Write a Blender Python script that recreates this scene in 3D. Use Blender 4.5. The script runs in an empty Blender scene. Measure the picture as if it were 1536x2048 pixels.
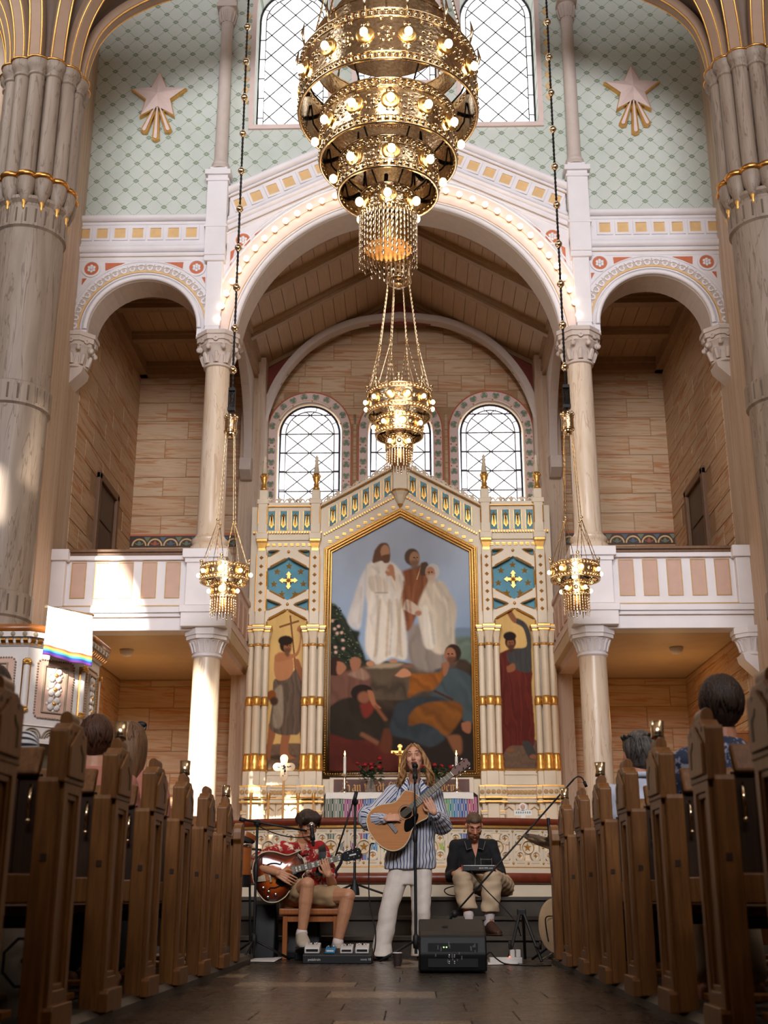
import bpy, bmesh, math, random
from mathutils import Vector, Matrix, Euler
from mathutils.geometry import tessellate_polygon
import numpy as np
SC = bpy.context.scene; COL = SC.collection
PI = math.pi; TAU = 2*PI
sin, cos, R = math.sin, math.cos, math.radians

# ---------------------------------------------------------------- camera, world, lights, exposure
EYE = 0.48; FPX = 2400.0; PITCH = math.atan(771/FPX); YAW = math.atan(57/(FPX/math.cos(PITCH)))
cd = bpy.data.cameras.new('camera'); cam = bpy.data.objects.new('camera', cd); COL.objects.link(cam)
cd.sensor_fit = 'VERTICAL'; cd.sensor_height = 36; cd.sensor_width = 27; cd.lens = FPX/2048*36
cd.clip_end = 200; cam.location = (0, 0, EYE); cam.rotation_euler = (PI/2+PITCH, 0, YAW)
cd.dof.use_dof = True; cd.dof.focus_distance = 11.0; cd.dof.aperture_fstop = 3.2
SC.camera = cam
SC.view_settings.view_transform = 'Standard'; SC.view_settings.look = 'None'
SC.view_settings.gamma = 1; SC.view_settings.use_curve_mapping = False
SC.view_settings.exposure = 0.12
SC.cycles.use_denoising = True; SC.cycles.max_bounces = 6; SC.cycles.diffuse_bounces = 3
SC.cycles.glossy_bounces = 3; SC.cycles.transmission_bounces = 4; SC.cycles.sample_clamp_indirect = 4
SC.cycles.caustics_reflective = False; SC.cycles.caustics_refractive = False
W = bpy.data.worlds.new('sky'); SC.world = W; W.use_nodes = True
W.node_tree.nodes['Background'].inputs[0].default_value = (0.80, 0.90, 1.0, 1)
W.node_tree.nodes['Background'].inputs[1].default_value = 2.6

def lamp(name, kind, loc, energy, col=(1, 1, 1), rot=None, **kw):
    l = bpy.data.lights.new(name, kind); l.energy = energy; l.color = col
    for k, v in kw.items(): setattr(l, k, v)
    o = bpy.data.objects.new(name, l); COL.objects.link(o); o.location = loc
    if rot is not None: o.rotation_euler = rot
    return o
def aim(o, d): o.rotation_euler = Vector(d).to_track_quat('-Z', 'Y').to_euler()
SUN = Vector((0.03, 0.90, -0.40)).normalized()
sun = lamp('sun', 'SUN', (0, 0, 30), 16, (1, 0.93, 0.80), angle=R(0.5)); aim(sun, SUN)
# daylight standing in the nave's big windows (side clerestory both sides, west rose)
k = lamp('daylight_west', 'AREA', (0, -8.6, 9.6), 3650, (0.97, 0.96, 1.0), shape='RECTANGLE', size=9, size_y=6.5); aim(k, (0, 1, -0.06))
k = lamp('daylight_south', 'AREA', (6.0, 4.0, 11.5), 260, (1.0, 0.96, 0.93), shape='RECTANGLE', size=9, size_y=5); aim(k, (-1, 0.35, -0.1))
k = lamp('daylight_north', 'AREA', (-6.3, 9.6, 12.2), 180, (0.95, 0.97, 1.0), shape='RECTANGLE', size=4, size_y=3.5); aim(k, (1, 0.35, -0.1))

# ---------------------------------------------------------------- pixel helper (1536 x 2048 frame) -> point at real depth
def _ray(px, py):
    F = Vector((-sin(YAW)*cos(PITCH), cos(YAW)*cos(PITCH), sin(PITCH))); Rr = Vector((cos(YAW), sin(YAW), 0)); U = Rr.cross(F)
    return F + Rr*((px-768)/FPX) - U*((py-1024)/FPX)
def at(px, py, Y):
    d = _ray(px, py); return Vector((0, 0, EYE)) + d*(Y/d.y)
AX = -0.15            # church axis

# ---------------------------------------------------------------- object helpers
def S(r, g, b):
    f = lambda c: (c/255/12.92) if c/255 <= .04045 else ((c/255+.055)/1.055)**2.4
    return (f(r), f(g), f(b), 1)
def tag(o, label=None, cat=None, group=None, kind=None):
    if label: o['label'] = label
    if cat: o['category'] = cat
    if group: o['group'] = group
    if kind: o['kind'] = kind
    return o
def empty(name, loc, label=None, cat=None, group=None, kind=None, rz=0):
    o = bpy.data.objects.new(name, None); COL.objects.link(o); o.location = loc; o.rotation_euler = (0, 0, rz)
    o.empty_display_size = .1
    return tag(o, label, cat, group, kind)
def local_matrix(o): return Matrix.LocRotScale(o.location, o.rotation_euler, o.scale)
def world_matrix(o):
    if o.parent is None: return local_matrix(o)
    return world_matrix(o.parent) @ o.matrix_parent_inverse @ local_matrix(o)
def attach(o, parent):
    o.parent = parent; o.matrix_parent_inverse = world_matrix(parent).inverted(); return o
def link(name, me, parent=None):
    o = bpy.data.objects.new(name, me); COL.objects.link(o)
    if parent is not None: attach(o, parent)
    return o
def inst(name, me, parent, M):
    """one more piece sharing mesh data, placed at world matrix M"""
    o = bpy.data.objects.new(name, me); COL.objects.link(o)
    o.location, q, o.scale = M.decompose(); o.rotation_euler = q.to_euler()
    if parent is not None: attach(o, parent)
    return o
def kids(o): return [c for c in bpy.data.objects if c.parent == o]
def dup(root, M, label=None, group=None, children=None):
    """copy of a thing, its parts and sub-parts"""
    def cp(o, par):
        c = o.copy(); COL.objects.link(c); c.parent = par
        for ch in children.get(o, []): cp(ch, c)
        return c
    if children is None:
        children = {}
        for c in bpy.data.objects:
            if c.parent: children.setdefault(c.parent, []).append(c)
    r = cp(root, None)
    r.location, q, s = M.decompose(); r.rotation_euler = q.to_euler(); r.scale = s
    if label: r['label'] = label
    if group: r['group'] = group
    return r

class MB:
    def __init__(s, T=None): s.v = []; s.f = []; s.T = T; s.mi = []; s.m = 0
    def add(s, vs, fs):
        n = len(s.v)
        if s.T is not None: vs = [s.T @ Vector(p) for p in vs]
        s.v += [tuple(p) for p in vs]; s.f += [tuple(i+n for i in f) for f in fs]; s.mi += [s.m]*len(fs); return s
    def box(s, lo, hi, ch=0):
        (x0, y0, z0), (x1, y1, z1) = lo, hi
        if x0 > x1: x0, x1 = x1, x0
        if y0 > y1: y0, y1 = y1, y0
        if z0 > z1: z0, z1 = z1, z0
        return s.add([(x0, y0, z0), (x1, y0, z0), (x1, y1, z0), (x0, y1, z0), (x0, y0, z1), (x1, y0, z1), (x1, y1, z1), (x0, y1, z1)],
                     [(0, 3, 2, 1), (4, 5, 6, 7), (0, 1, 5, 4), (1, 2, 6, 5), (2, 3, 7, 6), (3, 0, 4, 7)])
    def panel(s, x0, x1, z0, z1, y, d, b):
        """raised (d<0 towards -Y) or sunk block face with bevelled rim, front at y+d"""
        return s.add([(x0, y, z0), (x1, y, z0), (x1, y, z1), (x0, y, z1), (x0+b, y+d, z0+b), (x1-b, y+d, z0+b), (x1-b, y+d, z1-b), (x0+b, y+d, z1-b)],
                     [(4, 5, 6, 7), (0, 1, 5, 4), (1, 2, 6, 5), (2, 3, 7, 6), (3, 0, 4, 7)])
    def prism(s, poly, a0, a1, ax='y'):
        """poly in the plane across ax, extruded from a0 to a1. ax y: (x,z); x: (y,z); z: (x,y)"""
        g = {'y': lambda p, a: (p[0], a, p[1]), 'x': lambda p, a: (a, p[0], p[1]), 'z': lambda p, a: (p[0], p[1], a)}[ax]
        n = len(poly); vs = [g(p, a0) for p in poly]+[g(p, a1) for p in poly]
        fs = [(i, (i+1) % n, n+(i+1) % n, n+i) for i in range(n)]
        if n <= 4: fs += [tuple(range(n)), tuple(range(2*n-1, n-1, -1))]
        else:
            for t in tessellate_polygon([[Vector((p[0], p[1], 0)) for p in poly]]): fs += [t, tuple(n+i for i in reversed(t))]
        return s.add(vs, fs)
    def plate(s, outer, holes, a0, a1, ax='y'):
        g = {'y': lambda p, a: (p[0], a, p[1]), 'x': lambda p, a: (a, p[0], p[1]), 'z': lambda p, a: (p[0], p[1], a)}[ax]
        loops = [outer]+list(holes); pts = [p for l in loops for p in l]; n = len(pts)
        tr = tessellate_polygon([[Vector((p[0], p[1], 0)) for p in l] for l in loops])
        vs = [g(p, a0) for p in pts]+[g(p, a1) for p in pts]; fs = [tuple(t) for t in tr]+[tuple(n+i for i in reversed(t)) for t in tr]
        k = 0
        for l in loops:
            m = len(l); fs += [(k+i, k+(i+1) % m, n+k+(i+1) % m, n+k+i) for i in range(m)]; k += m
        return s.add(vs, fs)
    def lathe(s, prof, c=(0, 0, 0), n=20, a0=0, a1=TAU, M=None, ell=1):
        """prof [(r,z)...] turned about z through c"""
        full = abs(a1-a0-TAU) < 1e-6; k = n if full else n+1; vs = []; fs = []
        for r, z in prof:
            for i in range(k):
                a = a0+(a1-a0)*i/n; p = Vector((r*cos(a), r*sin(a)*ell, z))
                if M is not None: p = M @ p
                vs.append((c[0]+p[0], c[1]+p[1], c[2]+p[2]))
        for j in range(len(prof)-1):
            for i in range(n):
                i2 = (i+1) % k
                fs.append((j*k+i, j*k+i2, (j+1)*k+i2, (j+1)*k+i))
        if full and prof[0] != prof[-1]:
            if prof[0][0] > 1e-5: fs.append(tuple(range(k-1, -1, -1)))
            if prof[-1][0] > 1e-5: fs.append(tuple((len(prof)-1)*k+i for i in range(k)))
        return s.add(vs, fs)
    def ball(s, c, r, n=10, m=6, sc=(1, 1, 1), M=None):
        pr = [(max(1e-6, r*sin(PI*j/m)), -r*cos(PI*j/m)) for j in range(m+1)]
        MM = Matrix.Diagonal((sc[0], sc[1], sc[2])) if M is None else M.to_3x3() @ Matrix.Diagonal((sc[0], sc[1], sc[2]))
        return s.lathe(pr, c, n, M=MM)
    def tube(s, pts, r, n=8, closed=False, ell=None, up=None):
        pts = [Vector(p) for p in pts]; L = len(pts); rr = r if isinstance(r, (list, tuple)) else [r]*L
        ts = []
        for i in range(L):
            a = pts[i-1] if (i or closed) else pts[i]; b = pts[(i+1) % L] if (i < L-1 or closed) else pts[i]
            t = (b-a); ts.append(t.normalized() if t.length > 1e-9 else Vector((0, 0, 1)))
        u = Vector(up) if up else (Vector((0, 0, 1)) if abs(ts[0].z) < .9 else Vector((1, 0, 0)))
        vs = []; fs = []
        for i in range(L):
            u = (u - ts[i]*u.dot(ts[i]));
            u = u.normalized() if u.length > 1e-6 else ts[i].orthogonal().normalized()
            w = ts[i].cross(u); e = ell or 1
            for k in range(n):
                a = TAU*k/n+PI/n; vs.append(pts[i]+u*(rr[i]*cos(a)*e)+w*(rr[i]*sin(a)))
        m = L if closed else L-1
        for i in range(m):
            i2 = (i+1) % L
            for k in range(n): fs.append((i*n+k, i*n+(k+1) % n, i2*n+(k+1) % n, i2*n+k))
        if not closed: fs += [tuple(range(n-1, -1, -1)), tuple((L-1)*n+k for k in range(n))]
        return s.add(vs, fs)
    def sweep(s, pts, sect, up, closed=False):
        """rectangular-ish section [(a,b)] (a along side, b along up) swept on pts with fixed up vectors"""
        pts = [Vector(p) for p in pts]; L = len(pts); n = len(sect); vs = []; fs = []
        for i in range(L):
            a = pts[i-1] if (i or closed) else pts[i]; b = pts[(i+1) % L] if (i < L-1 or closed) else pts[i]
            t = (b-a).normalized(); u = Vector(up[i] if isinstance(up, list) else up); u = (u-t*u.dot(t)).normalized(); w = t.cross(u)
            for (p, q) in sect: vs.append(pts[i]+w*p+u*q)
        for i in range(L if closed else L-1):
            i2 = (i+1) % L
            for k in range(n): fs.append((i*n+k, i*n+(k+1) % n, i2*n+(k+1) % n, i2*n+k))
        if not closed: fs += [tuple(range(n-1, -1, -1)), tuple((L-1)*n+k for k in range(n))]
        return s.add(vs, fs)
    def star(s, c, r, d, n=5, q=.42, rot=0, y=-1, ax='y'):
        """faceted star facing -Y"""
        ring = [(c[0]+(r if i % 2 == 0 else r*q)*sin(PI*i/n+rot), c[1], c[2]+(r if i % 2 == 0 else r*q)*cos(PI*i/n+rot)) for i in range(2*n)]
        vs = ring+[(c[0], c[1]+y*d, c[2])]+[(c[0], c[1], c[2])]
        return s.add(vs, [(i, (i+1) % (2*n), 2*n) for i in range(2*n)]+[((i+1) % (2*n), i, 2*n+1) for i in range(2*n)])
    def me(s, name, mat, smooth=False, bevel=0, segs=2):
        me = bpy.data.meshes.new(name); me.from_pydata(s.v, [], s.f)
        bm = bmesh.new(); bm.from_mesh(me)
        bmesh.ops.recalc_face_normals(bm, faces=bm.faces[:])
        if bevel:
            bmesh.ops.remove_doubles(bm, verts=bm.verts[:], dist=1e-5)
            es = [e for e in bm.edges if len(e.link_faces) == 2 and e.calc_face_angle(0) > .5]
            bmesh.ops.bevel(bm, geom=es, offset=bevel, segments=segs, affect='EDGES', profile=.5, clamp_overlap=True)
        bm.to_mesh(me); bm.free()
        for m in (mat if isinstance(mat, (list, tuple)) else [mat]): me.materials.append(m)
        if not bevel and any(s.mi): me.polygons.foreach_set('material_index', s.mi[:len(me.polygons)])
        if smooth:
            me.shade_smooth() if hasattr(me, 'shade_smooth') else None
            if smooth is not True:
                try: me.set_sharp_from_angle(angle=R(smooth))
                except Exception: pass
        return me
    def build(s, name, mat, parent=None, smooth=False, bevel=0, segs=2):
        return link(name, s.me(name, mat, smooth, bevel, segs), parent)

def arc(cx, cz, r, a0, a1, n): return [(cx+r*cos(a0+(a1-a0)*i/n), cz+r*sin(a0+(a1-a0)*i/n)) for i in range(n+1)]
def bez(p0, p1, p2, p3, n):
    p0, p1, p2, p3 = map(Vector, (p0, p1, p2, p3))
    return [p0*(1-t)**3+p1*3*t*(1-t)**2+p2*3*t*t*(1-t)+p3*t**3 for t in [i/n for i in range(n+1)]]
def spline(pts, n=6):
    """Catmull-Rom through pts"""
    P = [Vector(p) for p in pts]; out = []
    for i in range(len(P)-1):
        a, b, c, d = P[max(0, i-1)], P[i], P[i+1], P[min(len(P)-1, i+2)]
        for k in range(n):
            t = k/n; out.append(.5*((2*b)+(c-a)*t+(2*a-5*b+4*c-d)*t*t+(3*b-a-3*c+d)*t**3))
    return out+[P[-1]]
T3 = lambda x, y, z: Matrix.Translation((x, y, z))
RX = lambda a: Matrix.Rotation(a, 4, 'X')
RY = lambda a: Matrix.Rotation(a, 4, 'Y')
RZ = lambda a: Matrix.Rotation(a, 4, 'Z')
SCL = lambda x, y, z: Matrix.Diagonal((x, y, z, 1))

# ---------------------------------------------------------------- materials
class NT:
    def __init__(s, name):
        s.m = bpy.data.materials.new(name); s.m.use_nodes = True; s.t = s.m.node_tree; s.b = s.t.nodes['Principled BSDF']
    def n(s, typ, **kw):
        x = s.t.nodes.new(typ)
        for k, v in kw.items(): setattr(x, k, v)
        return x
    def put(s, sock, v):
        if hasattr(v, 'is_output'): s.t.links.new(v, sock)
        elif v is not None: sock.default_value = v
    def math(s, op, a, b=None, c=None):
        x = s.n('ShaderNodeMath', operation=op)
        s.put(x.inputs[0], a)
        if b is not None: s.put(x.inputs[1], b)
        if c is not None: s.put(x.inputs[2], c)
        return x.outputs[0]
    def noise(s, vec, scale, detail=3, rough=.5, dist=0):
        x = s.n('ShaderNodeTexNoise'); s.put(x.inputs['Vector'], vec); x.inputs['Scale'].default_value = scale
        x.inputs['Detail'].default_value = detail; x.inputs['Roughness'].default_value = rough; x.inputs['Distortion'].default_value = dist
        return x.outputs['Fac']
    def ramp(s, fac, stops, interp='LINEAR'):
        x = s.n('ShaderNodeValToRGB'); x.color_ramp.interpolation = interp; e = x.color_ramp.elements
        while len(e) < len(stops): e.new(.5)
        for el, (p, c) in zip(e, stops): el.position = p; el.color = c
        s.put(x.inputs[0], fac); return x.outputs[0]
    def mix(s, f, a, b, typ='MIX'):
        x = s.n('ShaderNodeMix', data_type='RGBA', blend_type=typ); s.put(x.inputs[0], f); s.put(x.inputs[6], a); s.put(x.inputs[7], b); return x.outputs[2]
    def obj(s): return s.n('ShaderNodeTexCoord').outputs['Object']
    def pos(s): return s.n('ShaderNodeNewGeometry').outputs['Position']
    def map(s, vec, scale=(1, 1, 1), loc=(0, 0, 0), rot=(0, 0, 0)):
        x = s.n('ShaderNodeMapping'); s.put(x.inputs[0], vec); s.put(x.inputs[1], loc); s.put(x.inputs[2], rot); s.put(x.inputs[3], scale); return x.outputs[0]
    def sep(s, v): x = s.n('ShaderNodeSeparateXYZ'); s.put(x.inputs[0], v); return x.outputs
    def comb(s, a, b, c): x = s.n('ShaderNodeCombineXYZ'); s.put(x.inputs[0], a); s.put(x.inputs[1], b); s.put(x.inputs[2], c); return x.outputs[0]
    def bump(s, h, strength=.2, dist=.01):
        x = s.n('ShaderNodeBump'); s.put(x.inputs['Height'], h); x.inputs['Strength'].default_value = strength; x.inputs['Distance'].default_value = dist
        s.t.links.new(x.outputs[0], s.b.inputs['Normal'])
    def set(s, col=None, rough=None, metal=None, **kw):
        if col is not None: s.put(s.b.inputs['Base Color'], col)
        if rough is not None: s.put(s.b.inputs['Roughness'], rough)
        if metal is not None: s.b.inputs['Metallic'].default_value = metal
        for k, v in kw.items(): s.put(s.b.inputs[k.replace('_', ' ')], v)
        return s.m
def mk(c, k): return (c[0]*k, c[1]*k, c[2]*k, 1)
def plain(name, col, rough=.6, metal=0, var=.10, scale=9, bump=0, stretch=(1, 1, 1), **kw):
    t = NT(name); f = t.noise(t.map(t.pos(), stretch), scale, 4)
    t.set(t.ramp(f, [(.3, mk(col, 1-var)), (.7, mk(col, 1+var))]), rough, metal, **kw)
    if bump: t.bump(f, bump, .01)
    return t.m
def glow(name, col, strength):
    t = NT(name); return t.set(col, .4, Emission_Color=col, Emission_Strength=strength)
M = {}
M['white'] = plain('white_paint', S(234, 228, 230), .55, var=.04, scale=3)
M['whiteline'] = plain('gilded_line', S(196, 158, 100), .4, var=.1)
M['groove'] = plain('shadow_line_paint', S(176, 156, 142), .6)
M['cream'] = plain('cream_paint', S(236, 218, 190), .45, var=.05, scale=4)
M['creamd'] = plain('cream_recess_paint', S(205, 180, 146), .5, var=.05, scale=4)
M['peach'] = plain('peach_paint', S(226, 186, 130), .6, var=.06)
M['pink'] = plain('dusty_pink_paint', S(205, 168, 150), .6, var=.04)
M['pinkband'] = plain('pale_pink_paint', S(228, 204, 196), .6, var=.04)
M['orange'] = plain('terracotta_paint', S(200, 110, 74), .6, var=.06)
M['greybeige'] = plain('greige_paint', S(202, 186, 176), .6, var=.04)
M['blue'] = plain('teal_blue_paint', S(82, 150, 172), .55, var=.12, scale=6)
M['gold'] = plain('gold_leaf', S(226, 172, 92), .36, .7, var=.12, scale=30, bump=.05)
M['goldd'] = plain('dark_gold_leaf', S(196, 142, 76), .35, 1, var=.2, scale=30, bump=.05)
M['brass'] = plain('polished_brass', S(232, 208, 172), .15, 1, var=.10, scale=40, bump=.08)
M['brassband'] = None
M['silver'] = plain('silver_plate', S(214, 206, 196), .18, 1)
M['rail'] = plain('red_brown_leather', S(112, 46, 26), .32, var=.18, scale=14)
M['oak'] = None
M['black'] = plain('black_plastic', S(16, 16, 17), .5, var=.2, Specular_IOR_Level=.3); M['void'] = plain('dull_black', S(10, 9, 9), .9, Specular_IOR_Level=.1)
M['blackmatte'] = plain('black_matte_metal', S(17, 17, 18), .55, var=.2)
M['chrome'] = plain('chrome', S(210, 208, 205), .12, 1)
M['leather'] = plain('brown_leather', S(70, 42, 28), .5, var=.2)
M['stoneStep'] = None
M['glassw'] = None
M['bulb'] = glow('lit_bulb', (1, .72, .38, 1), 9)
M['bulbs'] = glow('lit_small_bulb', (1, .82, .58, 1), 6.5)
M['flame'] = glow('candle_flame', (1, .55, .15, 1), 14)
M['lead'] = plain('lead_came', S(38, 34, 34), .6)
M['blackchain'] = plain('blackened_iron', S(26, 22, 20), .5, .6)
M['doorwood'] = plain('dark_door_wood', S(72, 50, 34), .5, var=.25, scale=8, stretch=(6, 6, .7))
M['framewood'] = plain('brown_door_frame', S(112, 78, 50), .5, var=.15, scale=8, stretch=(5, 5, .7))
def wood(name, c0, c1, rough=.42, sc=5, stretch=(9, 9, .8)):
    t = NT(name); rnd = t.n('ShaderNodeObjectInfo').outputs['Random']
    v = t.map(t.pos(), stretch); v2 = t.n('ShaderNodeVectorMath', operation='ADD'); t.put(v2.inputs[0], v); t.put(v2.inputs[1], t.comb(t.math('MULTIPLY', rnd, 9.), 0., 0.))
    f = t.noise(v2.outputs[0], sc, 5, .6, .6); g = t.noise(t.pos(), 2.2, 3)
    c = t.ramp(f, [(.25, c0), (.75, c1)]); c = t.mix(t.math('MULTIPLY', g, .5), c, mk(c0, .72)); gl = t.noise(t.pos(), 23, 2)
    t.set(c, rough); t.bump(f, .12, .004); return t.m
M['oak'] = wood('aged_oak', S(102, 61, 24), S(160, 106, 50), .42)
M['oakd'] = wood('dark_oak_board', S(50, 30, 15), S(78, 50, 26), .5)
M['chair'] = wood('orange_beech', S(150, 84, 36), S(186, 112, 54), .38)
M['handrail'] = wood('varnished_rail', S(126, 70, 28), S(170, 104, 48), .3, stretch=(2, 2, 2))
M['plank'] = wood('ceiling_plank', S(168, 132, 96), S(190, 152, 114), .6, stretch=(5, .5, 5))
M['rafter'] = wood('ceiling_beam', S(150, 116, 84), S(176, 140, 104), .6, stretch=(3, 3, 3))
M['drumwood'] = wood('drum_shell_wood', S(150, 82, 34), S(176, 100, 46), .3, stretch=(2, 2, 6))

def stripes_stone(name, base, light, streak, amt=.55):
    """sandstone blocks with wavy ochre streaks along the courses; every block its own"""
    t = NT(name); rnd = t.n('ShaderNodeObjectInfo').outputs['Random']; p = t.sep(t.pos())
    h = t.math('ADD', t.math('ADD', p[0], p[1]), t.math('MULTIPLY', rnd, 31.)); zz = t.math('ADD', p[2], t.math('MULTIPLY', h, .035))
    v = t.comb(t.math('MULTIPLY', h, .8), t.math('MULTIPLY', rnd, 7.), t.math('MULTIPLY', zz, 15.))
    f = t.noise(v, 1., 4, .55, .8); g = t.noise(t.comb(t.math('MULTIPLY', h, 1.4), 3., t.math('MULTIPLY', zz, 30.)), 1., 3)
    c = t.ramp(f, [(.36, base), (.47, light), (.53, light), (.60, streak), (.66, base)]); c = t.mix(t.math('MULTIPLY', g, .35), c, mk(base, .86))
    c = t.mix(t.math('MULTIPLY', rnd, .22), c, mk(streak, .95)); t.set(c, .7); t.bump(g, .06, .004); return t.m
M['block'] = stripes_stone('striped_sandstone', S(190, 156, 120), S(208, 180, 148), S(184, 116, 62))
M['joint'] = plain('sandstone_joint', S(172, 138, 104), .8)
def veined(name, c0, c1, vein, sc=(2.2, 2.2, .35), rough=.35):
    t = NT(name); v = t.map(t.pos(), sc); f = t.noise(v, 1.6, 5, .6, 1.2); g = t.noise(t.map(t.pos(), (7, 7, .6)), 1.2, 3, .6, .8)
    c = t.ramp(f, [(.3, c0), (.7, c1)]); w = t.math('ABSOLUTE', t.math('SUBTRACT', g, .5)); k = t.math('LESS_THAN', w, .012)
    t.set(t.mix(t.math('MULTIPLY', k, .55), c, vein), rough); return t.m
M['marble'] = veined('cream_marble', S(226, 210, 192), S(208, 182, 154), S(184, 150, 120), rough=.3)
M['taupe'] = veined('taupe_stone', S(146, 130, 116), S(116, 99, 84), S(84, 64, 48), (3, 3, .3), .55)
M['pier'] = veined('streaked_pier_stone', S(206, 186, 166), S(178, 146, 118), S(170, 140, 112), (5, 5, .12), .6)
M['rib'] = plain('vault_rib_paint', S(144, 116, 94), .65, var=.05)
M['web'] = plain('vault_web_paint', S(112, 90, 74), .7, var=.06)
def green_wall():
    t = NT('stencilled_green_plaster'); p = t.sep(t.pos())
    a = t.math('DIVIDE', t.math('ADD', p[0], .06), .288); b = t.math('DIVIDE', p[2], .293)
    u = t.math('ADD', a, b); v = t.math('SUBTRACT', a, b)
    def d(x): return t.math('ABSOLUTE', t.math('SUBTRACT', t.math('FRACT', t.math('ADD', x, .5)), .5))
    du, dv = d(u), d(v); line = t.math('LESS_THAN', t.math('MINIMUM', du, dv), .016)
    # four petals round each crossing, left/right/up/down of it
    su = t.math('SUBTRACT', t.math('FRACT', t.math('ADD', u, .5)), .5); sv = t.math('SUBTRACT', t.math('FRACT', t.math('ADD', v, .5)), .5)
    x = t.math('ABSOLUTE', t.math('MULTIPLY', t.math('ADD', su, sv), .5)); z = t.math('ABSOLUTE', t.math('MULTIPLY', t.math('SUBTRACT', su, sv), .5))
    def dist(ox, oz): return t.math('SQRT', t.math('ADD', t.math('POWER', t.math('SUBTRACT', x, ox), 2.), t.math('POWER', t.math('SUBTRACT', z, oz), 2.)))
    fl = t.math('LESS_THAN', t.math('MINIMUM', t.math('MINIMUM', dist(.118, 0), dist(0, .085)), t.math('MINIMUM', dist(.058, .046), dist(.058, .046))), .036)
    pt = t.math('MAXIMUM', t.math('MULTIPLY', line, .75), fl)
    n = t.noise(t.pos(), .9, 4, .6); base = t.ramp(n, [(.3, S(196, 204, 194)), (.7, S(214, 218, 210))])
    g = t.noise(t.pos(), 6, 3); pc = t.ramp(g, [(.3, S(104, 124, 96)), (.7, S(132, 148, 118))])
    t.set(t.mix(pt, base, pc), .8); return t.m
M['green'] = green_wall()
def window_glass(name, c, strength):
    """pale leaded glass, lit from behind by the sky"""
    t = NT(name); g = t.noise(t.pos(), 9, 3); e = t.ramp(g, [(.35, mk(c, .93)), (.65, mk(c, 1.03))])
    return t.set(e, .15, Emission_Color=e, Emission_Strength=strength)
M['glassw'] = window_glass('backlit_clear_glass', (1, 1, 1, 1), 1.5)
M['glasst'] = window_glass('backlit_white_glass', (1, .985, .98, 1), 1.15)
M['glassp'] = window_glass('backlit_border_glass', (.93, .88, .93, 1), 1.0)
def floor_stone():
    t = NT('worn_floor_slab'); rnd = t.n('ShaderNodeObjectInfo').outputs['Random']; g = t.noise(t.pos(), 14, 5, .6)
    c = t.ramp(rnd, [(0, S(52, 41, 31)), (.35, S(64, 50, 38)), (.68, S(76, 59, 45)), (.84, S(150, 130, 104)), (1, S(160, 142, 116))], 'CONSTANT')
    c = t.mix(t.math('MULTIPLY', g, .5), c, S(50, 42, 36)); t.set(c, t.math('MULTIPLY_ADD', g, .16, .20)); t.bump(g, .008, .002); return t.m
M['slab'] = floor_stone()
M['grout'] = plain('floor_grout', S(44, 38, 33), .8)
M['step'] = plain('dark_step_stone', S(68, 58, 46), .5, var=.22, scale=7, bump=.05)
M['kerb'] = plain('dark_kerb_wood', S(70, 62, 52), .5, var=.2, scale=6)
M['palestep'] = plain('pale_step_paint', S(216, 192, 160), .55)
def skin(name, c):
    t = NT(name); f = t.noise(t.obj(), 26, 3); t.set(t.ramp(f, [(.3, mk(c, .9)), (.7, mk(c, 1.06))]), .48); return t.m
M['skinA'] = skin('fair_skin', S(216, 160, 130)); M['skinB'] = skin('tanned_skin', S(200, 142, 106)); M['skinC'] = skin('ruddy_skin', S(208, 142, 110))
def hairm(name, c0, c1, st=(40, 40, 5)):
    t = NT(name); f = t.noise(t.map(t.obj(), st), 1., 4, .6, .5); t.set(t.ramp(f, [(.3, c0), (.7, c1)]), .58); t.bump(f, .8, .012); return t.m
M['hairblond'] = hairm('dark_blond_hair', S(116, 76, 42), S(184, 136, 84)); M['hairdark'] = hairm('dark_brown_hair', S(38, 24, 16), S(66, 44, 30))
M['hairbrown'] = hairm('chestnut_hair', S(58, 32, 18), S(92, 54, 32)); M['hairlight'] = hairm('light_brown_hair', S(84, 56, 36), S(132, 94, 60))
M['hairgrey'] = hairm('greying_hair', S(34, 28, 26), S(112, 104, 98)); M['haircrop'] = hairm('cropped_brown_hair', S(76, 56, 40), S(104, 80, 58))
# ================================================================ ARCHITECTURE
def st(name, loc, label, cat): return empty(name, loc, label, cat, kind='structure')
U = lambda s, u: AX+s*u
# ---- floor with slabs
floor = st('floor', (AX, 6, 0), 'dark worn stone slab floor of the aisle between the pews', 'floor')
MB().box((-8, -9, -.12), (8, 20, -.012)).build('floor_bed', M['grout'], floor)
rnd = random.Random(4)
slabm = {}
y = 3.0; row = 0
while y < 10.75:
    d = .36 if row % 3 else .44
    x = -1.30 - (.31 if row % 2 else 0) - rnd.random()*.12
    while x < 1.12:
        w = rnd.choice((.56, .62, .70)); x1 = min(x+w, 1.12); x0 = max(x, -1.30)
        if x1-x0 > .06:
            kx = (round(x1-x0, 2), d)
            if kx not in slabm:
                a, b = kx[0]/2-.0012, d/2-.0012; m = MB()
                m.add([(-a, -b, -.02), (a, -b, -.02), (a, b, -.02), (-a, b, -.02), (-a+.002, -b+.002, 0), (a-.002, -b+.002, 0), (a-.002, b-.002, 0), (-a+.002, b-.002, 0)],
                      [(4, 5, 6, 7), (0, 1, 5, 4), (1, 2, 6, 5), (2, 3, 7, 6), (3, 0, 4, 7)])
                slabm[kx] = m.me('stone_slab', M['slab'])
            inst('stone_slab', slabm[kx], floor, T3((x0+x1)/2, y+d/2, 0))
        x = x1
    y += d; row += 1
MB().box((-1.32, 10.70, -.02), (1.14, 10.85, -.001)).build('stone_slab', M['slab'], floor)
for s, x in ((-1, -1.30), (1, 1.12)):
    MB().box((x, -2, -.01), (x+s*6.5, 10.4, .045)).build('pew_platform', M['kerb'], floor)
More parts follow.
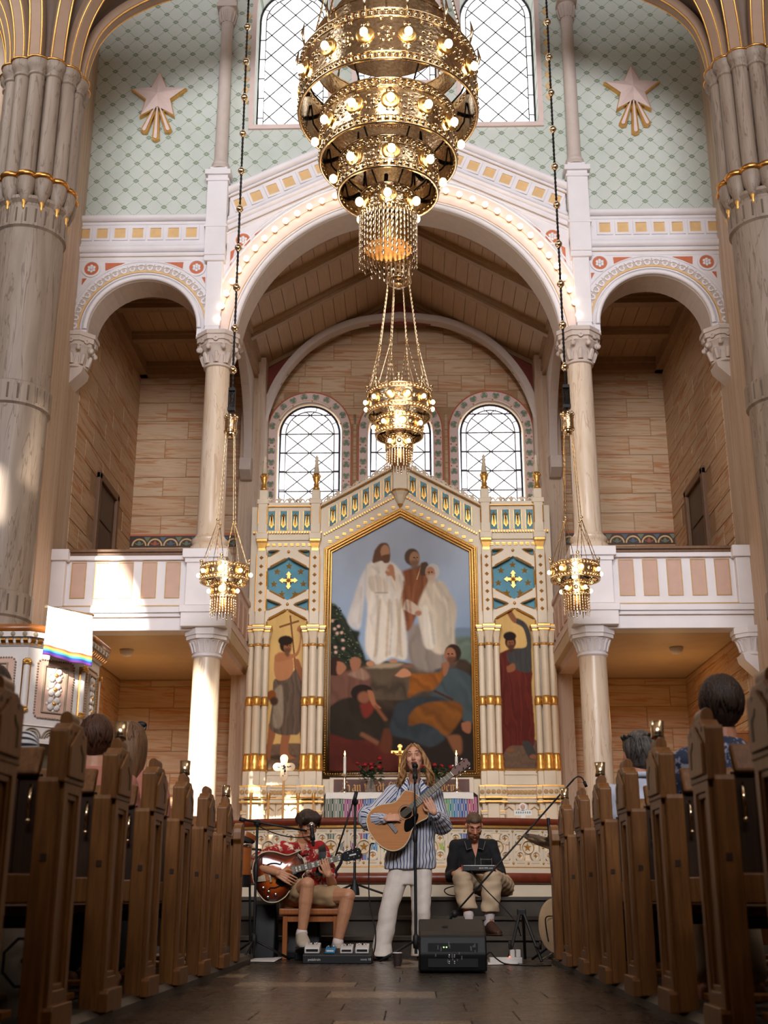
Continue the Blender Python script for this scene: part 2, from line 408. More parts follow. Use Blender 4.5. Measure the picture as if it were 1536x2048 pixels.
for i, (s, x) in enumerate(((-1, -1.30), (1, 1.12))):
    k = MB(); k.prism([(x+s*.16, .0), (x-s*.06, 0), (x-s*.06, .035), (x-s*.03, .06), (x+s*.16, .06)], 1.5, 9.75)
    tag(k.build('trim_%d' % (i+1), M['kerb']), 'dark curved kerb along the foot of the pews on the %s side' % ('pulpit' if s < 0 else 'drum'), 'kerb', kind='structure')
# ---- chancel steps and platform
steps = st('step', (AX, 11.5, 0), 'three dark stone steps up to the chancel behind the musicians', 'steps')
for i, (y0, z0, z1) in enumerate(((10.82, 0, .163), (11.16, .163, .323), (11.50, .323, .487))):
    m = MB(); m.prism([(y0+.03, z0), (y0+.03, z1-.035), (y0, z1-.03), (y0, z1), (y0+.40 if i < 2 else 13.0, z1), (y0+.40 if i < 2 else 13.0, z0)], -2.75, 2.45, 'x')
    m.build('step_block', M['step'], steps)
plat = MB(); plat.box((-4.7, 12.9, 0), (4.4, 19, .50)); plat.box((-2.6, 15.2, .5), (2.3, 19, .86))
tag(plat.build('floor_chancel', M['palestep']), 'pale raised chancel floor behind the altar rail', 'floor', kind='structure')
MB().box((-8, 10.86, 0), (-2.75, 13, .487)).build('side_platform', M['step'], steps); MB().box((2.45, 10.86, 0), (8, 13, .487)).build('side_platform', M['step'], steps)

# ---- front wall: arcade, cornice, gable, green plaster with lancet windows
wf = st('wall_front', (AX, 15, 7.7), 'white painted arcade wall with three round arches and green stencilled plaster', 'wall')
CZ, CR, SU, SZ, SR = 7.65, 2.25, 3.55, 7.99, .76
def arcade_outline(e=0):
    o = [(-4.6, 7.86), (-4.6, 9.74), (-2.4, 9.74), (-2.4, 10.19), (0, 11.37), (2.4, 10.19), (2.4, 9.74), (4.6, 9.74), (4.6, 7.86)]
    o += [(SU+SR+e, 7.86)]+arc(SU, SZ, SR+e, 0, PI, 24)+[(SU-SR-e, 7.86), (CR+e, 7.86)]+arc(0, CZ, CR+e, .095, PI-.095, 48)+[(-CR-e, 7.86), (-SU+SR+e, 7.86)]
    o += arc(-SU, SZ, SR+e, 0, PI, 24)+[(-SU-SR-e, 7.86)]
    return [(AX+a, b) for a, b in o]
m = MB(); m.prism(arcade_outline(), 15.03, 15.5); m.build('arch_soffit', M['greybeige'], wf)  # soffit plate coloured darker than the face, its shade put into the paint
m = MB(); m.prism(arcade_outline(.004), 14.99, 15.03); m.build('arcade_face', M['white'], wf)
# green plaster with three lancets
def lancet(cx, hw, z0, zs, n=16, e=0): return [(cx-hw-e, z0-e)]+[(cx+hw+e, z0-e)]+arc(cx, zs, hw+e, 0, PI, n)
WIN = [(-1.57, .55, 11.31, 13.42), (0, .60, 12.05, 14.1), (1.52, .56, 11.30, 13.42)]
m = MB(); m.plate([(AX-4.7, 9.3), (AX-2.3, 9.3), (AX-2.3, 10.1), (AX, 11.2), (AX+2.3, 10.1), (AX+2.3, 9.3), (AX+4.7, 9.3), (AX+4.7, 16.5), (AX-4.7, 16.5)], [[(AX+a, b) for a, b in lancet(c, h, z0, zs)] for c, h, z0, zs in WIN], 15.06, 15.45)
m.build('green_plaster', M['green'], wf)
MB().box((AX-7.5, 15.5, 0), (AX-4.6, 15.8, 17)).box((AX+4.6, 15.5, 0), (AX+7.5, 15.8, 17)).build('masonry', M['pier'], wf)
m = MB()
for c, h, z0, zs in WIN:
    o = [(AX+a, b) for a, b in lancet(c, h, z0, zs, 16, .07)]; i = [(AX+a, b) for a, b in lancet(c, h, z0, zs)]
    m.plate(o, [i], 15.02, 15.07)
m.build('window_surround', M['pinkband'], wf)
dm = MB().prism([(0, .075), (.05, 0), (0, -.075), (-.05, 0)], -.006, .006).me('painted_lozenge', M['peach'])
for s in (-1, 1):
    for q in range(9): inst('painted_lozenge', dm, wf, T3(U(s, 2.25), 15.055, 11.75+q*.19))
# mouldings
def ring(cx, cz, r0, r1, a0, a1, y0, y1, n): return [(AX+a, b) for a, b in arc(cx, cz, r1, a0, a1, n)]+[(AX+a, b) for a, b in arc(cx, cz, r0, a1, a0, n)]
mw, mg, mo, mp, mgr = MB(), MB(), MB(), MB(), MB()
for c, cz, r, n in ((-SU, SZ, SR, 30), (SU, SZ, SR, 30), (0, CZ, CR, 60)):
    a0 = .0 if n == 30 else .09
    P3 = lambda rr, y: [(AX+a, y, b) for a, b in arc(c, cz, rr, a0, PI-a0, n)]
    for rr, q in ((r+.035, .035), (r+.095, .014)): mw.tube(P3(rr, 14.98), q, 8)
    if n == 30:
        mo.prism(ring(c, cz, r+.115, r+.145, 0, PI, 0, 0, n), 14.975, 14.992); mgr.prism(ring(c, cz, r+.145, r+.235, 0, PI, 0, 0, n), 14.982, 14.992)
        mw.tube(P3(r+.25, 14.985), .014, 6); mw.tube(P3(r+.29, 14.985), .012, 6)
    else:
        mp.prism(ring(c, cz, r+.12, r+.40, a0, PI-a0, 0, 0, n), 14.975, 14.992); mg.tube(P3(r+.115, 14.98), .008, 5); mg.tube(P3(r+.26, 14.972), .004, 4)
        mw.tube(P3(r+.42, 14.985), .02, 8); mw.tube(P3(r+.47, 14.985), .012, 6)
# horizontal mouldings of the side bays and sloping ones of the gable
def hmould(m, p0, p1, prof):
    """prof [(z,y-offset towards viewer)] extruded between two (u,z) points along a line"""
    vs = []; k = len(prof)
    for (u, z) in (p0, p1): vs += [(AX+u, 14.99-d, z+q) for q, d in prof]
    m.add(vs, [(i, (i+1) % k, k+(i+1) % k, k+i) for i in range(k)]+[tuple(range(k-1, -1, -1)), tuple(range(k, 2*k))])
roll = lambda z0, z1, d: [(z0, -.005), (z0, d*.5), (z0+(z1-z0)*.35, d*.9), (z1-(z1-z0)*.3, d), (z1, d*.8), (z1, -.005)]
for s in (-1, 1):
    for z0, z1, d in ((9.05, 9.08, .012), (9.12, 9.17, .03), (9.18, 9.27, .07), (9.28, 9.32, .03), (9.68, 9.76, .08), (9.63, 9.67, .02)):
        hmould(mw, (s*2.42, 0), (s*4.6, 0), roll(z0, z1, d))
    for z in (9.115, 9.30, 9.655): mg.tube([(U(s, 2.45), 14.975, z), (U(s, 4.55), 14.975, z)], .004, 4)
    for dz, h, d in ((-.10, .10, .08), (-.15, .03, .02), (-.52, .05, .03), (-.60, .06, .05), (-.68, .03, .015), (-.76, .03, .02)):
        k = roll(dz, dz+h, d)
        hmould(mw, (0, 11.40), (s*2.42, 10.21), k)
    for dz in (-.165, -.54, -.70): mg.tube([(AX, 14.975, 11.40+dz), (U(s, 2.42), 14.975, 10.21+dz)], .005, 4)
mw.build('white_moulding', M['white'], wf, 50); mg.build('gilded_line', M['whiteline'], wf); mo.build('ochre_line', M['peach'], wf)
mp.build('archivolt_band', M['pinkband'], wf); mgr.build('archivolt_band', M['greybeige'], wf)
# square panels
def sunk(w, h, fr, depth, matf, mati, name):
    a = MB(); a.plate([(-w/2-fr, -h/2-fr), (w/2+fr, -h/2-fr), (w/2+fr, h/2+fr), (-w/2-fr, h/2+fr)], [[(-w/2, -h/2), (w/2, -h/2), (w/2, h/2), (-w/2, h/2)]], -depth, 0)
    b = MB(); b.box((-w/2, -.003, -h/2), (w/2, 0, h/2)); return a.me(name+'_frame', matf), b.me(name, mati)
f1, p1 = sunk(.155, .155, .035, .02, M['white'], M['peach'], 'square_panel')
for s in (-1, 1):
    for i in range(7):
        T = T3(U(s, 2.93+i*.255), 14.99, 9.49); inst('panel_frame', f1, wf, T); inst('square_panel', p1, wf, T)
    for i in range(10):
        u = .18+i*.23; z = 11.40-u*(1.19/2.42)-.335
        sh = Matrix.Identity(4); sh[2][0] = -s*1.19/2.42
        T = T3(U(s, u), 14.99, z) @ RY(s*math.atan(1.19/2.42)*.85); inst('panel_frame', f1, wf, T); inst('square_panel', p1, wf, T)
# spandrel roundels and terracotta triangles
rd = MB().lathe([(.135, 0), (.135, .02), (.105, .02), (.10, .006), (0, .006)], n=24, M=RX(PI/2).to_3x3()).me('roundel_rim', M['white'], 40)
ro = MB().lathe([(.102, 0), (.102, .01), (0, .01)], n=24, M=RX(PI/2).to_3x3()).me('roundel_field', M['orange'])
fl = MB(); fl.ball((0, -.016, 0), .022, 8, 4)
for q in range(6): fl.ball((.042*sin(q*TAU/6), -.014, .042*cos(q*TAU/6)), .024, 8, 4, (1, .4, 1))
fl = fl.me('rosette', M['white'], True)
tri = MB()
for s in (-1, 1):
    for u in (2.83, 4.32):
        T = T3(U(s, u), 14.99, 8.93); inst('roundel_rim', rd, wf, T); inst('roundel_field', ro, wf, T); inst('rosette', fl, wf, T)
    T = T3(U(s, 2.19), 14.99, 9.36); inst('roundel_rim', rd, wf, T); inst('roundel_field', ro, wf, T); inst('rosette', fl, wf, T)
    for poly in ([(3.02, 9.02), (3.30, 9.02), (3.03, 8.90)], [(4.13, 9.02), (3.85, 9.02), (4.12, 8.90)], [(4.38, 8.78), (4.44, 8.78), (4.44, 8.68)], [(2.75, 8.78), (2.70, 8.78), (2.70, 8.68)],
                 [(1.74, 9.68), (2.03, 9.45), (1.98, 9.38)], [(2.30, 9.22), (2.36, 9.18), (2.36, 8.90)]):
        tri.prism([(U(s, a), b) for a, b in poly], 14.982, 14.993)
tri.build('terracotta_triangle', M['orange'], wf)
# scroll ornaments of the side archivolts
sc = MB(); a = arc(0, -.012, .044, R(-215), R(35), 14); b = arc(0, -.012, .021, R(35), R(-215), 14); sc.prism(a+b, -.012, 0)
sc.prism([(-.05, .01), (-.062, .03), (-.045, .052), (-.02, .05), (0, .06), (.02, .05), (.045, .052), (.062, .03), (.05, .01), (.02, .03), (-.02, .03)], -.012, 0)
sc = sc.me('scroll_ornament', M['white'])
for s in (-1, 1):
    for i in range(24):
        a = R(3)+(PI-R(6))*i/23
        inst('scroll_ornament', sc, wf, T3(U(s, SU)+.955*cos(a), 14.98, SZ+.955*sin(a)) @ RY(PI/2-a))
# posts beside the gable, little colonnettes above
for s in (-1, 1):
    m = MB(); m.box((U(s, 2.42), 14.84, 9.06), (U(s, 2.71), 15.1, 10.42)); m.box((U(s, 2.38), 14.80, 10.34), (U(s, 2.75), 15.1, 10.42)); m.box((U(s, 2.40), 14.82, 10.24), (U(s, 2.73), 15.1, 10.28))
    m.box((U(s, 2.44), 14.87, 10.42), (U(s, 2.69), 15.1, 10.50))
    m.box((U(s, 2.45), 14.90, 7.98), (U(s, 2.67), 15.1, 9.02)); m.box((U(s, 2.42), 14.86, 8.98), (U(s, 2.71), 15.1, 9.08)); m.box((U(s, 2.40), 14.83, 9.50), (U(s, 2.73), 15.1, 9.54))
    m.prism([(14.90, 7.98), (14.90, 7.90), (15.0, 7.86), (15.1, 7.86), (15.1, 7.98)], U(s, 2.46), U(s, 2.66), 'x')
    m.build('gable_post', M['white'], wf, bevel=.006)
    m = MB(); c = (U(s, 2.56), 14.99, 0)
    m.lathe([(.15, 10.49), (.15, 10.53), (.12, 10.56), (.13, 10.59), (.105, 10.63), (.098, 10.68), (.088, 13.0), (.10, 13.02), (.088, 13.05), (.13, 13.28), (.15, 13.30)], c, 18)
    m.box((c[0]-.15, 14.84, 13.29), (c[0]+.15, 15.1, 13.36)); m.box((c[0]-.13, 14.86, 13.36), (c[0]+.13, 15.1, 16.4))
    for q in range(7):
        a = -PI*q/6; m.tube([(c[0]+.095*cos(a), 14.99+.095*sin(a), 13.06), (c[0]+.125*cos(a), 14.99+.125*sin(a), 13.18), (c[0]+.13*cos(a), 14.99+.13*sin(a), 13.24), (c[0]+.11*cos(a), 14.99+.11*sin(a), 13.26)], .016, 5)
    m.build('colonnette', M['greybeige'], wf, 45)
ORD = 'first second third fourth fifth sixth seventh eighth ninth tenth eleventh twelfth thirteenth fourteenth fifteenth sixteenth seventeenth eighteenth'.split()
# bulbs along the arch
bg = MB().ball((0, -.075, .0), .042, 10, 7).me('lit_bulb', M['bulbs'], True)
bs = MB().lathe([(.02, 0), (.03, .01), (.024, .045)], n=10, M=RX(PI/2).to_3x3()).me('bulb_socket', M['gold'], True)
for i in range(36):
    a = R(10)+R(160)*i/35; p = (AX+(CR+.27)*cos(a), 14.97, CZ+(CR+.27)*sin(a))
    e = inst('light_bulb', bs, None, T3(*p)); tag(e, 'small lit arch bulb, %s up from the capital on the %s side' % (ORD[min(i, 35-i)], 'pulpit' if i > 17 else 'drum'), 'bulb', 'bulbs along the central arch'); inst('glass_globe', bg, e, T3(*p))
lamp('arch_glow', 'POINT', (AX, 13.9, 8.6), 6, (1, .74, .45), shadow_soft_size=1.2)

# ---- stars with three rays on the green wall
for s in (-1, 1):
    X = U(s, 3.54) if s < 0 else U(s, 3.47); e = empty('wall_star', (X, 15.06, 11.8), 'white five-pointed wall star with gilt edge and three rays %s' % ('beside the pillar above the pulpit' if s < 0 else 'above the gallery opposite the pulpit'), 'star')
    MB().star((X, 15.05, 11.80), .44, .02, q=.45).prism([(X+.44*(1 if i % 2 == 0 else .45)*sin(PI*i/5), 11.8+.44*(1 if i % 2 == 0 else .45)*cos(PI*i/5)) for i in range(10)], 14.99, 15.06).build('star_gilt_edge', M['gold'], e)
    MB().star((X, 14.985, 11.81), .41, .07, q=.45).build('star_face', M['pinkband'], e)
    for dx, l in ((-.17, .42), (0, .53), (.17, .42)):
        a = math.atan2(dx*.9, l); T = T3(X+dx*.22, 15.0, 11.60) @ RY(-a)
        MB(T).prism([(-.03, 0), (.03, 0), (.055, -l), (0, -l-.03), (-.055, -l)], -.01, .05).build('ray_gilt_edge', M['gold'], e)
        MB(T).prism([(-.008, 0), (.008, 0), (.026, -l+.01), (0, -l-.01), (-.026, -l+.01)], -.03, 0).build('ray', M['pinkband'], e)

# ---- leaded windows
def clip(poly, conv):
    out = poly
    for i in range(len(conv)):
        a, b = conv[i], conv[(i+1) % len(conv)]; inp, out = out, []
        if not inp: return []
        side = lambda p: (b[0]-a[0])*(p[1]-a[1])-(b[1]-a[1])*(p[0]-a[0])
        for j in range(len(inp)):
            p, q = inp[j], inp[(j+1) % len(inp)]; sp, sq = side(p), side(q)
            if sp >= 0: out.append(p)
            if sp*sq < 0: t = sp/(sp-sq); out.append((p[0]+(q[0]-p[0])*t, p[1]+(q[1]-p[1])*t))
    return out
def leaded(name, label, cx, hw, z0, zs, y, b, dw, dh, glass, border, bars, zt, lw=.0095):
    w = empty(name, (AX+cx, y, z0), label, 'window', kind='structure')
    outl = lancet(cx, hw, z0, zs, 20); inl = lancet(cx, hw-b, z0+b*0, zs, 20)
    area = lambda p: abs(sum(p[i][0]*p[(i+1) % len(p)][1]-p[(i+1) % len(p)][0]*p[i][1] for i in range(len(p))))/2
    zl = zs+hw; n = 0; ld = MB(); za = zt-dh*12
    k = 0
    while za+k*dh/2 < zl+dh:
        zc = za+k*dh/2
        nx = int(hw/dw)+2
        for i in range(-nx, nx+1):
            xc = cx+(i+(.5 if k % 2 else 0))*dw
            for half in ((1, -1) if bars else (0,)):
                d = [(xc-dw/2, zc), (xc, zc-dh/2), (xc+dw/2, zc), (xc, zc+dh/2)]
                if half == 1: d = [d[0], d[2], d[3]]
                if half == -1: d = [d[0], d[1], d[2]]
                if half and k % 2 == 1:
                    if half == 1: continue
                    d = [(xc-dw/2, zc), (xc, zc-dh/2), (xc+dw/2, zc), (xc, zc+dh/2)]
                q = clip(d, inl)
                if len(q) > 2 and area(q) > .002:
                    c = (sum(p[0] for p in q)/len(q), sum(p[1] for p in q)/len(q)); q = [(c[0]+(p[0]-c[0])*.985, c[1]+(p[1]-c[1])*.985) for p in q]
                    MB().prism([(AX+p[0], p[1]) for p in q], y, y+.006).build('pane', glass, w)
        k += 1
    # border panes: vertical strips in runs, then the arch
    nb = max(2, round((zs-z0)/dh)); h = (zs-z0)/nb
    for s in (-1, 1):
        for i in range(nb):
            x = AX+cx+s*hw; MB().box((x, y, z0+i*h+.006), (x-s*(b-.006), y+.006, z0+(i+1)*h-.006)).build('border_pane', border, w)
            if bars or True: ld.box((x, y-.01, z0+i*h-.006), (x-s*b, y+.01, z0+i*h+.006))
    na = 7
    for i in range(na):
        a0, a1 = PI*i/na+.015, PI*(i+1)/na-.015
        MB().prism([(AX+cx+r[0], zs+r[1]) for r in [((hw)*cos(a0+(a1-a0)*t/4), hw*sin(a0+(a1-a0)*t/4)) for t in range(5)]+[((hw-b)*cos(a1+(a0-a1)*t/4), (hw-b)*sin(a1+(a0-a1)*t/4)) for t in range(5)]], y, y+.006).build('border_pane', border, w)
        a = PI*i/na; ld.tube([(AX+cx+hw*cos(a), y, zs+hw*sin(a)), (AX+cx+(hw-b)*cos(a), y, zs+(hw-b)*sin(a))], .007, 4)
    # lead cames along the lattice
    seen = set(); dd = math.hypot(dw, dh)/2
    L = 3.5
    for i in range(-16, 17):
        for sg in (-1, 1):
            # line through (cx+i*dw, zt) with slope +-dh/dw
            p0 = (cx+i*dw-L*dw, zt-sg*L*dh); p1 = (cx+i*dw+L*dw, zt+sg*L*dh); p0 = (cx+i*dw-9*dw, zt-sg*9*dh); p1 = (cx+i*dw+9*dw, zt+sg*9*dh)
            t0, t1 = 0., 1.; ok = True; dx, dz = p1[0]-p0[0], p1[1]-p0[1]
            for j in range(len(inl)):
                a, b_ = inl[j], inl[(j+1) % len(inl)]; ex, ez = b_[0]-a[0], b_[1]-a[1]
                num = ex*(p0[1]-a[1])-ez*(p0[0]-a[0]); den = ex*dz-ez*dx
                if abs(den) < 1e-12:
                    if num < 0: ok = False
                    continue
                t = -num/den
                if den > 0: t0 = max(t0, t)
                else: t1 = min(t1, t)
            if ok and t1-t0 > 1e-3: ld.tube([(AX+p0[0]+dx*t0, y-.004, p0[1]+dz*t0), (AX+p0[0]+dx*t1, y-.004, p0[1]+dz*t1)], lw, 4)
    if bars:
        z = zt-dh*12
        while z < zs+hw-.05:
            if z > z0:
                x = hw if z < zs else math.sqrt(max(0, hw*hw-(z-zs)**2)); ld.box((AX+cx-x, y-.012, z-.008), (AX+cx+x, y+.004, z+.008))
            z += dh
    for o, r in ((outl, .02), (inl, lw)): ld.tube([(AX+p[0], y, p[1]) for p in o], r, 5, True)
    ld.build('lead_came', M['lead'], w)
    MB().prism([(AX+a, b) for a, b in lancet(cx, hw, z0, zs, 20)], y+.012, y+.02).build('outer_glazing', glass, w)
    return w
nm = ['tall arched clerestory window above the arcade on the pulpit side', 'raised middle clerestory window behind the great chandelier', 'tall arched clerestory window above the arcade opposite the pulpit']
for i, (c, h, z0, zs) in enumerate(WIN):
    leaded('window_%d' % (i+1), nm[i], c, h-.01, z0, zs, 15.36, .09, .36, .37, M['glassw'], M['glassw'], False, z0+.37, .009)
nm = ['round-arched leaded altar window over the painted pilgrim with a cross', 'middle leaded altar window behind the small hanging chandelier', 'round-arched leaded altar window over the red-robed painted figure']
for i, c in enumerate((-1.55, 0, 1.535)):
    leaded('window_%d' % (i+4), nm[i], c, .51, 6.35, 8.03, 19.12, .095, .41, .345, M['glasst'], M['glassp'], True, 8.03)

# ---- rear wall of sandstone blocks
wr = st('wall_rear', (AX, 19, 3), 'rear wall of striped sandstone blocks with three arched windows', 'wall')
holes = [[(AX+a, b) for a, b in lancet(c, .56, 6.3, 8.03, 20)] for c in (-1.55, 0, 1.535)]
MB().plate([(AX-4.7, 0), (AX+4.7, 0), (AX+4.7, 11), (AX-4.7, 11)], holes, 19.004, 19.35).build('block_bed', M['joint'], wr)
BL = {}
def block(w, h):
    k = (round(w, 2), round(h, 2))
    if k not in BL: BL[k] = MB().panel(-k[0]/2+.004, k[0]/2-.004, -k[1]/2+.004, k[1]/2-.004, 0, -.008, .004).me('stone_block', M['block'])
    return BL[k]
def courses(x0, x1, z0, z1, parent, place, bw=1.0, bh=.34, keep=lambda x, z: True, ph=0):
    z = z0; r = ph
    while z < z1-.03:
        h = min(bh, z1-z); x = x0-(bw*.5 if r % 2 else bw*.12)
        while x < x1:
            a, b = max(x, x0), min(x+bw, x1)
            if b-a > .05 and keep((a+b)/2, z+h/2): inst('stone_block', block(b-a, h), parent, place((a+b)/2, z+h/2))
            x += bw
        z += h; r += 1
for s in (-1, 1):
    for z0, z1 in ((1.3, 3.78), (4.0, 6.0), (6.2, 9.1)):
        a, b = sorted((s*2.35, s*4.5)); courses(a, b, z0, z1, wr, lambda x, z: T3(AX+x, 19, z), ph=0 if z0 < 6 else 1)
win_keep = lambda x, z: all((abs(x-c) > .9 or z > 8.03) and math.hypot(x-c, max(0, z-8.03)) > .80 for c in (-1.55, 0, 1.535)) and z < 10.55-.566*abs(x)
courses(-2.35, 2.35, 9.05, 10.4, wr, lambda x, z: T3(AX+x, 19.003, z), .8, .30, win_keep); courses(-2.35, 2.35, 7.85, 9.05, wr, lambda x, z: T3(AX+x, 19.003, z), .4, .30, lambda x, z: all((abs(x-c) > .8 or z > 8.03) and math.hypot(x-c, max(0, z-8.03)) > .76 for c in (-1.55, 0, 1.535)))
for s in (-1, 1):
    for q in range(7): inst('stone_block', block(.06, .30), wr, T3(U(s, .775), 19.003, 6.4+q*.3))
# window bands of painted vine
vb, vr, vg = MB(), MB(), MB()
for c in (-1.55, 0, 1.535):
    o, i = [(AX+a, b) for a, b in lancet(c, .715, 6.2, 8.03, 24)], [(AX+a, b) for a, b in lancet(c, .55, 6.0, 8.03, 24)]
    vb.plate(o, [[(p[0], max(p[1], 6.21)) for p in i]], 18.975, 19.01)
    vr.tube([(p[0], 18.972, p[1]) for p in o[1:]+o[:1]], .012, 5); vg.tube([(p[0], 18.972, p[1]) for p in lancet(AX+c, .565, 6.25, 8.03, 24)[1:]], .006, 4)
vb.build('vine_band', M['pinkband'], wr); vr.build('red_border_line', M['orange'], wr); vg.build('ochre_border_line', M['peach'], wr)
M['leaf'] = plain('painted_leaf_green', S(128, 150, 126), .7, var=.08); M['stem'] = plain('painted_stem', S(176, 150, 122), .7)
lf = MB()
for a, r in ((90, .03), (210, .027), (330, .027)): lf.lathe([(r, -.004), (r, .004)], (.024*cos(R(a)), 0, .024*sin(R(a))), 8, M=RX(PI/2).to_3x3())
lf = lf.me('vine_leaf', M['leaf'])
vs = MB(); vs.tube([(.056*cos(a), 0, .056*sin(a)) for a in [R(-60)+R(300)*i/12 for i in range(13)]], .006, 4); vs = vs.me('vine_stem', M['stem'])
bd = MB().lathe([(.014, -.004), (.014, .004)], n=6, M=RX(PI/2).to_3x3()).me('vine_bud', M['orange'])
for c in (-1.55, 0, 1.535):
    pts = [(c-.635, 6.5+.195*i, 0) for i in range(8)]+[(c+.635*cos(a), 8.03+.635*sin(a), a-PI/2) for a in [PI-PI*(i+.5)/10 for i in range(10)]]+[(c+.635, 8.0-.195*i, PI) for i in range(8)]
    for j, (x, z, a) in enumerate(pts):
        T = T3(AX+x, 18.968, z) @ RY(-a+(PI if j % 2 else 0)); inst('vine_leaf', lf, wr, T); inst('vine_stem', vs, wr, T); inst('vine_bud', bd, wr, T @ T3(.045, 0, .09))
# painted frieze of little arches behind the galleries
fz = MB().box((AX-4.5, 18.985, 6.0), (AX-2.35, 19.02, 6.19)).box((AX+2.35, 18.985, 6.0), (AX+4.5, 19.02, 6.19)); fz.build('frieze_ground', M['oakd'], wr)
MB().box((AX-4.5, 18.98, 6.19), (AX-2.35, 19.02, 6.22)).box((AX+2.35, 18.98, 6.19), (AX+4.5, 19.02, 6.22)).build('frieze_red_line', M['orange'], wr)
M['sage'] = plain('painted_sage_green', S(120, 128, 104), .7); M['rose'] = plain('painted_rose_red', S(178, 96, 70), .7); M['slate'] = plain('painted_slate_blue', S(92, 106, 122), .7)
fa = MB().prism(arc(0, 0, .125, 0, PI, 10)+arc(0, 0, .10, PI, 0, 10), -.008, 0).me('frieze_arch', M['peach'])
ff = [MB().prism([(0, 0), (-.03, .03), (-.075, .05), (-.06, .02)], -.006, 0).prism([(0, 0), (.03, .03), (.075, .05), (.06, .02)], -.006, 0).prism([(-.02, .0), (-.03, .05), (0, .085), (.03, .05), (.02, 0)], -.006, 0).me('frieze_flower', M[k]) for k in ('rose', 'sage', 'slate')]
fs = [MB().prism([(-.055, .14), (.055, .14), (.0, .05)], -.005, 0).me('frieze_infill', M[k]) for k in ('slate', 'sage')]
for s in (-1, 1):
    for i in range(8):
        x = U(s, 2.5+i*.262); inst('frieze_arch', fa, wr, T3(x, 18.985, 6.02)); inst('frieze_flower', ff[i % 3], wr, T3(x, 18.985, 6.025)); inst('frieze_infill', fs[i % 2], wr, T3(x+.131, 18.985, 6.03))
# ---- side walls of the gallery recess, with a door each
for s, nmx in ((-1, 'left'), (1, 'right')):
    w = st('wall_'+nmx, (U(s, 4.5), 17.2, 3), 'sandstone side wall of the recess with a brown door, %s the pulpit' % ('behind' if s < 0 else 'opposite'), 'wall')
    X = U(s, 4.5)
    MB().box((X+s*.004, 15.4, 0), (X+s*.3, 19.3, 11)).build('block_bed', M['joint'], w)
    flip = (lambda y, z: T3(X, y, z) @ RZ(-PI/2)) if s > 0 else (lambda y, z: T3(X, y, z) @ RZ(PI/2))
    for z0, z1 in ((1.3, 3.78), (4.05, 9.2)): courses(15.5, 19, z0, z1, w, flip, 1.0, .34, lambda y, z: not (16.75 < y < 17.9 and 4 < z < 6.5))
    d = empty('door_%d' % (1 if s < 0 else 2), (X, 17.3, 4.05), 'brown panelled gallery door in a dark frame %s' % ('above and behind the pulpit' if s < 0 else 'on the side opposite the pulpit'), 'door', kind='structure')
    fx = lambda o: X-s*o
    m = MB(); m.box((fx(-.05), 16.72, 4.0), (fx(.06), 16.84, 6.52)); m.box((fx(-.05), 17.82, 4.0), (fx(.06), 17.94, 6.52)); m.box((fx(-.05), 16.72, 6.42), (fx(.06), 17.94, 6.54)); m.build('door_frame', M['framewood'], d, bevel=.012)
    MB().box((fx(-.0), 16.84, 4.0), (fx(.012), 17.82, 6.42)).build('door_leaf', M['doorwood'], d)
    for a, b in ((4.3, 4.95), (5.05, 5.75), (5.85, 6.3)): MB().box((fx(.012), 16.98, a), (fx(.03), 17.68, b)).build('door_panel', M['doorwood'], d, bevel=.01)

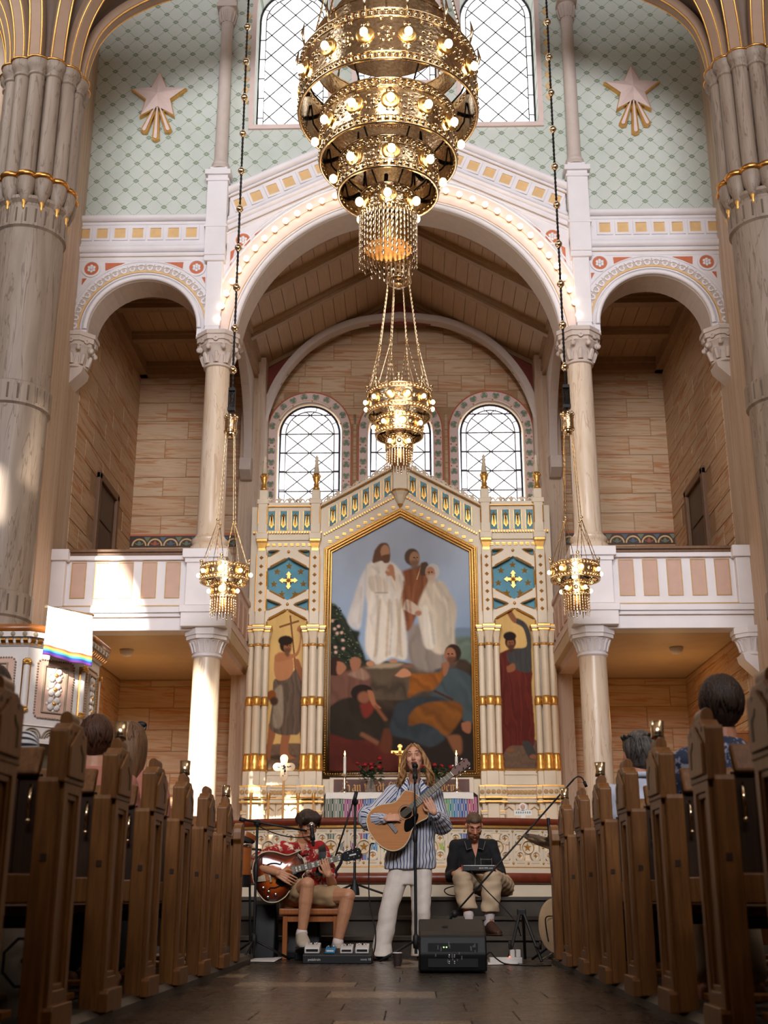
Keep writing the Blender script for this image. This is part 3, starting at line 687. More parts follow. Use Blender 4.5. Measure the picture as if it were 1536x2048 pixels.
# ---- timber ceilings
ce = st('ceiling', (AX, 17.2, 9.1), 'plank ceiling of the chancel with gabled beams', 'ceiling')
SL = math.atan2(1.33, 2.35); n = 13; LL = math.hypot(1.33, 2.35)
pk = MB().box((-LL/n/2+.004, -1.75, 0), (LL/n/2-.004, 1.75, .03)).me('ceiling_plank', M['plank'])
for s in (-1, 1):
    for i in range(n):
        d = (i+.5)/n; inst('ceiling_plank', pk, ce, T3(U(s, 2.35*(1-d)), 17.25, 9.1+1.33*d) @ RY(s*SL))
    MB().add([(U(s, 2.5), 15.4, 9.15), (AX, 15.4, 10.56), (AX, 19.2, 10.56), (U(s, 2.5), 19.2, 9.15), (U(s, 2.5), 15.4, 9.25), (AX, 15.4, 10.66), (AX, 19.2, 10.66), (U(s, 2.5), 19.2, 9.25)], [(0, 1, 2, 3), (4, 5, 6, 7), (0, 4, 5, 1), (2, 3, 7, 6)]).build('roof_boarding', M['rafter'], ce)
    for y in (15.62, 16.25, 17.35, 18.75):
        MB().add([(U(s, 2.42), y-.09, 8.98), (AX, y-.09, 10.36), (AX, y+.09, 10.36), (U(s, 2.42), y+.09, 8.98), (U(s, 2.42), y-.09, 9.13), (AX, y-.09, 10.5), (AX, y+.09, 10.5), (U(s, 2.42), y+.09, 9.13)],
             [(0, 1, 2, 3), (0, 4, 5, 1), (3, 2, 6, 7), (4, 7, 6, 5), (0, 3, 7, 4)]).add([(U(s, 2.42), y-.05, 8.93), (AX, y-.05, 10.31), (AX, y+.05, 10.31), (U(s, 2.42), y+.05, 8.93), (U(s, 2.42), y-.05, 9.0), (AX, y-.05, 10.4), (AX, y+.05, 10.4), (U(s, 2.42), y+.05, 9.0)],
             [(0, 1, 2, 3), (0, 4, 5, 1), (3, 2, 6, 7)]).build('ceiling_beam', M['rafter'], ce)
    # wall plate with eave mouldings over the side openings
    m = MB(); m.box((U(s, 2.36), 15.5, 8.72), (U(s, 2.56), 19, 9.25)); m.box((U(s, 2.32), 15.5, 9.02), (U(s, 2.36), 19, 9.1)); m.box((U(s, 2.34), 15.5, 8.80), (U(s, 2.36), 19, 8.86)); m.build('wall_plate', M['rafter'], ce)
    # side gallery ceiling
    sp = MB().box((-.10, -1.75, 0), (.10, 1.75, .03)).me('ceiling_plank', M['plank'])
    for i in range(10): inst('ceiling_plank', sp, ce, T3(U(s, 2.62+i*.208), 17.25, 9.27))
    MB().box((U(s, 2.5), 15.4, 9.3), (U(s, 4.6), 19.2, 9.4)).build('roof_boarding', M['rafter'], ce)
    for y in (16.65, 17.75): MB().box((U(s, 2.5), y-.08, 9.14), (U(s, 4.5), y+.08, 9.28)).box((U(s, 2.5), y-.12, 9.22), (U(s, 4.5), y+.12, 9.28)).build('ceiling_beam', M['rafter'], ce)
    m = MB().box((U(s, 2.5), 18.85, 9.05), (U(s, 4.5), 19, 9.28)).box((U(s, 4.36), 15.5, 9.05), (U(s, 4.5), 19, 9.28)).box((U(s, 2.5), 18.78, 9.18), (U(s, 4.5), 18.9, 9.28)); m.build('ceiling_cornice', M['rafter'], ce)
# truss arch in front of the rear wall
tr = st('trim_3', (AX, 18.6, 7), 'arched timber truss with red painted spandrels in front of the altar windows', 'truss')
cv = spline([(2.38, 6.9, 0), (2.28, 7.9, 0), (2.02, 8.75, 0), (1.5, 9.42, 0), (.8, 9.80, 0), (0, 9.92, 0)], 6); cv = [(p[0], p[1]) for p in cv]; cv = cv+[(-a, b) for a, b in reversed(cv[:-1])]
def off(c, d):
    o = []
    for i in range(len(c)):
        a, b = c[max(0, i-1)], c[min(len(c)-1, i+1)]; t = Vector((b[0]-a[0], b[1]-a[1])).normalized(); o.append((c[i][0]-t.y*d, c[i][1]+t.x*d))
    return o
lo = [(AX+a, b) for a, b in cv]; hi = [(AX+a, b) for a, b in off(cv, -.11)]
MB().prism(lo+hi[::-1], 18.52, 18.72).build('arch_brace', M['greybeige'], tr)
for s in (-1, 1):
    MB().prism([(U(s, a), b) for a, b in ((2.35, 8.0), (2.35, 9.0), (1.35, 9.56), (1.75, 9.32), (2.1, 8.80))], 18.66, 18.70).build('red_spandrel', M['goldd'] if 0 else M['rose2'] if 'rose2' in M else M.setdefault('rose2', plain('painted_oxblood', S(128, 52, 38), .7)), tr)
    MB().prism([(U(s, 2.30), 6.4), (U(s, 2.42), 6.4), (U(s, 2.42), 9.05), (U(s, 2.30), 9.05)], 18.5, 18.8).build('truss_post', M['greybeige'], tr, bevel=.01)
    m = MB()
    for q in range(5): m.tube([(U(s, 2.25-.1*q)+.05*cos(a)*s, 18.655, 8.45+.17*q+.05*sin(a)) for a in [R(40*i) for i in range(7)]], .010, 4)
    m.build('painted_scroll', M['sage'], tr)
MB().prism([(AX-.75, 9.86), (AX+.75, 9.86), (AX, 10.28)], 18.66, 18.70).build('red_spandrel', M['rose2'], tr)
for s in (-1, 1):   # pilaster, curved bracket and pendant
    e = st('trim_%d' % (4 if s < 0 else 5), (U(s, 2.5), 18.4, 4), 'beige pilaster with a curved roof bracket and pendant %s' % ('on the pulpit side of the altar' if s < 0 else 'on the drum side of the altar'), 'bracket')
    MB().box((U(s, 2.24), 18.3, .8), (U(s, 2.62), 18.98, 9.1)).build('pilaster', M['pier'], e, bevel=.01)
    c = bez((0, 18.3, 7.2), (0, 18.3, 7.9), (0, 18.05, 8.5), (0, 16.75, 8.75), 14)
    MB().prism([(p[1]-.02, p[2]) for p in c]+[(16.75, 8.95), (18.35, 8.95), (18.35, 7.2)], U(s, 2.42), U(s, 2.56), 'x').build('curved_bracket', M['greybeige'], e, bevel=.008)
    MB().prism([(18.2, 6.9), (18.0, 7.0), (18.0, 7.2), (18.35, 7.3), (18.35, 6.9)], U(s, 2.40), U(s, 2.58), 'x').build('bracket_foot', M['greybeige'], e, bevel=.008)
    MB().lathe([(0.005, 8.32), (.03, 8.36), (.04, 8.42), (.10, 8.46), (.10, 8.5), (.06, 8.54), (.07, 8.66), (.10, 8.76)], (U(s, 2.48), 16.7, 0), 14).build('pendant_drop', M['greybeige'], e, 45)

# ---- galleries: balcony fronts, slab, side parapets
fb, pb = sunk(.172, .46, .012, .012, M['whiteline'], M['pink'], 'balcony_panel')
for s in (-1, 1):
    nb = 'on the sunlit pulpit side' if s < 0 else 'on the side opposite the pulpit'
    g = st('trim_%d' % (6 if s < 0 else 7), (U(s, 3.5), 15, 3.7), 'white balcony front with five pink sunk panels '+nb, 'balcony')
    MB().box((U(s, 2.3), 15.1, 3.80), (U(s, 4.5), 19, 4.02)).build('upper_slab', M['creamd'], g)
    MB().box((U(s, 2.7), 15.02, 4.02), (U(s, 4.5), 15.12, 4.73)).build('parapet', M['white'], g)
    m = MB()
    for z0, z1, d in ((3.73, 3.92, .0), (3.90, 3.95, .04), (3.95, 4.03, .07), (4.66, 4.72, .03)): m.box((U(s, 2.3), 15.0-d, z0), (U(s, 4.52), 15.3, z1))
    m.build('balcony_moulding', M['white'], g, bevel=.008)
    MB().box((U(s, 2.3), 14.93, 4.03), (U(s, 4.5), 15.2, 4.045)).box((U(s, 2.7), 14.985, 3.896), (U(s, 4.5), 15.2, 3.902)).build('gilded_line', M['whiteline'], g)
    MB().box((U(s, 2.28), 14.94, 4.76), (U(s, 4.5), 15.24, 4.80)).box((U(s, 2.28), 14.97, 4.72), (U(s, 4.5), 15.2, 4.762)).build('hand_rail', M['framewood'], g, bevel=.008)
    m = MB(); m.box((U(s, 2.25), 14.9, 4.04), (U(s, 2.74), 15.35, 4.62)); m.box((U(s, 2.20), 14.85, 4.66), (U(s, 2.79), 15.4, 4.78)); m.box((U(s, 2.23), 14.88, 4.60), (U(s, 2.76), 15.4, 4.67))
    m.box((U(s, 2.2), 14.88, 3.76), (U(s, 2.78), 15.4, 3.95)); m.box((U(s, 2.2), 14.86, 3.94), (U(s, 2.80), 15.4, 4.03)); m.build('pedestal', M['white'], g, bevel=.008)
    m = MB(); m.box((U(s, 4.32), 14.92, 4.03), (U(s, 4.55), 15.2, 4.64)); m.box((U(s, 4.28), 14.88, 4.64), (U(s, 4.58), 15.2, 4.79)); m.build('end_post', M['white'], g, bevel=.008)
    for i in range(5):
        T = T3(U(s, 2.93+i*.308), 15.018, 4.40); inst('panel_frame', fb, g, T); inst('balcony_panel', pb, g, T)
    # parapet returning along the chancel
    X = U(s, 2.34)
    m = MB(); m.box((X, 15.35, 4.05), (X+s*.08, 18.35, 4.76)); m.box((X-s*.03, 15.35, 4.74), (X+s*.12, 18.35, 4.80)); m.box((X-s*.05, 15.35, 3.98), (X+s*.1, 18.35, 4.06))
    m.prism([(X+s*.14, 3.98), (X-s*.02, 3.98), (X+s*.02, 3.86), (X+s*.08, 3.74), (X+s*.3, 3.74), (X+s*.3, 3.98)], 15.35, 18.35); m.build('side_parapet', M['pinkband'], g)
    for i in range(6): MB().box((X-s*.012, 15.55+i*.46, 4.18), (X, 15.55+i*.46+.30, 4.62)).build('parapet_panel', M['pink'], g, bevel=.004)
# white dome lamps under the galleries
for s in (-1, 1):
    X = U(s, 3.85); d = MB().lathe([(0.001, 3.70), (.06, 3.715), (.09, 3.75), (.10, 3.80)], (X, 16.6, 0), 18).build('ceiling_lamp', M['white'], None, True)
    tag(d, 'small white dome lamp under the balcony %s' % ('behind the pulpit' if s < 0 else 'opposite the pulpit'), 'lamp')
    lamp('gallery_lamp', 'POINT', (X, 17.2, 2.9), 9, (1, .54, .18), shadow_soft_size=.25)

# ---- columns
def capital_lower(m, c, z0, z1, r):
    m.lathe([(r, z0-.05), (r+.02, z0-.03), (r+.02, z0-.01), (r, z0), (r+.01, z0+.02), (r+.03, z0+.12), (r+.08, z0+.19)], c, 24)
    o = [(c[0]+(r+.10)*cos(R(22.5+45*i))/cos(R(22.5)), c[1]+(r+.10)*sin(R(22.5+45*i))/cos(R(22.5))) for i in range(8)]
    o2 = [(c[0]+(r+.085)*cos(R(22.5+45*i))/cos(R(22.5)), c[1]+(r+.085)*sin(R(22.5+45*i))/cos(R(22.5))) for i in range(8)]
    m.prism(o2, z0+.18, z0+.23, 'z'); m.prism(o, z0+.23, z1, 'z')
    for i in range(16):
        a = TAU*i/16; b = TAU*(i+.5)/16
        P = lambda rr, z, q: (c[0]+rr*cos(q), c[1]+rr*sin(q), z)
        m.tube([P(r+.012, z0+.02, a), P(r+.03, z0+.09, a), P(r+.06, z0+.16, a), P(r+.055, z0+.165, b), P(r+.03, z0+.13, b)], .011, 5)
def capital_upper(m, c, z0, z1, r, half=None):
    m.lathe([(r+.0, z0-.03), (r+.03, z0-.02), (r+.03, z0+.005), (r+.005, z0+.02), (r+.01, z0+.1), (r+.05, z0+.24), (r+.09, z0+.28)], c, 24)
    for k, (e, a, b) in enumerate(((.09, .28, .33), (.12, .33, .40), (.14, .40, z1-z0))):
        m.prism([(c[0]+(r+e)*cos(R(22.5+45*i))/cos(R(22.5)), c[1]+(r+e)*sin(R(22.5+45*i))/cos(R(22.5))) for i in range(8)], z0+a, z0+b, 'z')
    P = lambda rr, z, q: (c[0]+rr*cos(q), c[1]+rr*sin(q), z)
    for i in range(8):
        a = TAU*i/8; b = a+R(22.5)
        # corner volutes and acanthus leaves
        m.tube([P(r+.02, z0+.03, a), P(r+.05, z0+.12, a), P(r+.075, z0+.17, a), P(r+.085, z0+.15, a)], [.03, .035, .026, .012], 6)
        for q in (-.16, .16): m.tube([P(r+.012, z0+.03, a+q), P(r+.03, z0+.10, a+q*1.1), P(r+.035, z0+.14, a+q*1.5)], .012, 5)
        pts = [P(r+.11-.045*t*0+.04*cos(PI*.5+TAU*t*1.1)*(1-t*.6), z0+.235+.04*sin(PI*.5+TAU*t*1.1)*(1-t*.6), b) for t in [j/10 for j in range(11)]]
        m.tube(pts, [.022-.008*j/10 for j in range(11)], 6)
        m.ball(P(r+.11, z0+.225, b), .036, 8, 5)
        m.lathe([(.032, -.012), (.036, .012), (.016, .016), (.016, 0)], P(r+.115, z0+.335, a), 10, M=(RZ(a) @ RY(PI/2)).to_3x3())
for s in (-1, 1):
    side = 'beside the pulpit' if s < 0 else 'on the side opposite the pulpit'
    c = (U(s, 2.47), 15.2, 0)
    e = empty('column', (c[0], 15.2, .5), 'short cream marble column carrying the balcony %s' % ('lit by the sun beside the pulpit' if s < 0 else 'opposite the pulpit'), 'column')
    MB().lathe([(.26, .5), (.26, .62), (.24, .66), (.205, .70), (.19, .76), (.185, 1.5), (.172, 3.42)], c, 32).build('shaft', M['marble'], e, 40)
    m = MB(); capital_lower(m, c, 3.44, 3.76, .175); m.build('capital', M['white'], e, 35)
    c = (U(s, 2.49), 15.14, 0)
    e = empty('column', (c[0], c[1], 4.78), 'tall cream marble column between balcony and arches '+side, 'column')
    MB().lathe([(.27, 4.78), (.27, 4.83), (.25, 4.86), (.225, 4.88), (.245, 4.92), (.245, 4.95), (.21, 4.98), (.185, 5.02), (.18, 5.2), (.166, 7.44)], c, 32).build('shaft', M['marble'], e, 40)
    m = MB(); capital_upper(m, c, 7.44, 7.90, .166); m.build('capital', M['greybeige'], e, 35)
    # corbel capitals against the outer piers
    for nmz, z0, z1, r, mt in (('upper', 7.44, 7.90, .15, 'greybeige'), ('lower', 3.42, 3.74, .14, 'white')):
        c2 = (U(s, 4.48), 15.12, 0); m = MB()
        (capital_upper if nmz == 'upper' else capital_lower)(m, c2, z0, z1, r)
        m.prism([(c2[0]-s*.16, z0-.02), (c2[0]-s*.14, z0-.10), (c2[0]+s*.06, z0-.30), (c2[0]+s*.12, z0-.02)], 14.98, 15.3)
        tag(m.build('trim_%d' % ({('upper', -1): 8, ('upper', 1): 9, ('lower', -1): 10, ('lower', 1): 11}[(nmz, s)]), M[mt], None, 35), 'carved corbel capital at the %s end of the %s' % ('pier', 'arch ' + side if nmz == 'upper' else 'balcony ' + side), 'corbel', kind='structure')
# ---- outer piers, round pillars with colonnettes, ribs
for s in (-1, 1):
    side = 'above the pulpit' if s < 0 else 'on the side opposite the pulpit'
    w = st('pillar', (U(s, 4.42), 12.7, 0), 'great grey-brown round pillar with clustered shafts and gilded rings '+side, 'pillar')
    m = MB(); m.box((U(s, 4.5), 14.3, 0), (U(s, 5.6), 15.5, 16)); m.build('pier', M['pier'], w)
    MB().box((U(s, 4.62), 13.3, 0), (U(s, 5.6), 14.3, 16)).build('pier_return', M['pier'], w)
    for u0, yq in ((4.5, 14.3), (4.62, 13.3)): MB().tube([(U(s, u0+.03), yq-.015, 0), (U(s, u0+.03), yq-.015, 15)], .035, 10).build('pier_edge_roll', M['pier'], w, True)
    c = (U(s, 4.42), 12.7, 0)
    def band(z): return [(.40, z-.01), (.412, z), (.43, z+.012), (.43, z+.268), (.412, z+.28), (.40, z+.29)]
    MB().lathe([(.55, 0), (.55, .4), (.45, .5), (.41, .6)]+band(3.34)+band(5.76)+band(8.0)+[(.40, 8.32), (.44, 8.36), (.44, 8.40), (.36, 8.42), (.36, 10.3)], c, 48).build('shaft', M['taupe'], w, 35)
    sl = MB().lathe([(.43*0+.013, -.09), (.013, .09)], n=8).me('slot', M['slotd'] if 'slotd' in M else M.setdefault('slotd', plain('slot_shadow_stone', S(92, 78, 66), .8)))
    for z in (3.34, 5.76, 8.0):
        for i in range(12):
            a = R(-170+i*15) if 1 else 0
            MB().box((-.012, -.004, -.085), (.012, .004, .085)) if 0 else inst('slot', sl, w, T3(c[0]+.424*cos(a), c[1]+.424*sin(a), z+.14))
    ring = [R(-90+5*s*-1+27.7*k*1) for k in range(-4, 5)]
    for a in ring:
        q = (c[0]+.40*cos(a), c[1]+.40*sin(a), 0)
        MB().lathe([(.10, 8.70), (.095, 8.74), (.092, 10.06), (.11, 10.075), (.11, 10.10), (.095, 10.11), (.12, 10.17), (.145, 10.20), (.145, 10.24), (.15, 10.27)], q, 16).build('clustered_shaft', M['taupe'], w, 40)
        MB().lathe([(.02, 8.30), (.05, 8.34), (.10, 8.47), (.115, 8.58), (.11, 8.62)], q, 16).build('acorn_base', M['taupe'], w, 50)
        MB().lathe([(.11, 8.62), (.135, 8.635), (.14, 8.665), (.12, 8.69), (.10, 8.70)], q, 16).build('gilded_ring', M['goldd'], w, True)
        MB().lathe([(.005, 8.20), (.02, 8.24), (.016, 8.27), (.03, 8.31), (.02, 8.34)], (c[0]+.425*cos(a), c[1]+.425*sin(a), 0), 10).build('gilded_drop', M['gold'], w, True)
        MB().tube([(q[0]+.15*cos(t), q[1]+.15*sin(t), 10.28) for t in [TAU*i/18 for i in range(18)]], .016, 6, True).build('gilded_ring', M['goldd'], w, True)
    MB().lathe([(.43, 10.22), (.50, 10.26), (.50, 10.30), (.30, 10.31)], c, 32).build('abacus', M['taupe'], w, 40)
    # ribs
    v = st('ceiling_vault' if s < 0 else 'ceiling_vault', (c[0], c[1], 10.3), 'fan of beige vault ribs with gold edges springing from the pillar '+side, 'vault')
    prof = [(0, 0), (.012, .2), (.05, .45), (.14, .75), (.30, 1.02), (.55, 1.28), (.95, 1.55), (1.5, 1.78), (2.4, 2.0), (4.0, 2.3)]
    angs = [R(-90+s*x) for x in (-98, -62, -33, 0, 25, 52, 82)]
    cur = []
    for a in angs:
        d = Vector((cos(a), sin(a), 0)); base = Vector((c[0], c[1], 10.29))+d*.37
        P = spline([base+d*h+Vector((0, 0, z)) for h, z in prof], 3); cur.append(P)
        lat = Vector((-sin(a), cos(a), 0)); ups = [d]*len(P)
        m = MB(); m.sweep(P, [(-.085, .0), (.085, .0), (.085, .10), (.055, .125), (-.055, .125), (-.085, .10)], [tuple(d)]*len(P)); 
        # the section's up runs to the inside of the curve
        m.build('rib', M['rib'], v)
        for q in (-.075, .075):
            pts = []
            for i, p in enumerate(P):
                t = (P[min(i+1, len(P)-1)]-P[max(0, i-1)]).normalized(); u = (d-t*d.dot(t)); u = u.normalized() if u.length > 1e-5 else d; pts.append(p+u*.118+t.cross(u)*q)
            MB().tube(pts, .011, 5).build('gilded_edge', M['gold'], v, True)
    for i in range(len(cur)-1):
        A, B = cur[i], cur[i+1]; vs = []; fs = []; nq = 6
        for j in range(len(A)):
            for k in range(nq+1):
                p = A[j].lerp(B[j], k/nq); rr = (p-Vector((c[0], c[1], p.z))); vs.append(p-rr.normalized()*(.10*sin(PI*k/nq)*min(1, j/6)))
        for j in range(len(A)-1):
            for k in range(nq): fs.append((j*(nq+1)+k, j*(nq+1)+k+1, (j+1)*(nq+1)+k+1, (j+1)*(nq+1)+k))
        n0 = len(vs)
        MB().add(vs, fs).build('vault_web', M['web'], v, True)
# ---- nave shell (not in view): side walls, west wall with added openings cut to throw the sun patches, roof
ns = st('wall_nave', (0, 2, 0), 'plain nave walls and roof around the congregation', 'wall')
M['shell'] = plain('nave_plaster', S(116, 98, 80), .85)
MB().box((-7.6, -9, 0), (-7.3, 15.8, 18)).box((7.0, -9, 0), (7.3, 15.8, 18)).build('side_wall', M['shell'], ns)
MB().box((-7.6, -9.2, 17.2), (7.3, 15.9, 17.5)).build('roof', M['shell'], ns)
def back(p, yw=-8.85):
    t = (p.y-yw)/SUN.y; return (p.x-SUN.x*t, p.z-SUN.z*t)
patch = [[at(168, 1262, 15), at(190, 1150, 15), at(196, 1104, 15), at(228, 1104, 15), at(262, 1170, 15), at(280, 1215, 15), at(287, 1262, 15)],
         [at(355, 1640, 15), at(362, 1325, 15), at(378, 1312, 15), at(412, 1360, 15), at(440, 1430, 15), at(445, 1640, 15)],
         [at(498, 1660, 18), at(518, 1535, 18), at(548, 1535, 18), at(556, 1590, 18), at(600, 1610, 18), at(592, 1660, 18)],
         [at(132, 1470, 12), at(134, 1366, 12), at(182, 1374, 12), at(188, 1470, 12)],
         [at(80, 1360, 11.6), at(84, 1205, 11.6), at(190, 1205, 11.6), at(184, 1345, 11.6)],
         [at(-30, 1040, 12.3), at(-30, 930, 12.3), at(3, 930, 12.3), at(5, 980, 12.3), at(2, 1040, 12.3)]]
hol = []
for p in patch:
    q = [back(Vector(v)) for v in p]; hol.append(q)
MB().plate([(-7.6, 0), (7.3, 0), (7.3, 18), (-7.6, 18)], hol, -8.95, -8.85).build('west_wall', M['shell'], ns)
print('SUNHOLES', [[(round(a, 2), round(b, 2)) for a, b in q] for q in hol])

og = st('trim_12', (0, -4, 4.5), 'unseen slab and parapet added to shade the pews', 'light blocker'); MB().box((-7.3, -8.8, 4.3), (7.0, -1.2, 4.6)).box((-7.3, -1.3, 4.3), (7.0, -1.2, 5.6)).build('upper_slab', M['shell'], og)  # out of view, added to keep low west light off the pews
# ================================================================ ALTARPIECE
class Canvas:
    """flat painting held as vertex colours on one fine grid; coordinates are those of the painted surface"""
    def __init__(s, w, h, x0, y0, x1, y1, bg):
        s.w, s.h = w, h; s.X, s.Y = np.meshgrid(np.linspace(x0, x1, w), np.linspace(y0, y1, h)); s.x0, s.y0, s.x1, s.y1 = x0, y0, x1, y1
        s.c = np.zeros((h, w, 3)); s.c[:] = bg; s.r = np.random.RandomState(5)
    def lin(s, c): return np.array(S(*c)[:3])
    def noise(s, n):
        o = np.zeros((s.h, s.w))
        for k in range(4):
            m = n*2**k; g = s.r.rand(m+2, m+2); a = np.linspace(0, m, s.w); b = np.linspace(0, m, s.h); i = a.astype(int); j = b.astype(int); fa = a-i; fb = (b-j)[:, None]
            fa = fa*fa*(3-2*fa); fb = fb*fb*(3-2*fb)
            o += ((g[j][:, i]*(1-fa)+g[j][:, i+1]*fa)*(1-fb)+(g[j+1][:, i]*(1-fa)+g[j+1][:, i+1]*fa)*fb)/2**k
        return o/1.875-.5
    def blur(s, a, k):
        for _ in range(2):
            if k < 1: return a
            p = np.pad(a, k, mode='edge'); c = np.cumsum(np.pad(p, ((1, 0), (0, 0))), 0); p = (c[2*k+1:]-c[:-2*k-1])/(2*k+1)
            c = np.cumsum(np.pad(p, ((0, 0), (1, 0))), 1); a = (c[:, 2*k+1:]-c[:, :-2*k-1])/(2*k+1)
        return a
    def mask(s, pts, smooth=True):
        P = [(p.x, p.y) for p in spline([(a, b, 0) for a, b in pts+[pts[0]]], 5)] if smooth else pts
        m = np.zeros((s.h, s.w), bool); n = len(P)
        for i in range(n):
            (xa, ya), (xb, yb) = P[i], P[(i+1) % n]
            if ya == yb: continue
            m ^= ((ya > s.Y) != (yb > s.Y)) & (s.X < (xb-xa)*(s.Y-ya)/(yb-ya)+xa)
        return m.astype(float)
    def poly(s, pts, col, blur=1, folds=0, fang=80, fscale=9, shade=0, smooth=True, a=1):
        m = s.blur(s.mask(pts, smooth), int(round(blur*.8)))*a; c = np.ones((s.h, s.w, 3))*s.lin(col)
        if folds:
            t = R(fang); u = s.X*sin(t)-s.Y*cos(t)*.6; nn = s.noise(5); n2 = s.noise(9); f = (np.sin(u/fscale*.8+nn*16+n2*4)*.65+np.sin(u/fscale*1.7+nn*22+n2*9)*.35); c *= (1+folds*f)[..., None]
        if shade:
            xs = [p[0] for p in pts]; u = (s.X-min(xs))/(max(xs)-min(xs)+1e-6); c *= (1-shade*(u-.4))[..., None]
        c *= (1+.10*s.noise(10))[..., None]
        s.c = s.c*(1-m[..., None])+np.clip(c, 0, 1)*m[..., None]
    def ell(s, x, y, rx, ry, col, blur=1, **k): s.poly([(x+rx*cos(t), y+ry*sin(t)) for t in [TAU*i/10 for i in range(10)]], col, blur, **k)
    def line(s, pts, w, col, blur=0):
        for (a, b), (c, d) in zip(pts[:-1], pts[1:]):
            l = math.hypot(c-a, d-b)+1e-6; nx, ny = -(d-b)/l*w/2, (c-a)/l*w/2; s.poly([(a+nx, b+ny), (c+nx, d+ny), (c-nx, d-ny), (a-nx, b-ny)], col, blur, smooth=False)
    def figure_head(s, x, y, r, face, hair, beard=None, turn=1, blur=1):
        s.ell(x-turn*r*.25, y-r*.15, r*1.05, r*1.15, hair, blur); s.ell(x+turn*r*.12, y+r*.1, r*.72, r*.98, face, blur)
        if beard: s.poly([(x-r*.55, y+r*.35), (x+turn*r*.1, y+r*.3), (x+r*.7, y+r*.4), (x+r*.45, y+r*1.4), (x+turn*r*.1, y+r*1.75), (x-r*.4, y+r*1.2)], tuple(.65*p+.35*q for p, q in zip(beard, face)), blur+1, a=.85)
        s.line([(x-r*.3+turn*r*.2, y-r*.05), (x-r*.02+turn*r*.2, y-r*.08)], r*.14, mkc(face, .45), 0); s.line([(x+r*.2+turn*r*.2, y-r*.08), (x+r*.45+turn*r*.15, y-r*.05)], r*.14, mkc(face, .45), 0)
        s.line([(x+turn*r*.25, y), (x+turn*r*.33, y+r*.3)], r*.1, mkc(face, .7), 0)
    def build(s, name, P, inside, mat, parent):
        """P maps (x,y) of the canvas to a world point"""
        xs = np.linspace(s.x0, s.x1, s.w); ys = np.linspace(s.y0, s.y1, s.h)
        vs = [tuple(P(x, y)) for y in ys for x in xs]; fs = []
        for j in range(s.h-1):
            ym = (ys[j]+ys[j+1])/2
            for i in range(s.w-1):
                if inside((xs[i]+xs[i+1])/2, ym): a = j*s.w+i; fs.append((a, a+s.w, a+s.w+1, a+1))
        me = bpy.data.meshes.new(name); me.from_pydata(vs, [], fs); me.materials.append(mat)
        at_ = me.color_attributes.new('paint', 'FLOAT_COLOR', 'POINT'); col = np.ones((len(vs), 4), np.float32); col[:, :3] = np.clip(s.c.reshape(-1, 3)**1.13*1.18, 0, 1); at_.data.foreach_set('color', col.ravel())
        return link(name, me, parent)
def mkc(c, k): return tuple(min(255, x*k) for x in c)
t = NT('oil_paint'); at_ = t.n('ShaderNodeAttribute', attribute_name='paint'); g = t.noise(t.pos(), 90, 3)
M['paint'] = t.set(t.mix(t.math('MULTIPLY', g, .12), at_.outputs['Color'], S(60, 50, 44)), .7, Specular_IOR_Level=.15); t.bump(g, .05, .003)

al = empty('altarpiece', (AX, 18, .86), 'tall cream and gold altarpiece with a gabled painting between two saints', 'altarpiece')
YA = 18.0
# ---- big painting
cv_ = Canvas(320, 592, 60, -20, 1210, 1985, Canvas.lin(None, (186, 194, 204)))
c = cv_
n1, n2 = c.noise(3), c.noise(7)
sky = c.lin((178, 186, 198))[None, None]*np.ones((c.h, c.w, 1))*(1+.35*n1+.15*n2)[..., None]; g = np.clip((c.Y-200)/700, 0, 1)[..., None]
c.c = sky*(1-g)+(c.lin((152, 170, 192))[None, None]*(1+.4*n1+.2*n2)[..., None])*g
c.poly([(900, 930), (1000, 880), (1100, 850), (1220, 870), (1220, 1000), (900, 1000)], (126, 142, 156), 2); c.poly([(900, 960), (1220, 930), (1220, 1180), (900, 1180)], (112, 126, 112), 4, folds=.15, fang=0, fscale=14)
c.poly([(50, 1120), (400, 1100), (700, 1130), (1220, 1160), (1220, 2000), (50, 2000)], (70, 56, 44), 3, folds=.25, fang=20, fscale=22)
c.poly([(50, 1500), (1220, 1550), (1220, 2000), (50, 2000)], (48, 38, 32), 12)
# rose bush
c.poly([(50, 650), (110, 660), (160, 720), (215, 800), (250, 860), (310, 880), (300, 940), (340, 1040), (350, 1130), (200, 1160), (50, 1150)], (52, 58, 44), 2, folds=.4, fang=45, fscale=7)
rr = random.Random(3)
for i in range(150):
    x, y = rr.uniform(60, 340), rr.uniform(650, 1120)
    if x < 90+(y-640)*.55+30: c.ell(x, y, rr.uniform(5, 12), rr.uniform(4, 8), rr.choice([(86, 98, 70), (40, 46, 36), (104, 112, 84)]), 0)
for x, y in ((110, 855), (130, 890), (165, 885), (175, 945), (118, 1000), (140, 835), (180, 1010), (90, 790), (120, 1040)): c.ell(x, y, 13, 12, (222, 184, 166), 1)
# rock ledge
c.poly([(330, 1150), (460, 1130), (640, 1120), (740, 1160), (900, 1180), (960, 1260), (900, 1400), (640, 1420), (400, 1400), (330, 1300)], (96, 82, 66), 2, folds=.35, fang=10, fscale=16)
c.poly([(340, 1165), (500, 1130), (660, 1130), (560, 1165)], (176, 156, 128), 2)
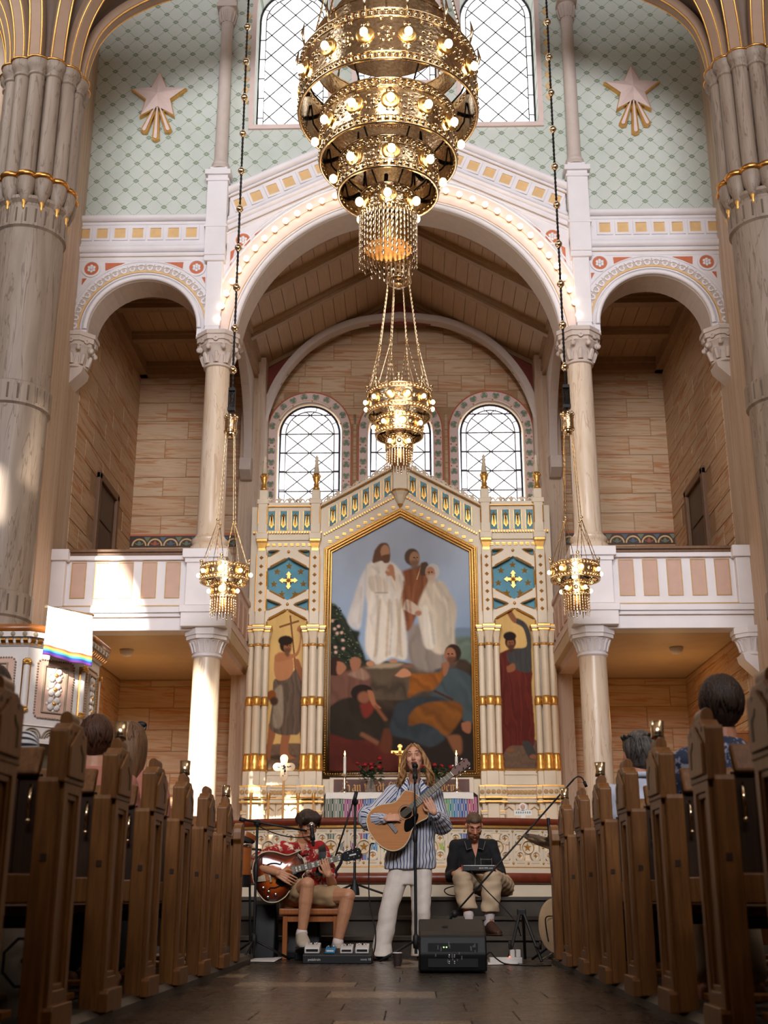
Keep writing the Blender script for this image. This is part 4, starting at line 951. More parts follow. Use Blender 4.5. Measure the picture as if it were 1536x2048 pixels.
# robed figures of light
c.poly([(690, 830), (760, 820), (1040, 900), (1060, 1130), (850, 1200), (690, 1100)], (150, 138, 128), 5, folds=.12, fang=85, fscale=16)
c.poly([(650, 400), (720, 380), (830, 360), (860, 520), (800, 640), (720, 840), (660, 860), (610, 600)], (142, 92, 62), 2, folds=.22, fang=80, fscale=12); c.figure_head(742, 300, 58, (176, 136, 108), (104, 84, 70), (104, 84, 68), 1)
c.line([(812, 330), (765, 470)], 9, (196, 166, 132)); c.poly([(800, 340), (850, 335), (870, 420), (820, 440), (790, 420)], (98, 76, 62), 1)
c.poly([(860, 480), (960, 480), (1020, 560), (1080, 690), (1060, 880), (1050, 1010), (940, 1060), (850, 1000), (790, 860), (770, 700), (800, 600)], (206, 192, 172), 2, folds=.14, fang=75, fscale=17, shade=.25)
c.poly([(790, 690), (850, 690), (920, 960), (860, 1020), (810, 960)], (222, 212, 196), 2, folds=.1, fang=85, fscale=9)
c.figure_head(880, 415, 54, (184, 138, 108), (202, 196, 190), (206, 196, 184), -1); c.poly([(655, 690), (680, 625), (760, 670), (800, 720), (740, 745), (660, 705)], (206, 186, 166), 1); c.ell(775, 735, 28, 20, (178, 128, 100), 1)
c.poly([(360, 350), (430, 320), (540, 320), (620, 380), (660, 460), (650, 540), (640, 640), (670, 800), (680, 1090), (560, 1080), (450, 1140), (390, 1090), (350, 980), (370, 700), (350, 560)], (226, 216, 202), 2, folds=.10, fang=86, fscale=19)
c.poly([(355, 370), (350, 520), (330, 740), (300, 860), (210, 800), (250, 640), (300, 480)], (214, 208, 204), 3, folds=.08, fang=70, fscale=20)
for x0, x1 in ((470, 430), (545, 520), (600, 640), (640, 600)): c.line([(x0, 620), ((x0+x1)/2, 850), (x1, 1080)], 16, (196, 172, 142), 2)
c.poly([(380, 440), (470, 440), (540, 520), (520, 575), (430, 575), (375, 520)], (214, 200, 182), 2, folds=.1); c.line([(430, 572), (535, 572)], 10, (160, 146, 134), 1)
c.poly([(570, 430), (650, 440), (655, 540), (600, 560), (560, 500)], (216, 202, 186), 2, folds=.1); c.poly([(510, 410), (545, 350), (580, 370), (590, 480), (560, 440), (530, 440)], (186, 136, 104), 1)
c.poly([(425, 240), (470, 185), (530, 185), (550, 250), (540, 330), (480, 320), (410, 335)], (118, 88, 68), 1); c.ell(510, 250, 36, 56, (190, 146, 116), 1); c.poly([(480, 280), (545, 270), (540, 330), (500, 335)], (120, 86, 64), 1)
for x0, y0, x1, y1, k in ((420, 600, 400, 1060, 232), (505, 600, 480, 1090, 236), (590, 600, 590, 1070, 230), (640, 700, 655, 1060, 228), (290, 560, 250, 800, 224), (320, 520, 300, 820, 196), (450, 590, 440, 1060, 178), (560, 640, 545, 1070, 172), (620, 640, 622, 1070, 176), (900, 520, 880, 900, 216), (960, 560, 980, 960, 190), (1010, 620, 1030, 940, 168), (860, 720, 900, 980, 172), (400, 360, 470, 420, 196), (430, 340, 540, 400, 232)):
    c.line([(x0, y0), ((x0+x1)/2+8, (y0+y1)/2), (x1, y1)], 9, (k, k*.95, k*.87), 2)
for x0, y0, x1, y1, k in ((660, 480, 690, 800, (112, 70, 46)), (700, 520, 715, 780, (158, 104, 72)), (150, 1500, 330, 1480, (74, 64, 50)), (200, 1600, 430, 1640, (38, 32, 26)), (640, 1560, 900, 1480, (84, 96, 98)), (620, 1640, 860, 1740, (44, 50, 54)), (760, 1500, 1000, 1470, (166, 108, 46)), (800, 1560, 1040, 1560, (100, 62, 24)), (960, 1240, 1080, 1380, (96, 108, 110)), (1050, 1230, 1150, 1420, (58, 68, 72)), (740, 1260, 900, 1230, (172, 112, 48)), (130, 1780, 480, 1800, (118, 54, 40)), (180, 1860, 560, 1900, (70, 30, 24))):
    c.line([(x0, y0), ((x0+x1)/2, (y0+y1)/2+10), (x1, y1)], 12, k, 3)
c.ell(395, 1130, 34, 22, (190, 142, 110), 1); c.ell(575, 1110, 34, 16, (186, 140, 108), 1); c.ell(690, 1150, 50, 14, (140, 104, 82), 2)
# watchers below
c.poly([(50, 1230), (200, 1190), (330, 1160), (390, 1230), (380, 1330), (250, 1400), (50, 1480)], (122, 86, 72), 2, folds=.15, fang=60, fscale=14); c.poly([(210, 1215), (320, 1165), (385, 1230), (340, 1260)], (160, 128, 108), 2, folds=.15)
c.ell(118, 1150, 56, 74, (66, 44, 34), 1); c.poly([(130, 1110), (175, 1120), (205, 1165), (160, 1215), (130, 1200)], (178, 124, 94), 1); c.poly([(230, 1100), (270, 1078), (315, 1095), (315, 1150), (270, 1195), (240, 1160)], (172, 120, 92), 1)
c.poly([(60, 1480), (200, 1400), (380, 1420), (500, 1530), (560, 1650), (470, 1740), (250, 1720), (60, 1680)], (54, 46, 36), 2, folds=.18, fang=40, fscale=20); c.poly([(310, 1450), (400, 1430), (420, 1500), (350, 1560)], (128, 54, 42), 2)
c.ell(330, 1360, 88, 66, (48, 36, 30), 1); c.ell(345, 1395, 50, 46, (150, 100, 74), 2); c.poly([(370, 1340), (415, 1350), (440, 1440), (480, 1480), (430, 1480), (390, 1420)], (170, 114, 82), 1); c.line([(430, 1460), (520, 1580)], 26, (140, 90, 62), 2)
c.poly([(60, 1670), (250, 1730), (420, 1740), (560, 1830), (640, 1870), (640, 1990), (60, 1990)], (96, 42, 32), 3, folds=.18, fang=15, fscale=22); c.line([(320, 1680), (460, 1760)], 34, (138, 94, 68), 2); c.poly([(500, 1640), (560, 1660), (550, 1830), (470, 1800)], (108, 62, 40), 2)
c.poly([(900, 1180), (1000, 1160), (1120, 1190), (1200, 1280), (1200, 1580), (1110, 1580), (1090, 1450), (880, 1400), (880, 1280)], (78, 90, 92), 2, folds=.14, fang=70, fscale=16)
c.poly([(600, 1440), (800, 1390), (1000, 1420), (1030, 1620), (1000, 1700), (860, 1790), (700, 1730), (545, 1670)], (60, 68, 72), 2, folds=.16, fang=20, fscale=24)
c.poly([(700, 1210), (930, 1200), (960, 1130), (990, 1180), (900, 1330), (780, 1350), (690, 1400), (700, 1300)], (150, 92, 36), 2, folds=.2, fang=30, fscale=14); c.poly([(690, 1550), (760, 1470), (900, 1430), (1080, 1440), (1110, 1540), (990, 1700), (900, 1640), (800, 1600), (700, 1620)], (132, 84, 34), 2, folds=.22, fang=25, fscale=14)
c.poly([(585, 1225), (650, 1170), (700, 1190), (710, 1225), (640, 1240)], (196, 142, 108), 1); c.line([(890, 1345), (1040, 1420)], 18, (84, 54, 38), 1)
c.figure_head(1030, 1060, 62, (168, 118, 88), (62, 44, 34), (58, 40, 32), -1); c.poly([(960, 1130), (1010, 1120), (1000, 1200), (970, 1230)], (160, 110, 82), 1); c.poly([(1100, 1600), (1170, 1590), (1165, 1680), (1110, 1660)], (162, 108, 78), 1); c.poly([(980, 1700), (1090, 1700), (1100, 1830), (1050, 1840)], (138, 92, 62), 2)
gx = lambda x: at(640+x/3.9375, 1040+ (625)/3.9375, YA)
def pmap(x, y):
    p = at(640+x/3.9375, 1040+y/3.9375, YA+.03); return p
z_top, z_sh, z_bot = 6.17, 5.60, 2.27
# true rectangle: u from -1.06 to 1.06
def pin(x, y):
    u = -1.08+2.16*(x-75)/(1195-75); v = y/1965; z = 6.17-(6.17-2.25)*((y+10)/1975); return abs(u) < 1.07 and z > 2.26 and z < 6.18-abs(u)*.545
def pw(x, y): return (AX-1.08+2.16*(x-75)/(1195-75), YA+.03, 6.17-(6.17-2.25)*((y+10)/1975))
# undo the picture's perspective: rows of the photograph are not evenly spaced in height
_rows = [(yy, at(800, 1040+yy/3.9375, YA+.03).z) for yy in range(-40, 2020, 20)]
def zrow(y):
    i = min(max(int((y+40)/20), 0), len(_rows)-2); t = (y-_rows[i][0])/20; return _rows[i][1]*(1-t)+_rows[i+1][1]*t
def pw(x, y): return (AX-1.08+2.16*(x-75)/(1195-75), YA+.03, zrow(y))
def pin(x, y):
    u = -1.08+2.16*(x-75)/(1195-75); z = zrow(y); return abs(u) < 1.07 and z > 2.24 and z < 6.19-abs(u)*.545
pt = cv_.build('painting', pw, pin, M['paint'], al); pt['label'] = 'large gabled oil painting of robed figures of light above resting men'
# ---- side saints
def saint(s, kind):
    c = Canvas(124, 400, 255, 80, 650, 1510, Canvas.lin(None, (222, 186, 122)))
    c.c *= (1+.22*c.noise(6))[..., None]
    if kind == 'pilgrim':
        c.poly([(250, 1290), (640, 1290), (640, 1520), (250, 1520)], (128, 104, 84), 1, folds=.1, fang=0); c.ell(440, 1400, 130, 26, (86, 68, 54), 3)
        c.line([(478, 135), (530, 520), (560, 800), (620, 1320)], 16, (142, 100, 62)); c.line([(375, 240), (565, 185)], 18, (142, 100, 62))
        c.poly([(300, 1100), (350, 1100), (365, 1200), (330, 1330), (320, 1420), (265, 1420), (290, 1280)], (164, 108, 74), 1); c.poly([(430, 1150), (510, 1150), (490, 1300), (500, 1370), (565, 1410), (420, 1400)], (170, 114, 80), 1)
        c.poly([(330, 740), (350, 700), (440, 690), (600, 600), (615, 830), (600, 1160), (510, 1200), (380, 1190), (310, 1120), (330, 900)], (112, 94, 80), 1, folds=.22, fang=82, fscale=9); c.poly([(345, 800), (420, 770), (430, 1100), (340, 1110)], (158, 142, 122), 2, folds=.1)
        c.poly([(340, 490), (400, 460), (500, 500), (520, 620), (470, 700), (370, 710), (335, 620)], (190, 134, 94), 1); c.poly([(340, 500), (400, 470), (540, 470), (580, 310), (545, 270), (570, 225), (600, 290), (590, 350), (560, 490), (420, 540), (350, 550)], (182, 124, 86), 1)
        c.poly([(520, 530), (570, 530), (610, 650), (600, 720), (560, 640)], (162, 108, 74), 1); c.figure_head(455, 410, 54, (172, 116, 80), (58, 40, 30), (70, 48, 36), 1); c.ell(440, 360, 72, 44, (54, 38, 30), 1); c.ell(320, 850, 44, 50, (150, 90, 44), 1); c.ell(345, 900, 40, 40, (84, 60, 44), 2)
    else:
        c.poly([(250, 1265), (655, 1265), (655, 1520), (250, 1520)], (124, 100, 82), 1, folds=.1, fang=0)
        c.poly([(300, 480), (420, 440), (530, 480), (600, 640), (590, 780), (600, 1260), (520, 1300), (360, 1310), (270, 1420), (290, 1200), (300, 900), (262, 800), (270, 640)], (108, 46, 36), 1, folds=.22, fang=84, fscale=10)
        c.poly([(370, 480), (450, 440), (540, 430), (560, 380), (530, 260), (455, 210), (470, 170), (560, 220), (600, 330), (600, 480), (590, 640), (480, 640), (380, 560)], (78, 76, 74), 1, folds=.12); c.poly([(395, 90), (420, 100), (470, 180), (455, 215), (420, 190), (385, 130)], (150, 100, 70), 1)
        c.figure_head(405, 390, 50, (150, 98, 66), (50, 34, 26), (46, 30, 24), 0); c.ell(400, 330, 62, 40, (48, 34, 28), 1); c.poly([(360, 600), (430, 570), (440, 630), (370, 650)], (154, 102, 70), 1); c.poly([(480, 1260), (560, 1270), (610, 1400), (550, 1420), (500, 1330)], (80, 76, 72), 1); c.ell(585, 1400, 40, 20, (160, 108, 76), 1); c.ell(370, 1340, 40, 16, (150, 98, 68), 1)
    def P(x, y): return (U(s, 1.745)+(x-452)/395*.63*1, YA+.05, zr2(y))
    _r = [(yy, at(640, 1200+yy/4.452, YA+.05).z) for yy in range(60, 1540, 20)]
    def zr2(y):
        i = min(max(int((y-60)/20), 0), len(_r)-2); t = (y-_r[i][0])/20; return _r[i][1]*(1-t)+_r[i+1][1]*t
    return c.build('side_painting', P, lambda x, y: zr2(y) < 4.74-abs((x-452)/395*.63)*.55 and zr2(y) > 2.26, M['paint'], al)
saint(-1, 'pilgrim')['label'] = 'gilt side painting of a bare-shouldered pilgrim with a tall cross'
saint(1, 'prophet')['label'] = 'gilt side painting of a red-robed man raising one hand'
# ---- architecture of the altarpiece
body = MB()
hexo = [(U(1, 0)-AX, 0)]
def hexagon(cx, cz, w, h0, h1): return [(cx-w, cz-h0), (cx, cz-h1), (cx+w, cz-h0), (cx+w, cz+h0), (cx, cz+h1), (cx-w, cz+h0)]
hl = []
for s in (-1, 1):
    c = U(s, 1.745)
    hl.append(hexagon(c, 5.19, .325, .165, .345)); hl.append([(c-.31, 2.27), (c+.31, 2.27), (c+.31, 4.54), (c, 4.71), (c-.31, 4.54)])
    for dz, q in ((0, 1), (0, -1)):
        hl.append([(c+q*.325, 5.645), (c+q*.325, 5.53), (c+q*.13, 5.645)]); hl.append([(c+q*.325, 4.87), (c+q*.325, 4.68), (c+q*.08, 4.775)])
hl.append([(AX-1.10, 2.23), (AX+1.10, 2.23), (AX+1.10, 5.62), (AX, 6.22), (AX-1.10, 5.62)])
out = [(AX-2.34, .9), (AX+2.34, .9), (AX+2.34, 6.36), (AX+1.25, 6.36), (AX+.14, 6.98), (AX-.14, 6.98), (AX-1.25, 6.36), (AX-2.34, 6.36)]
body.plate(out, hl, YA, YA+.12); body.build('body', M['cream'], al)
MB().box((AX-2.3, YA+.10, 1), (AX-1.15, YA+.16, 6.3)).box((AX+1.15, YA+.10, 1), (AX+2.3, YA+.16, 6.3)).build('blue_ground', M['blue'], al)
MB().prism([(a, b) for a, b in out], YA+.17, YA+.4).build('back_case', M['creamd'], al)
# gold edging round all openings (chamfered corners left plain)
gd = MB()
def edge(poly, r, y, cut=.0, m=gd):
    n = len(poly)
    for i in range(n):
        a, b = Vector((poly[i][0], y, poly[i][1])), Vector((poly[(i+1) % n][0], y, poly[(i+1) % n][1])); l = (b-a).length
        if l < cut*2.5: continue
        m.tube([a+(b-a)*(cut/l), b-(b-a)*(cut/l)], r, 6)
for h in hl[:-1]:
    big = len(h) == 6; edge(h, .014 if big or len(h) == 5 else .010, YA-.006, .05 if big else .03)
gd.build('gilded_edge', M['gold'], al)
# frame of the large painting
fr = MB(); fp = [(AX-1.08, 2.25), (AX+1.08, 2.25), (AX+1.08, 5.61), (AX, 6.20), (AX-1.08, 5.61)]
for d, r, y in ((.0, .018, -.01), (.035, .026, -.03), (.075, .022, -.03), (.10, .014, -.015)):
    q = [(AX-1.08-d, 2.25-d), (AX+1.08+d, 2.25-d), (AX+1.08+d, 5.61+d*.6), (AX, 6.20+d*1.15), (AX-1.08-d, 5.61+d*.6)]; fr.tube([(a, YA+y, b) for a, b in q], r, 8, True)
fr.build('picture_frame', M['gold'], al, True)
bd = MB(); 
q = [(AX-1.135, 2.21), (AX-1.135, 5.64), (AX, 6.265), (AX+1.135, 5.64), (AX+1.135, 2.21), (AX-1.135, 2.21)]
for a, b in zip(q[:-1], q[1:]):
    l = math.hypot(b[0]-a[0], b[1]-a[1]); n = int(l/.036)
    for i in range(n): bd.ball((a[0]+(b[0]-a[0])*(i+.5)/n, YA-.055, a[1]+(b[1]-a[1])*(i+.5)/n), .013, 5, 3)
bd = bd.build('bead_moulding', M['gold'], al, True); bd['kind'] = 'stuff'
# hexagon stars and crosses
s7 = MB().star((0, 0, 0), .062, .022, q=.42).me('gilded_star', M['gold'])
cr = MB()
for q in range(4):
    T = RY(q*PI/2); cr.T = T; cr.prism([(-.02, 0), (.02, 0), (.022, .085), (.042, .09), (0, .145), (-.042, .09), (-.022, .085)], -.03, 0)
cr.T = None; cr.star((0, -.02, 0), .08, .03, 8, .5); cr = cr.me('gilded_cross', M['gold'])
st_b = MB().ball((0, -.01, 0), .024, 8, 5).me('gilded_stud', M['gold'], True)
dia = MB().add([(-.034, 0, 0), (0, 0, .034), (.034, 0, 0), (0, 0, -.034), (0, -.02, 0)], [(0, 1, 4), (1, 2, 4), (2, 3, 4), (3, 0, 4)]).me('gilded_lozenge', M['gold'])
for s in (-1, 1):
    c = U(s, 1.745)
    inst('gilded_cross', cr, al, T3(c, YA+.10, 5.18))
    for q in range(7): a = TAU*q/7; inst('gilded_star', s7, al, T3(c+.235*sin(a), YA+.10, 5.18+.235*cos(a)))
    for u, z in ((0, 5.62), (0, 4.78), (-.385, 5.42), (.385, 5.42), (-.385, 4.95), (.385, 4.95)): inst('gilded_stud', st_b, al, T3(c+u, YA-.005, z))
    for u in (2.16, 1.33):
        x = U(s, u)
        MB().box((x-.075, YA-.07, 4.45), (x+.075, YA, 5.66)).build('pilaster', M['cream'], al, bevel=.012)
        for q in (-1, 1): MB().tube([(x+q*.075, YA-.06, 4.65), (x+q*.075, YA-.06, 5.55)], .011, 5).build('gilded_edge', M['gold'], al)
        for k in range(7): inst('gilded_lozenge', dia, al, T3(x, YA-.071, 4.68+k*.138))
        # gilt capital, die and turned pinnacle base
        MB().lathe([(.07, 5.62), (.075, 5.66), (.10, 5.74), (.115, 5.77), (.115, 5.80)], (x, YA-.03, 0), 4, M=RZ(PI/4).to_3x3()).lathe([(.022, -.1), (.03, -.1)], (x, YA-.02, 5.7), 8, M=RX(PI/2).to_3x3()).build('gilded_capital', M['gold'], al)
        MB().box((x-.095, YA-.12, 5.80), (x+.095, YA, 5.90)).box((x-.075, YA-.10, 5.90), (x+.075, YA, 6.40)).box((x-.095, YA-.11, 6.38), (x+.095, YA+.1, 6.46)).box((x-.065, YA-.08, 6.46), (x+.065, YA+.06, 6.62)).build('pinnacle_die', M['cream'], al, bevel=.01)
        for q in (-1, 1): MB().tube([(x+q*.07, YA-.10, 6.05), (x+q*.07, YA-.10, 6.33)], .010, 5).build('gilded_edge', M['gold'], al)
        e = MB().lathe([(.055, 6.62), (.058, 6.66), (.04, 6.68), (.045, 6.72), (.032, 6.75), (.055, 6.80), (.058, 6.84), (.05, 6.90)], (x, YA-.02, 0), 14).build('pinnacle', M['gold'], al, True)
        MB().lathe([(.048, 6.90), (.022, 7.10), (.034, 7.12), (.018, 7.15), (.03, 7.17), (.001, 7.22)], (x, YA-.02, 0), 12).build('pinnacle_spire', M['cream'], e, True)
        for q in range(8): a = TAU*q/8; MB().ball((x+.055*cos(a), YA-.02+.055*sin(a), 6.86), .02, 6, 4, (.8, .8, 1.4)).build('gilded_leaf', M['gold'], e, True)
        # triple colonnettes
        xo = x
        for q, (dx, r, y) in enumerate(((-.115, .048, YA-.07), (0, .06, YA-.12), (.115, .048, YA-.07))):
            k = MB().lathe([(r, 2.50), (r*.92, 4.12)], (xo+dx, y, 0), 18).build('colonnette', M['cream'], al, 40)
            MB().lathe([(r*1.45, 2.24), (r*1.5, 2.28), (r*1.3, 2.34), (r*1.45, 2.38), (r*1.2, 2.42), (r*1.3, 2.46), (r, 2.50)], (xo+dx, y, 0), 18).build('gilded_base', M['gold'], k, True)
            MB().lathe([(r, 3.20), (r*1.25, 3.22), (r*1.1, 3.25), (r*1.3, 3.28), (r*1.1, 3.31), (r, 3.34)], (xo+dx, y, 0), 18).build('gilded_ring', M['gold'], k, True)
            MB().lathe([(r, 4.10), (r*1.2, 4.12), (r, 4.14)], (xo+dx, y, 0), 18).build('gilded_ring', M['gold'], k, True)
            MB().lathe([(r*.95, 4.14), (r*1.05, 4.22), (r*1.5, 4.32)], (xo+dx, y, 0), 8).build('capital', M['cream'], k, 30)
        m = MB()
        for a, w, yy in ((4.32, .18, .12), (4.38, .2, .14)): m.box((xo-w, YA-yy, a), (xo+w, YA, a+.045)).box((xo-w*.5, YA-yy-.07, a), (xo+w*.5, YA, a+.045))
        m.build('gilded_abacus', M['gold'], al, bevel=.01)
        MB().box((xo-.185, YA-.15, 4.36), (xo+.185, YA, 4.385)).box((xo-.1, YA-.21, 4.36), (xo+.1, YA, 4.385)).build('abacus_fillet', M['cream'], al)
        m = MB(); m.box((xo-.17, YA-.15, 2.02), (xo+.17, YA, 2.24)); m.box((xo-.09, YA-.2, 2.02), (xo+.09, YA, 2.24)); m.box((xo-.16, YA-.15, .86), (xo+.16, YA, 1.82)); m.box((xo-.085, YA-.2, .86), (xo+.085, YA, 1.82)); m.build('pedestal', M['cream'], al, bevel=.012)
        m = MB(); m.box((xo-.2, YA-.2, 1.84), (xo+.2, YA, 2.02)); m.box((xo-.12, YA-.26, 1.84), (xo+.12, YA, 2.02)); m.box((xo-.18, YA-.17, 1.78), (xo+.18, YA, 1.86)); m.box((xo-.18, YA-.17, 1.62), (xo+.18, YA, 1.66)); m.build('pedestal_cornice', M['cream'], al, bevel=.01)
        m = MB()
        for z in (2.02, 1.86, 1.80): m.box((xo-.2, YA-.205, z-.012), (xo+.2, YA, z+.012)).box((xo-.12, YA-.265, z-.012), (xo+.12, YA, z+.012))
        m.box((xo-.18, YA-.175, 1.66), (xo+.18, YA, 1.675)).build('gilded_fillet', M['gold'], al)
    # entablature between the pilasters, blue panels, dentils
    MB().box((U(s, 1.25), YA-.035, 5.80), (U(s, 2.25), YA, 5.90)).box((U(s, 1.25), YA-.05, 6.36), (U(s, 2.25), YA+.12, 6.42)).build('cornice', M['cream'], al, bevel=.006)
    MB().box((U(s, 1.25), YA-.054, 6.352), (U(s, 2.25), YA, 6.362)).build('gilded_fillet', M['gold'], al)
    MB().box((U(s, 1.45), YA-.12, 1.84), (U(s, 2.05), YA, 2.02)).box((U(s, 1.45), YA-.14, 2.0), (U(s, 2.05), YA, 2.03)).box((U(s, 1.45), YA-.10, 1.79), (U(s, 2.05), YA, 1.85)).build('predella_cornice', M['cream'], al, bevel=.008)
    MB().box((U(s, 1.45), YA-.145, 2.022), (U(s, 2.05), YA, 2.034)).box((U(s, 1.45), YA-.123, 1.852), (U(s, 2.05), YA, 1.866)).build('gilded_fillet', M['gold'], al)
disc = MB().lathe([(.001, .010), (.022, .008), (.026, .004), (.028, .008), (.034, 0)], n=14, M=RX(PI/2).to_3x3()).me('gilded_disc', M['whiteline'], True)
bp = MB().box((-.058, 0, -.155), (.058, .012, .155)).me('blue_panel', M['blue'])
bf = MB(); bf.tube([(-.06, 0, -.157), (.06, 0, -.157), (.06, 0, .157), (-.06, 0, .157)], .008, 4, True); bf = bf.me('gilded_edge', M['gold'])
ss = MB().star((0, 0, .075), .058, .03)
for dx, l in ((-.022, .14), (0, .17), (.022, .14)): ss.prism([(dx*.3-.010, .06), (dx*.3+.010, .06), (dx+.016, -l+.06), (dx, -l+.04), (dx-.016, -l+.06)], -.022, 0)
ss = ss.me('shooting_star', M['gold'])
de = MB().box((-.018, -.03, -.018), (.018, 0, .018)).me('gilded_dentil', M['gold'])
de2 = MB().box((-.028, -.022, -.011), (.028, 0, .011)).box((-.028, -.022, -.03), (.028, 0, -.018)).me('gilded_dentil', M['gold'])
SG = .555
for s in (-1, 1):
    for i in range(4):
        T = T3(U(s, 1.465+i*.187), YA-.006, 6.13); inst('blue_panel', bp, al, T); inst('gilded_edge', bf, al, T); inst('shooting_star', ss, al, T)
    for i in range(6):
        u = .20+i*.172; T = T3(U(s, u), YA-.006, 6.80-u*SG); sh = Matrix(((1, 0, 0, 0), (0, 1, 0, 0), (0, 0, 1, 0), (0, 0, 0, 1)))
        for n_, m_ in (('blue_panel', 'p'), ('gilded_edge', 'e')):
            a = MB(); k = -s*SG
            q = [(-.058, -.155-.058*k), (.058, -.155+.058*k), (.058, .155+.058*k), (-.058, .155-.058*k)]
            if m_ == 'p': a.prism(q, 0, .012).T
            else: a.tube([(x, 0, z) for x, z in q], .008, 4, True)
            inst(n_, a.me(n_, M['blue'] if m_ == 'p' else M['gold']), al, T)
        inst('shooting_star', ss, al, T)
    for i in range(11): inst('gilded_disc', disc, al, T3(U(s, 1.49+i*.052), YA-.125, 1.935))
    for u0 in (2.16, 1.33):
        for q in (-.16, -.075, 0, .075, .16): inst('gilded_disc', disc, al, T3(U(s, u0)+q, YA-(.205 if abs(q) > .1 else .265), 1.935))
    dn = MB(); d2 = MB()
    for i in range(26):
        dn.box((U(s, 1.24+i*.042)-.012, YA-.07, 5.905), (U(s, 1.24+i*.042)+.012, YA, 5.935))
    for i in range(32):
        u = .04+i*.037; z = 6.55-u*SG; dn.box((U(s, u)-.011, YA-.05, z-.015), (U(s, u)+.011, YA, z+.015))
    k = dn.build('dentil_row', M['gold'], al); k['kind'] = 'stuff'
    for i in range(8): inst('gilded_dentil', de2, al, T3(U(s, 1.42+i*.093), YA, 5.74))
    for i in range(10):
        u = .11+i*.11; inst('gilded_dentil', de2, al, T3(U(s, u), YA, 6.40-u*SG))
    # sloping cornice and cresting
    m = MB(); m.add([(U(s, .12), YA-.06, 6.97), (U(s, 1.26), YA-.06, 6.97-1.14*SG), (U(s, 1.26), YA+.12, 6.97-1.14*SG), (U(s, .12), YA+.12, 6.97), (U(s, .12), YA-.06, 7.02), (U(s, 1.26), YA-.06, 7.02-1.14*SG), (U(s, 1.26), YA+.12, 7.02-1.14*SG), (U(s, .12), YA+.12, 7.02)],
                    [(0, 1, 5, 4), (4, 5, 6, 7), (0, 3, 2, 1), (1, 2, 6, 5), (0, 4, 7, 3)]); m.build('gable_cornice', M['cream'], al)
    MB().tube([(U(s, .12), YA-.065, 6.965), (U(s, 1.26), YA-.065, 6.965-1.14*SG)], .01, 5).build('gilded_fillet', M['gold'], al)
    cs = MB()
    def crest(x, z, w, k, a): 
        for q in (-1, 1):
            p = [(x+q*w*t*cos(a), z+abs(q*w*t)*0+q*w*t*k+.045*sin(PI*t)+.01) for t in [j/6 for j in range(7)]]; cs.tube([(p_[0], YA, p_[1]) for p_ in p], [.016-.008*j/6 for j in range(7)], 5)
        cs.ball((x, YA, z+.05), .024, 6, 4, (1, .6, 1.5))
    for i in range(5): crest(U(s, 1.42+i*.165), 6.43, .08, 0, 0)
    for i in range(7): crest(U(s, .24+i*.15), 7.02-(.24+i*.15-.12)*SG, .075, -s*SG, 0)
    cs.build('cresting', M['cream'], al, True)
    # predella: sunk panels with little pointed arches
    MB().panel(U(s, 2.02) if s < 0 else U(s, 1.47), U(s, 1.47) if s < 0 else U(s, 2.02), 2.07, 2.2, YA, .0, .02)
    MB().plate([(U(s, 1.47), 2.05), (U(s, 2.02), 2.05), (U(s, 2.02), 2.22), (U(s, 1.47), 2.22)], [[(U(s, 1.50), 2.075), (U(s, 1.99), 2.075), (U(s, 1.99), 2.195), (U(s, 1.50), 2.195)]], YA-.02, YA).build('predella_panel', M['cream'], al)
    for i in range(3):
        x = U(s, 1.56+i*.186)
        for z in (1.66, 1.36):
            MB().plate([(x-.085, z-.15), (x+.085, z-.15), (x+.085, z+.13), (x-.085, z+.13)], [[(x-.062, z-.14), (x+.062, z-.14), (x+.062, z+.03), (x, z+.075), (x-.062, z+.03)]], YA-.03, YA).build('arched_panel', M['cream'], al)
            MB().tube([(x-.068, YA-.032, z+.03), (x, YA-.032, z+.08), (x+.068, YA-.032, z+.03)], .007, 4).build('gilded_edge', M['whiteline'], al)
# centre pedestal on the gable
MB().box((AX-.11, YA-.10, 6.62), (AX+.11, YA+.12, 7.02)).box((AX-.14, YA-.13, 7.0), (AX+.14, YA+.14, 7.06)).lathe([(.02, 6.36), (.06, 6.42), (.10, 6.52), (.14, 6.58), (.14, 6.62)], (AX, YA-.02, 0), 12).build('apex_pedestal', M['cream'], al, bevel=.008)
MB().box((AX-.145, YA-.135, 7.03), (AX+.145, YA+.145, 7.045)).lathe([(.145, 6.575), (.150, 6.59), (.145, 6.605)], (AX, YA-.02, 0), 12).lathe([(.015, 6.34), (.045, 6.38), (.03, 6.40)], (AX, YA-.02, 0), 10).build('gilded_fillet', M['gold'], al)
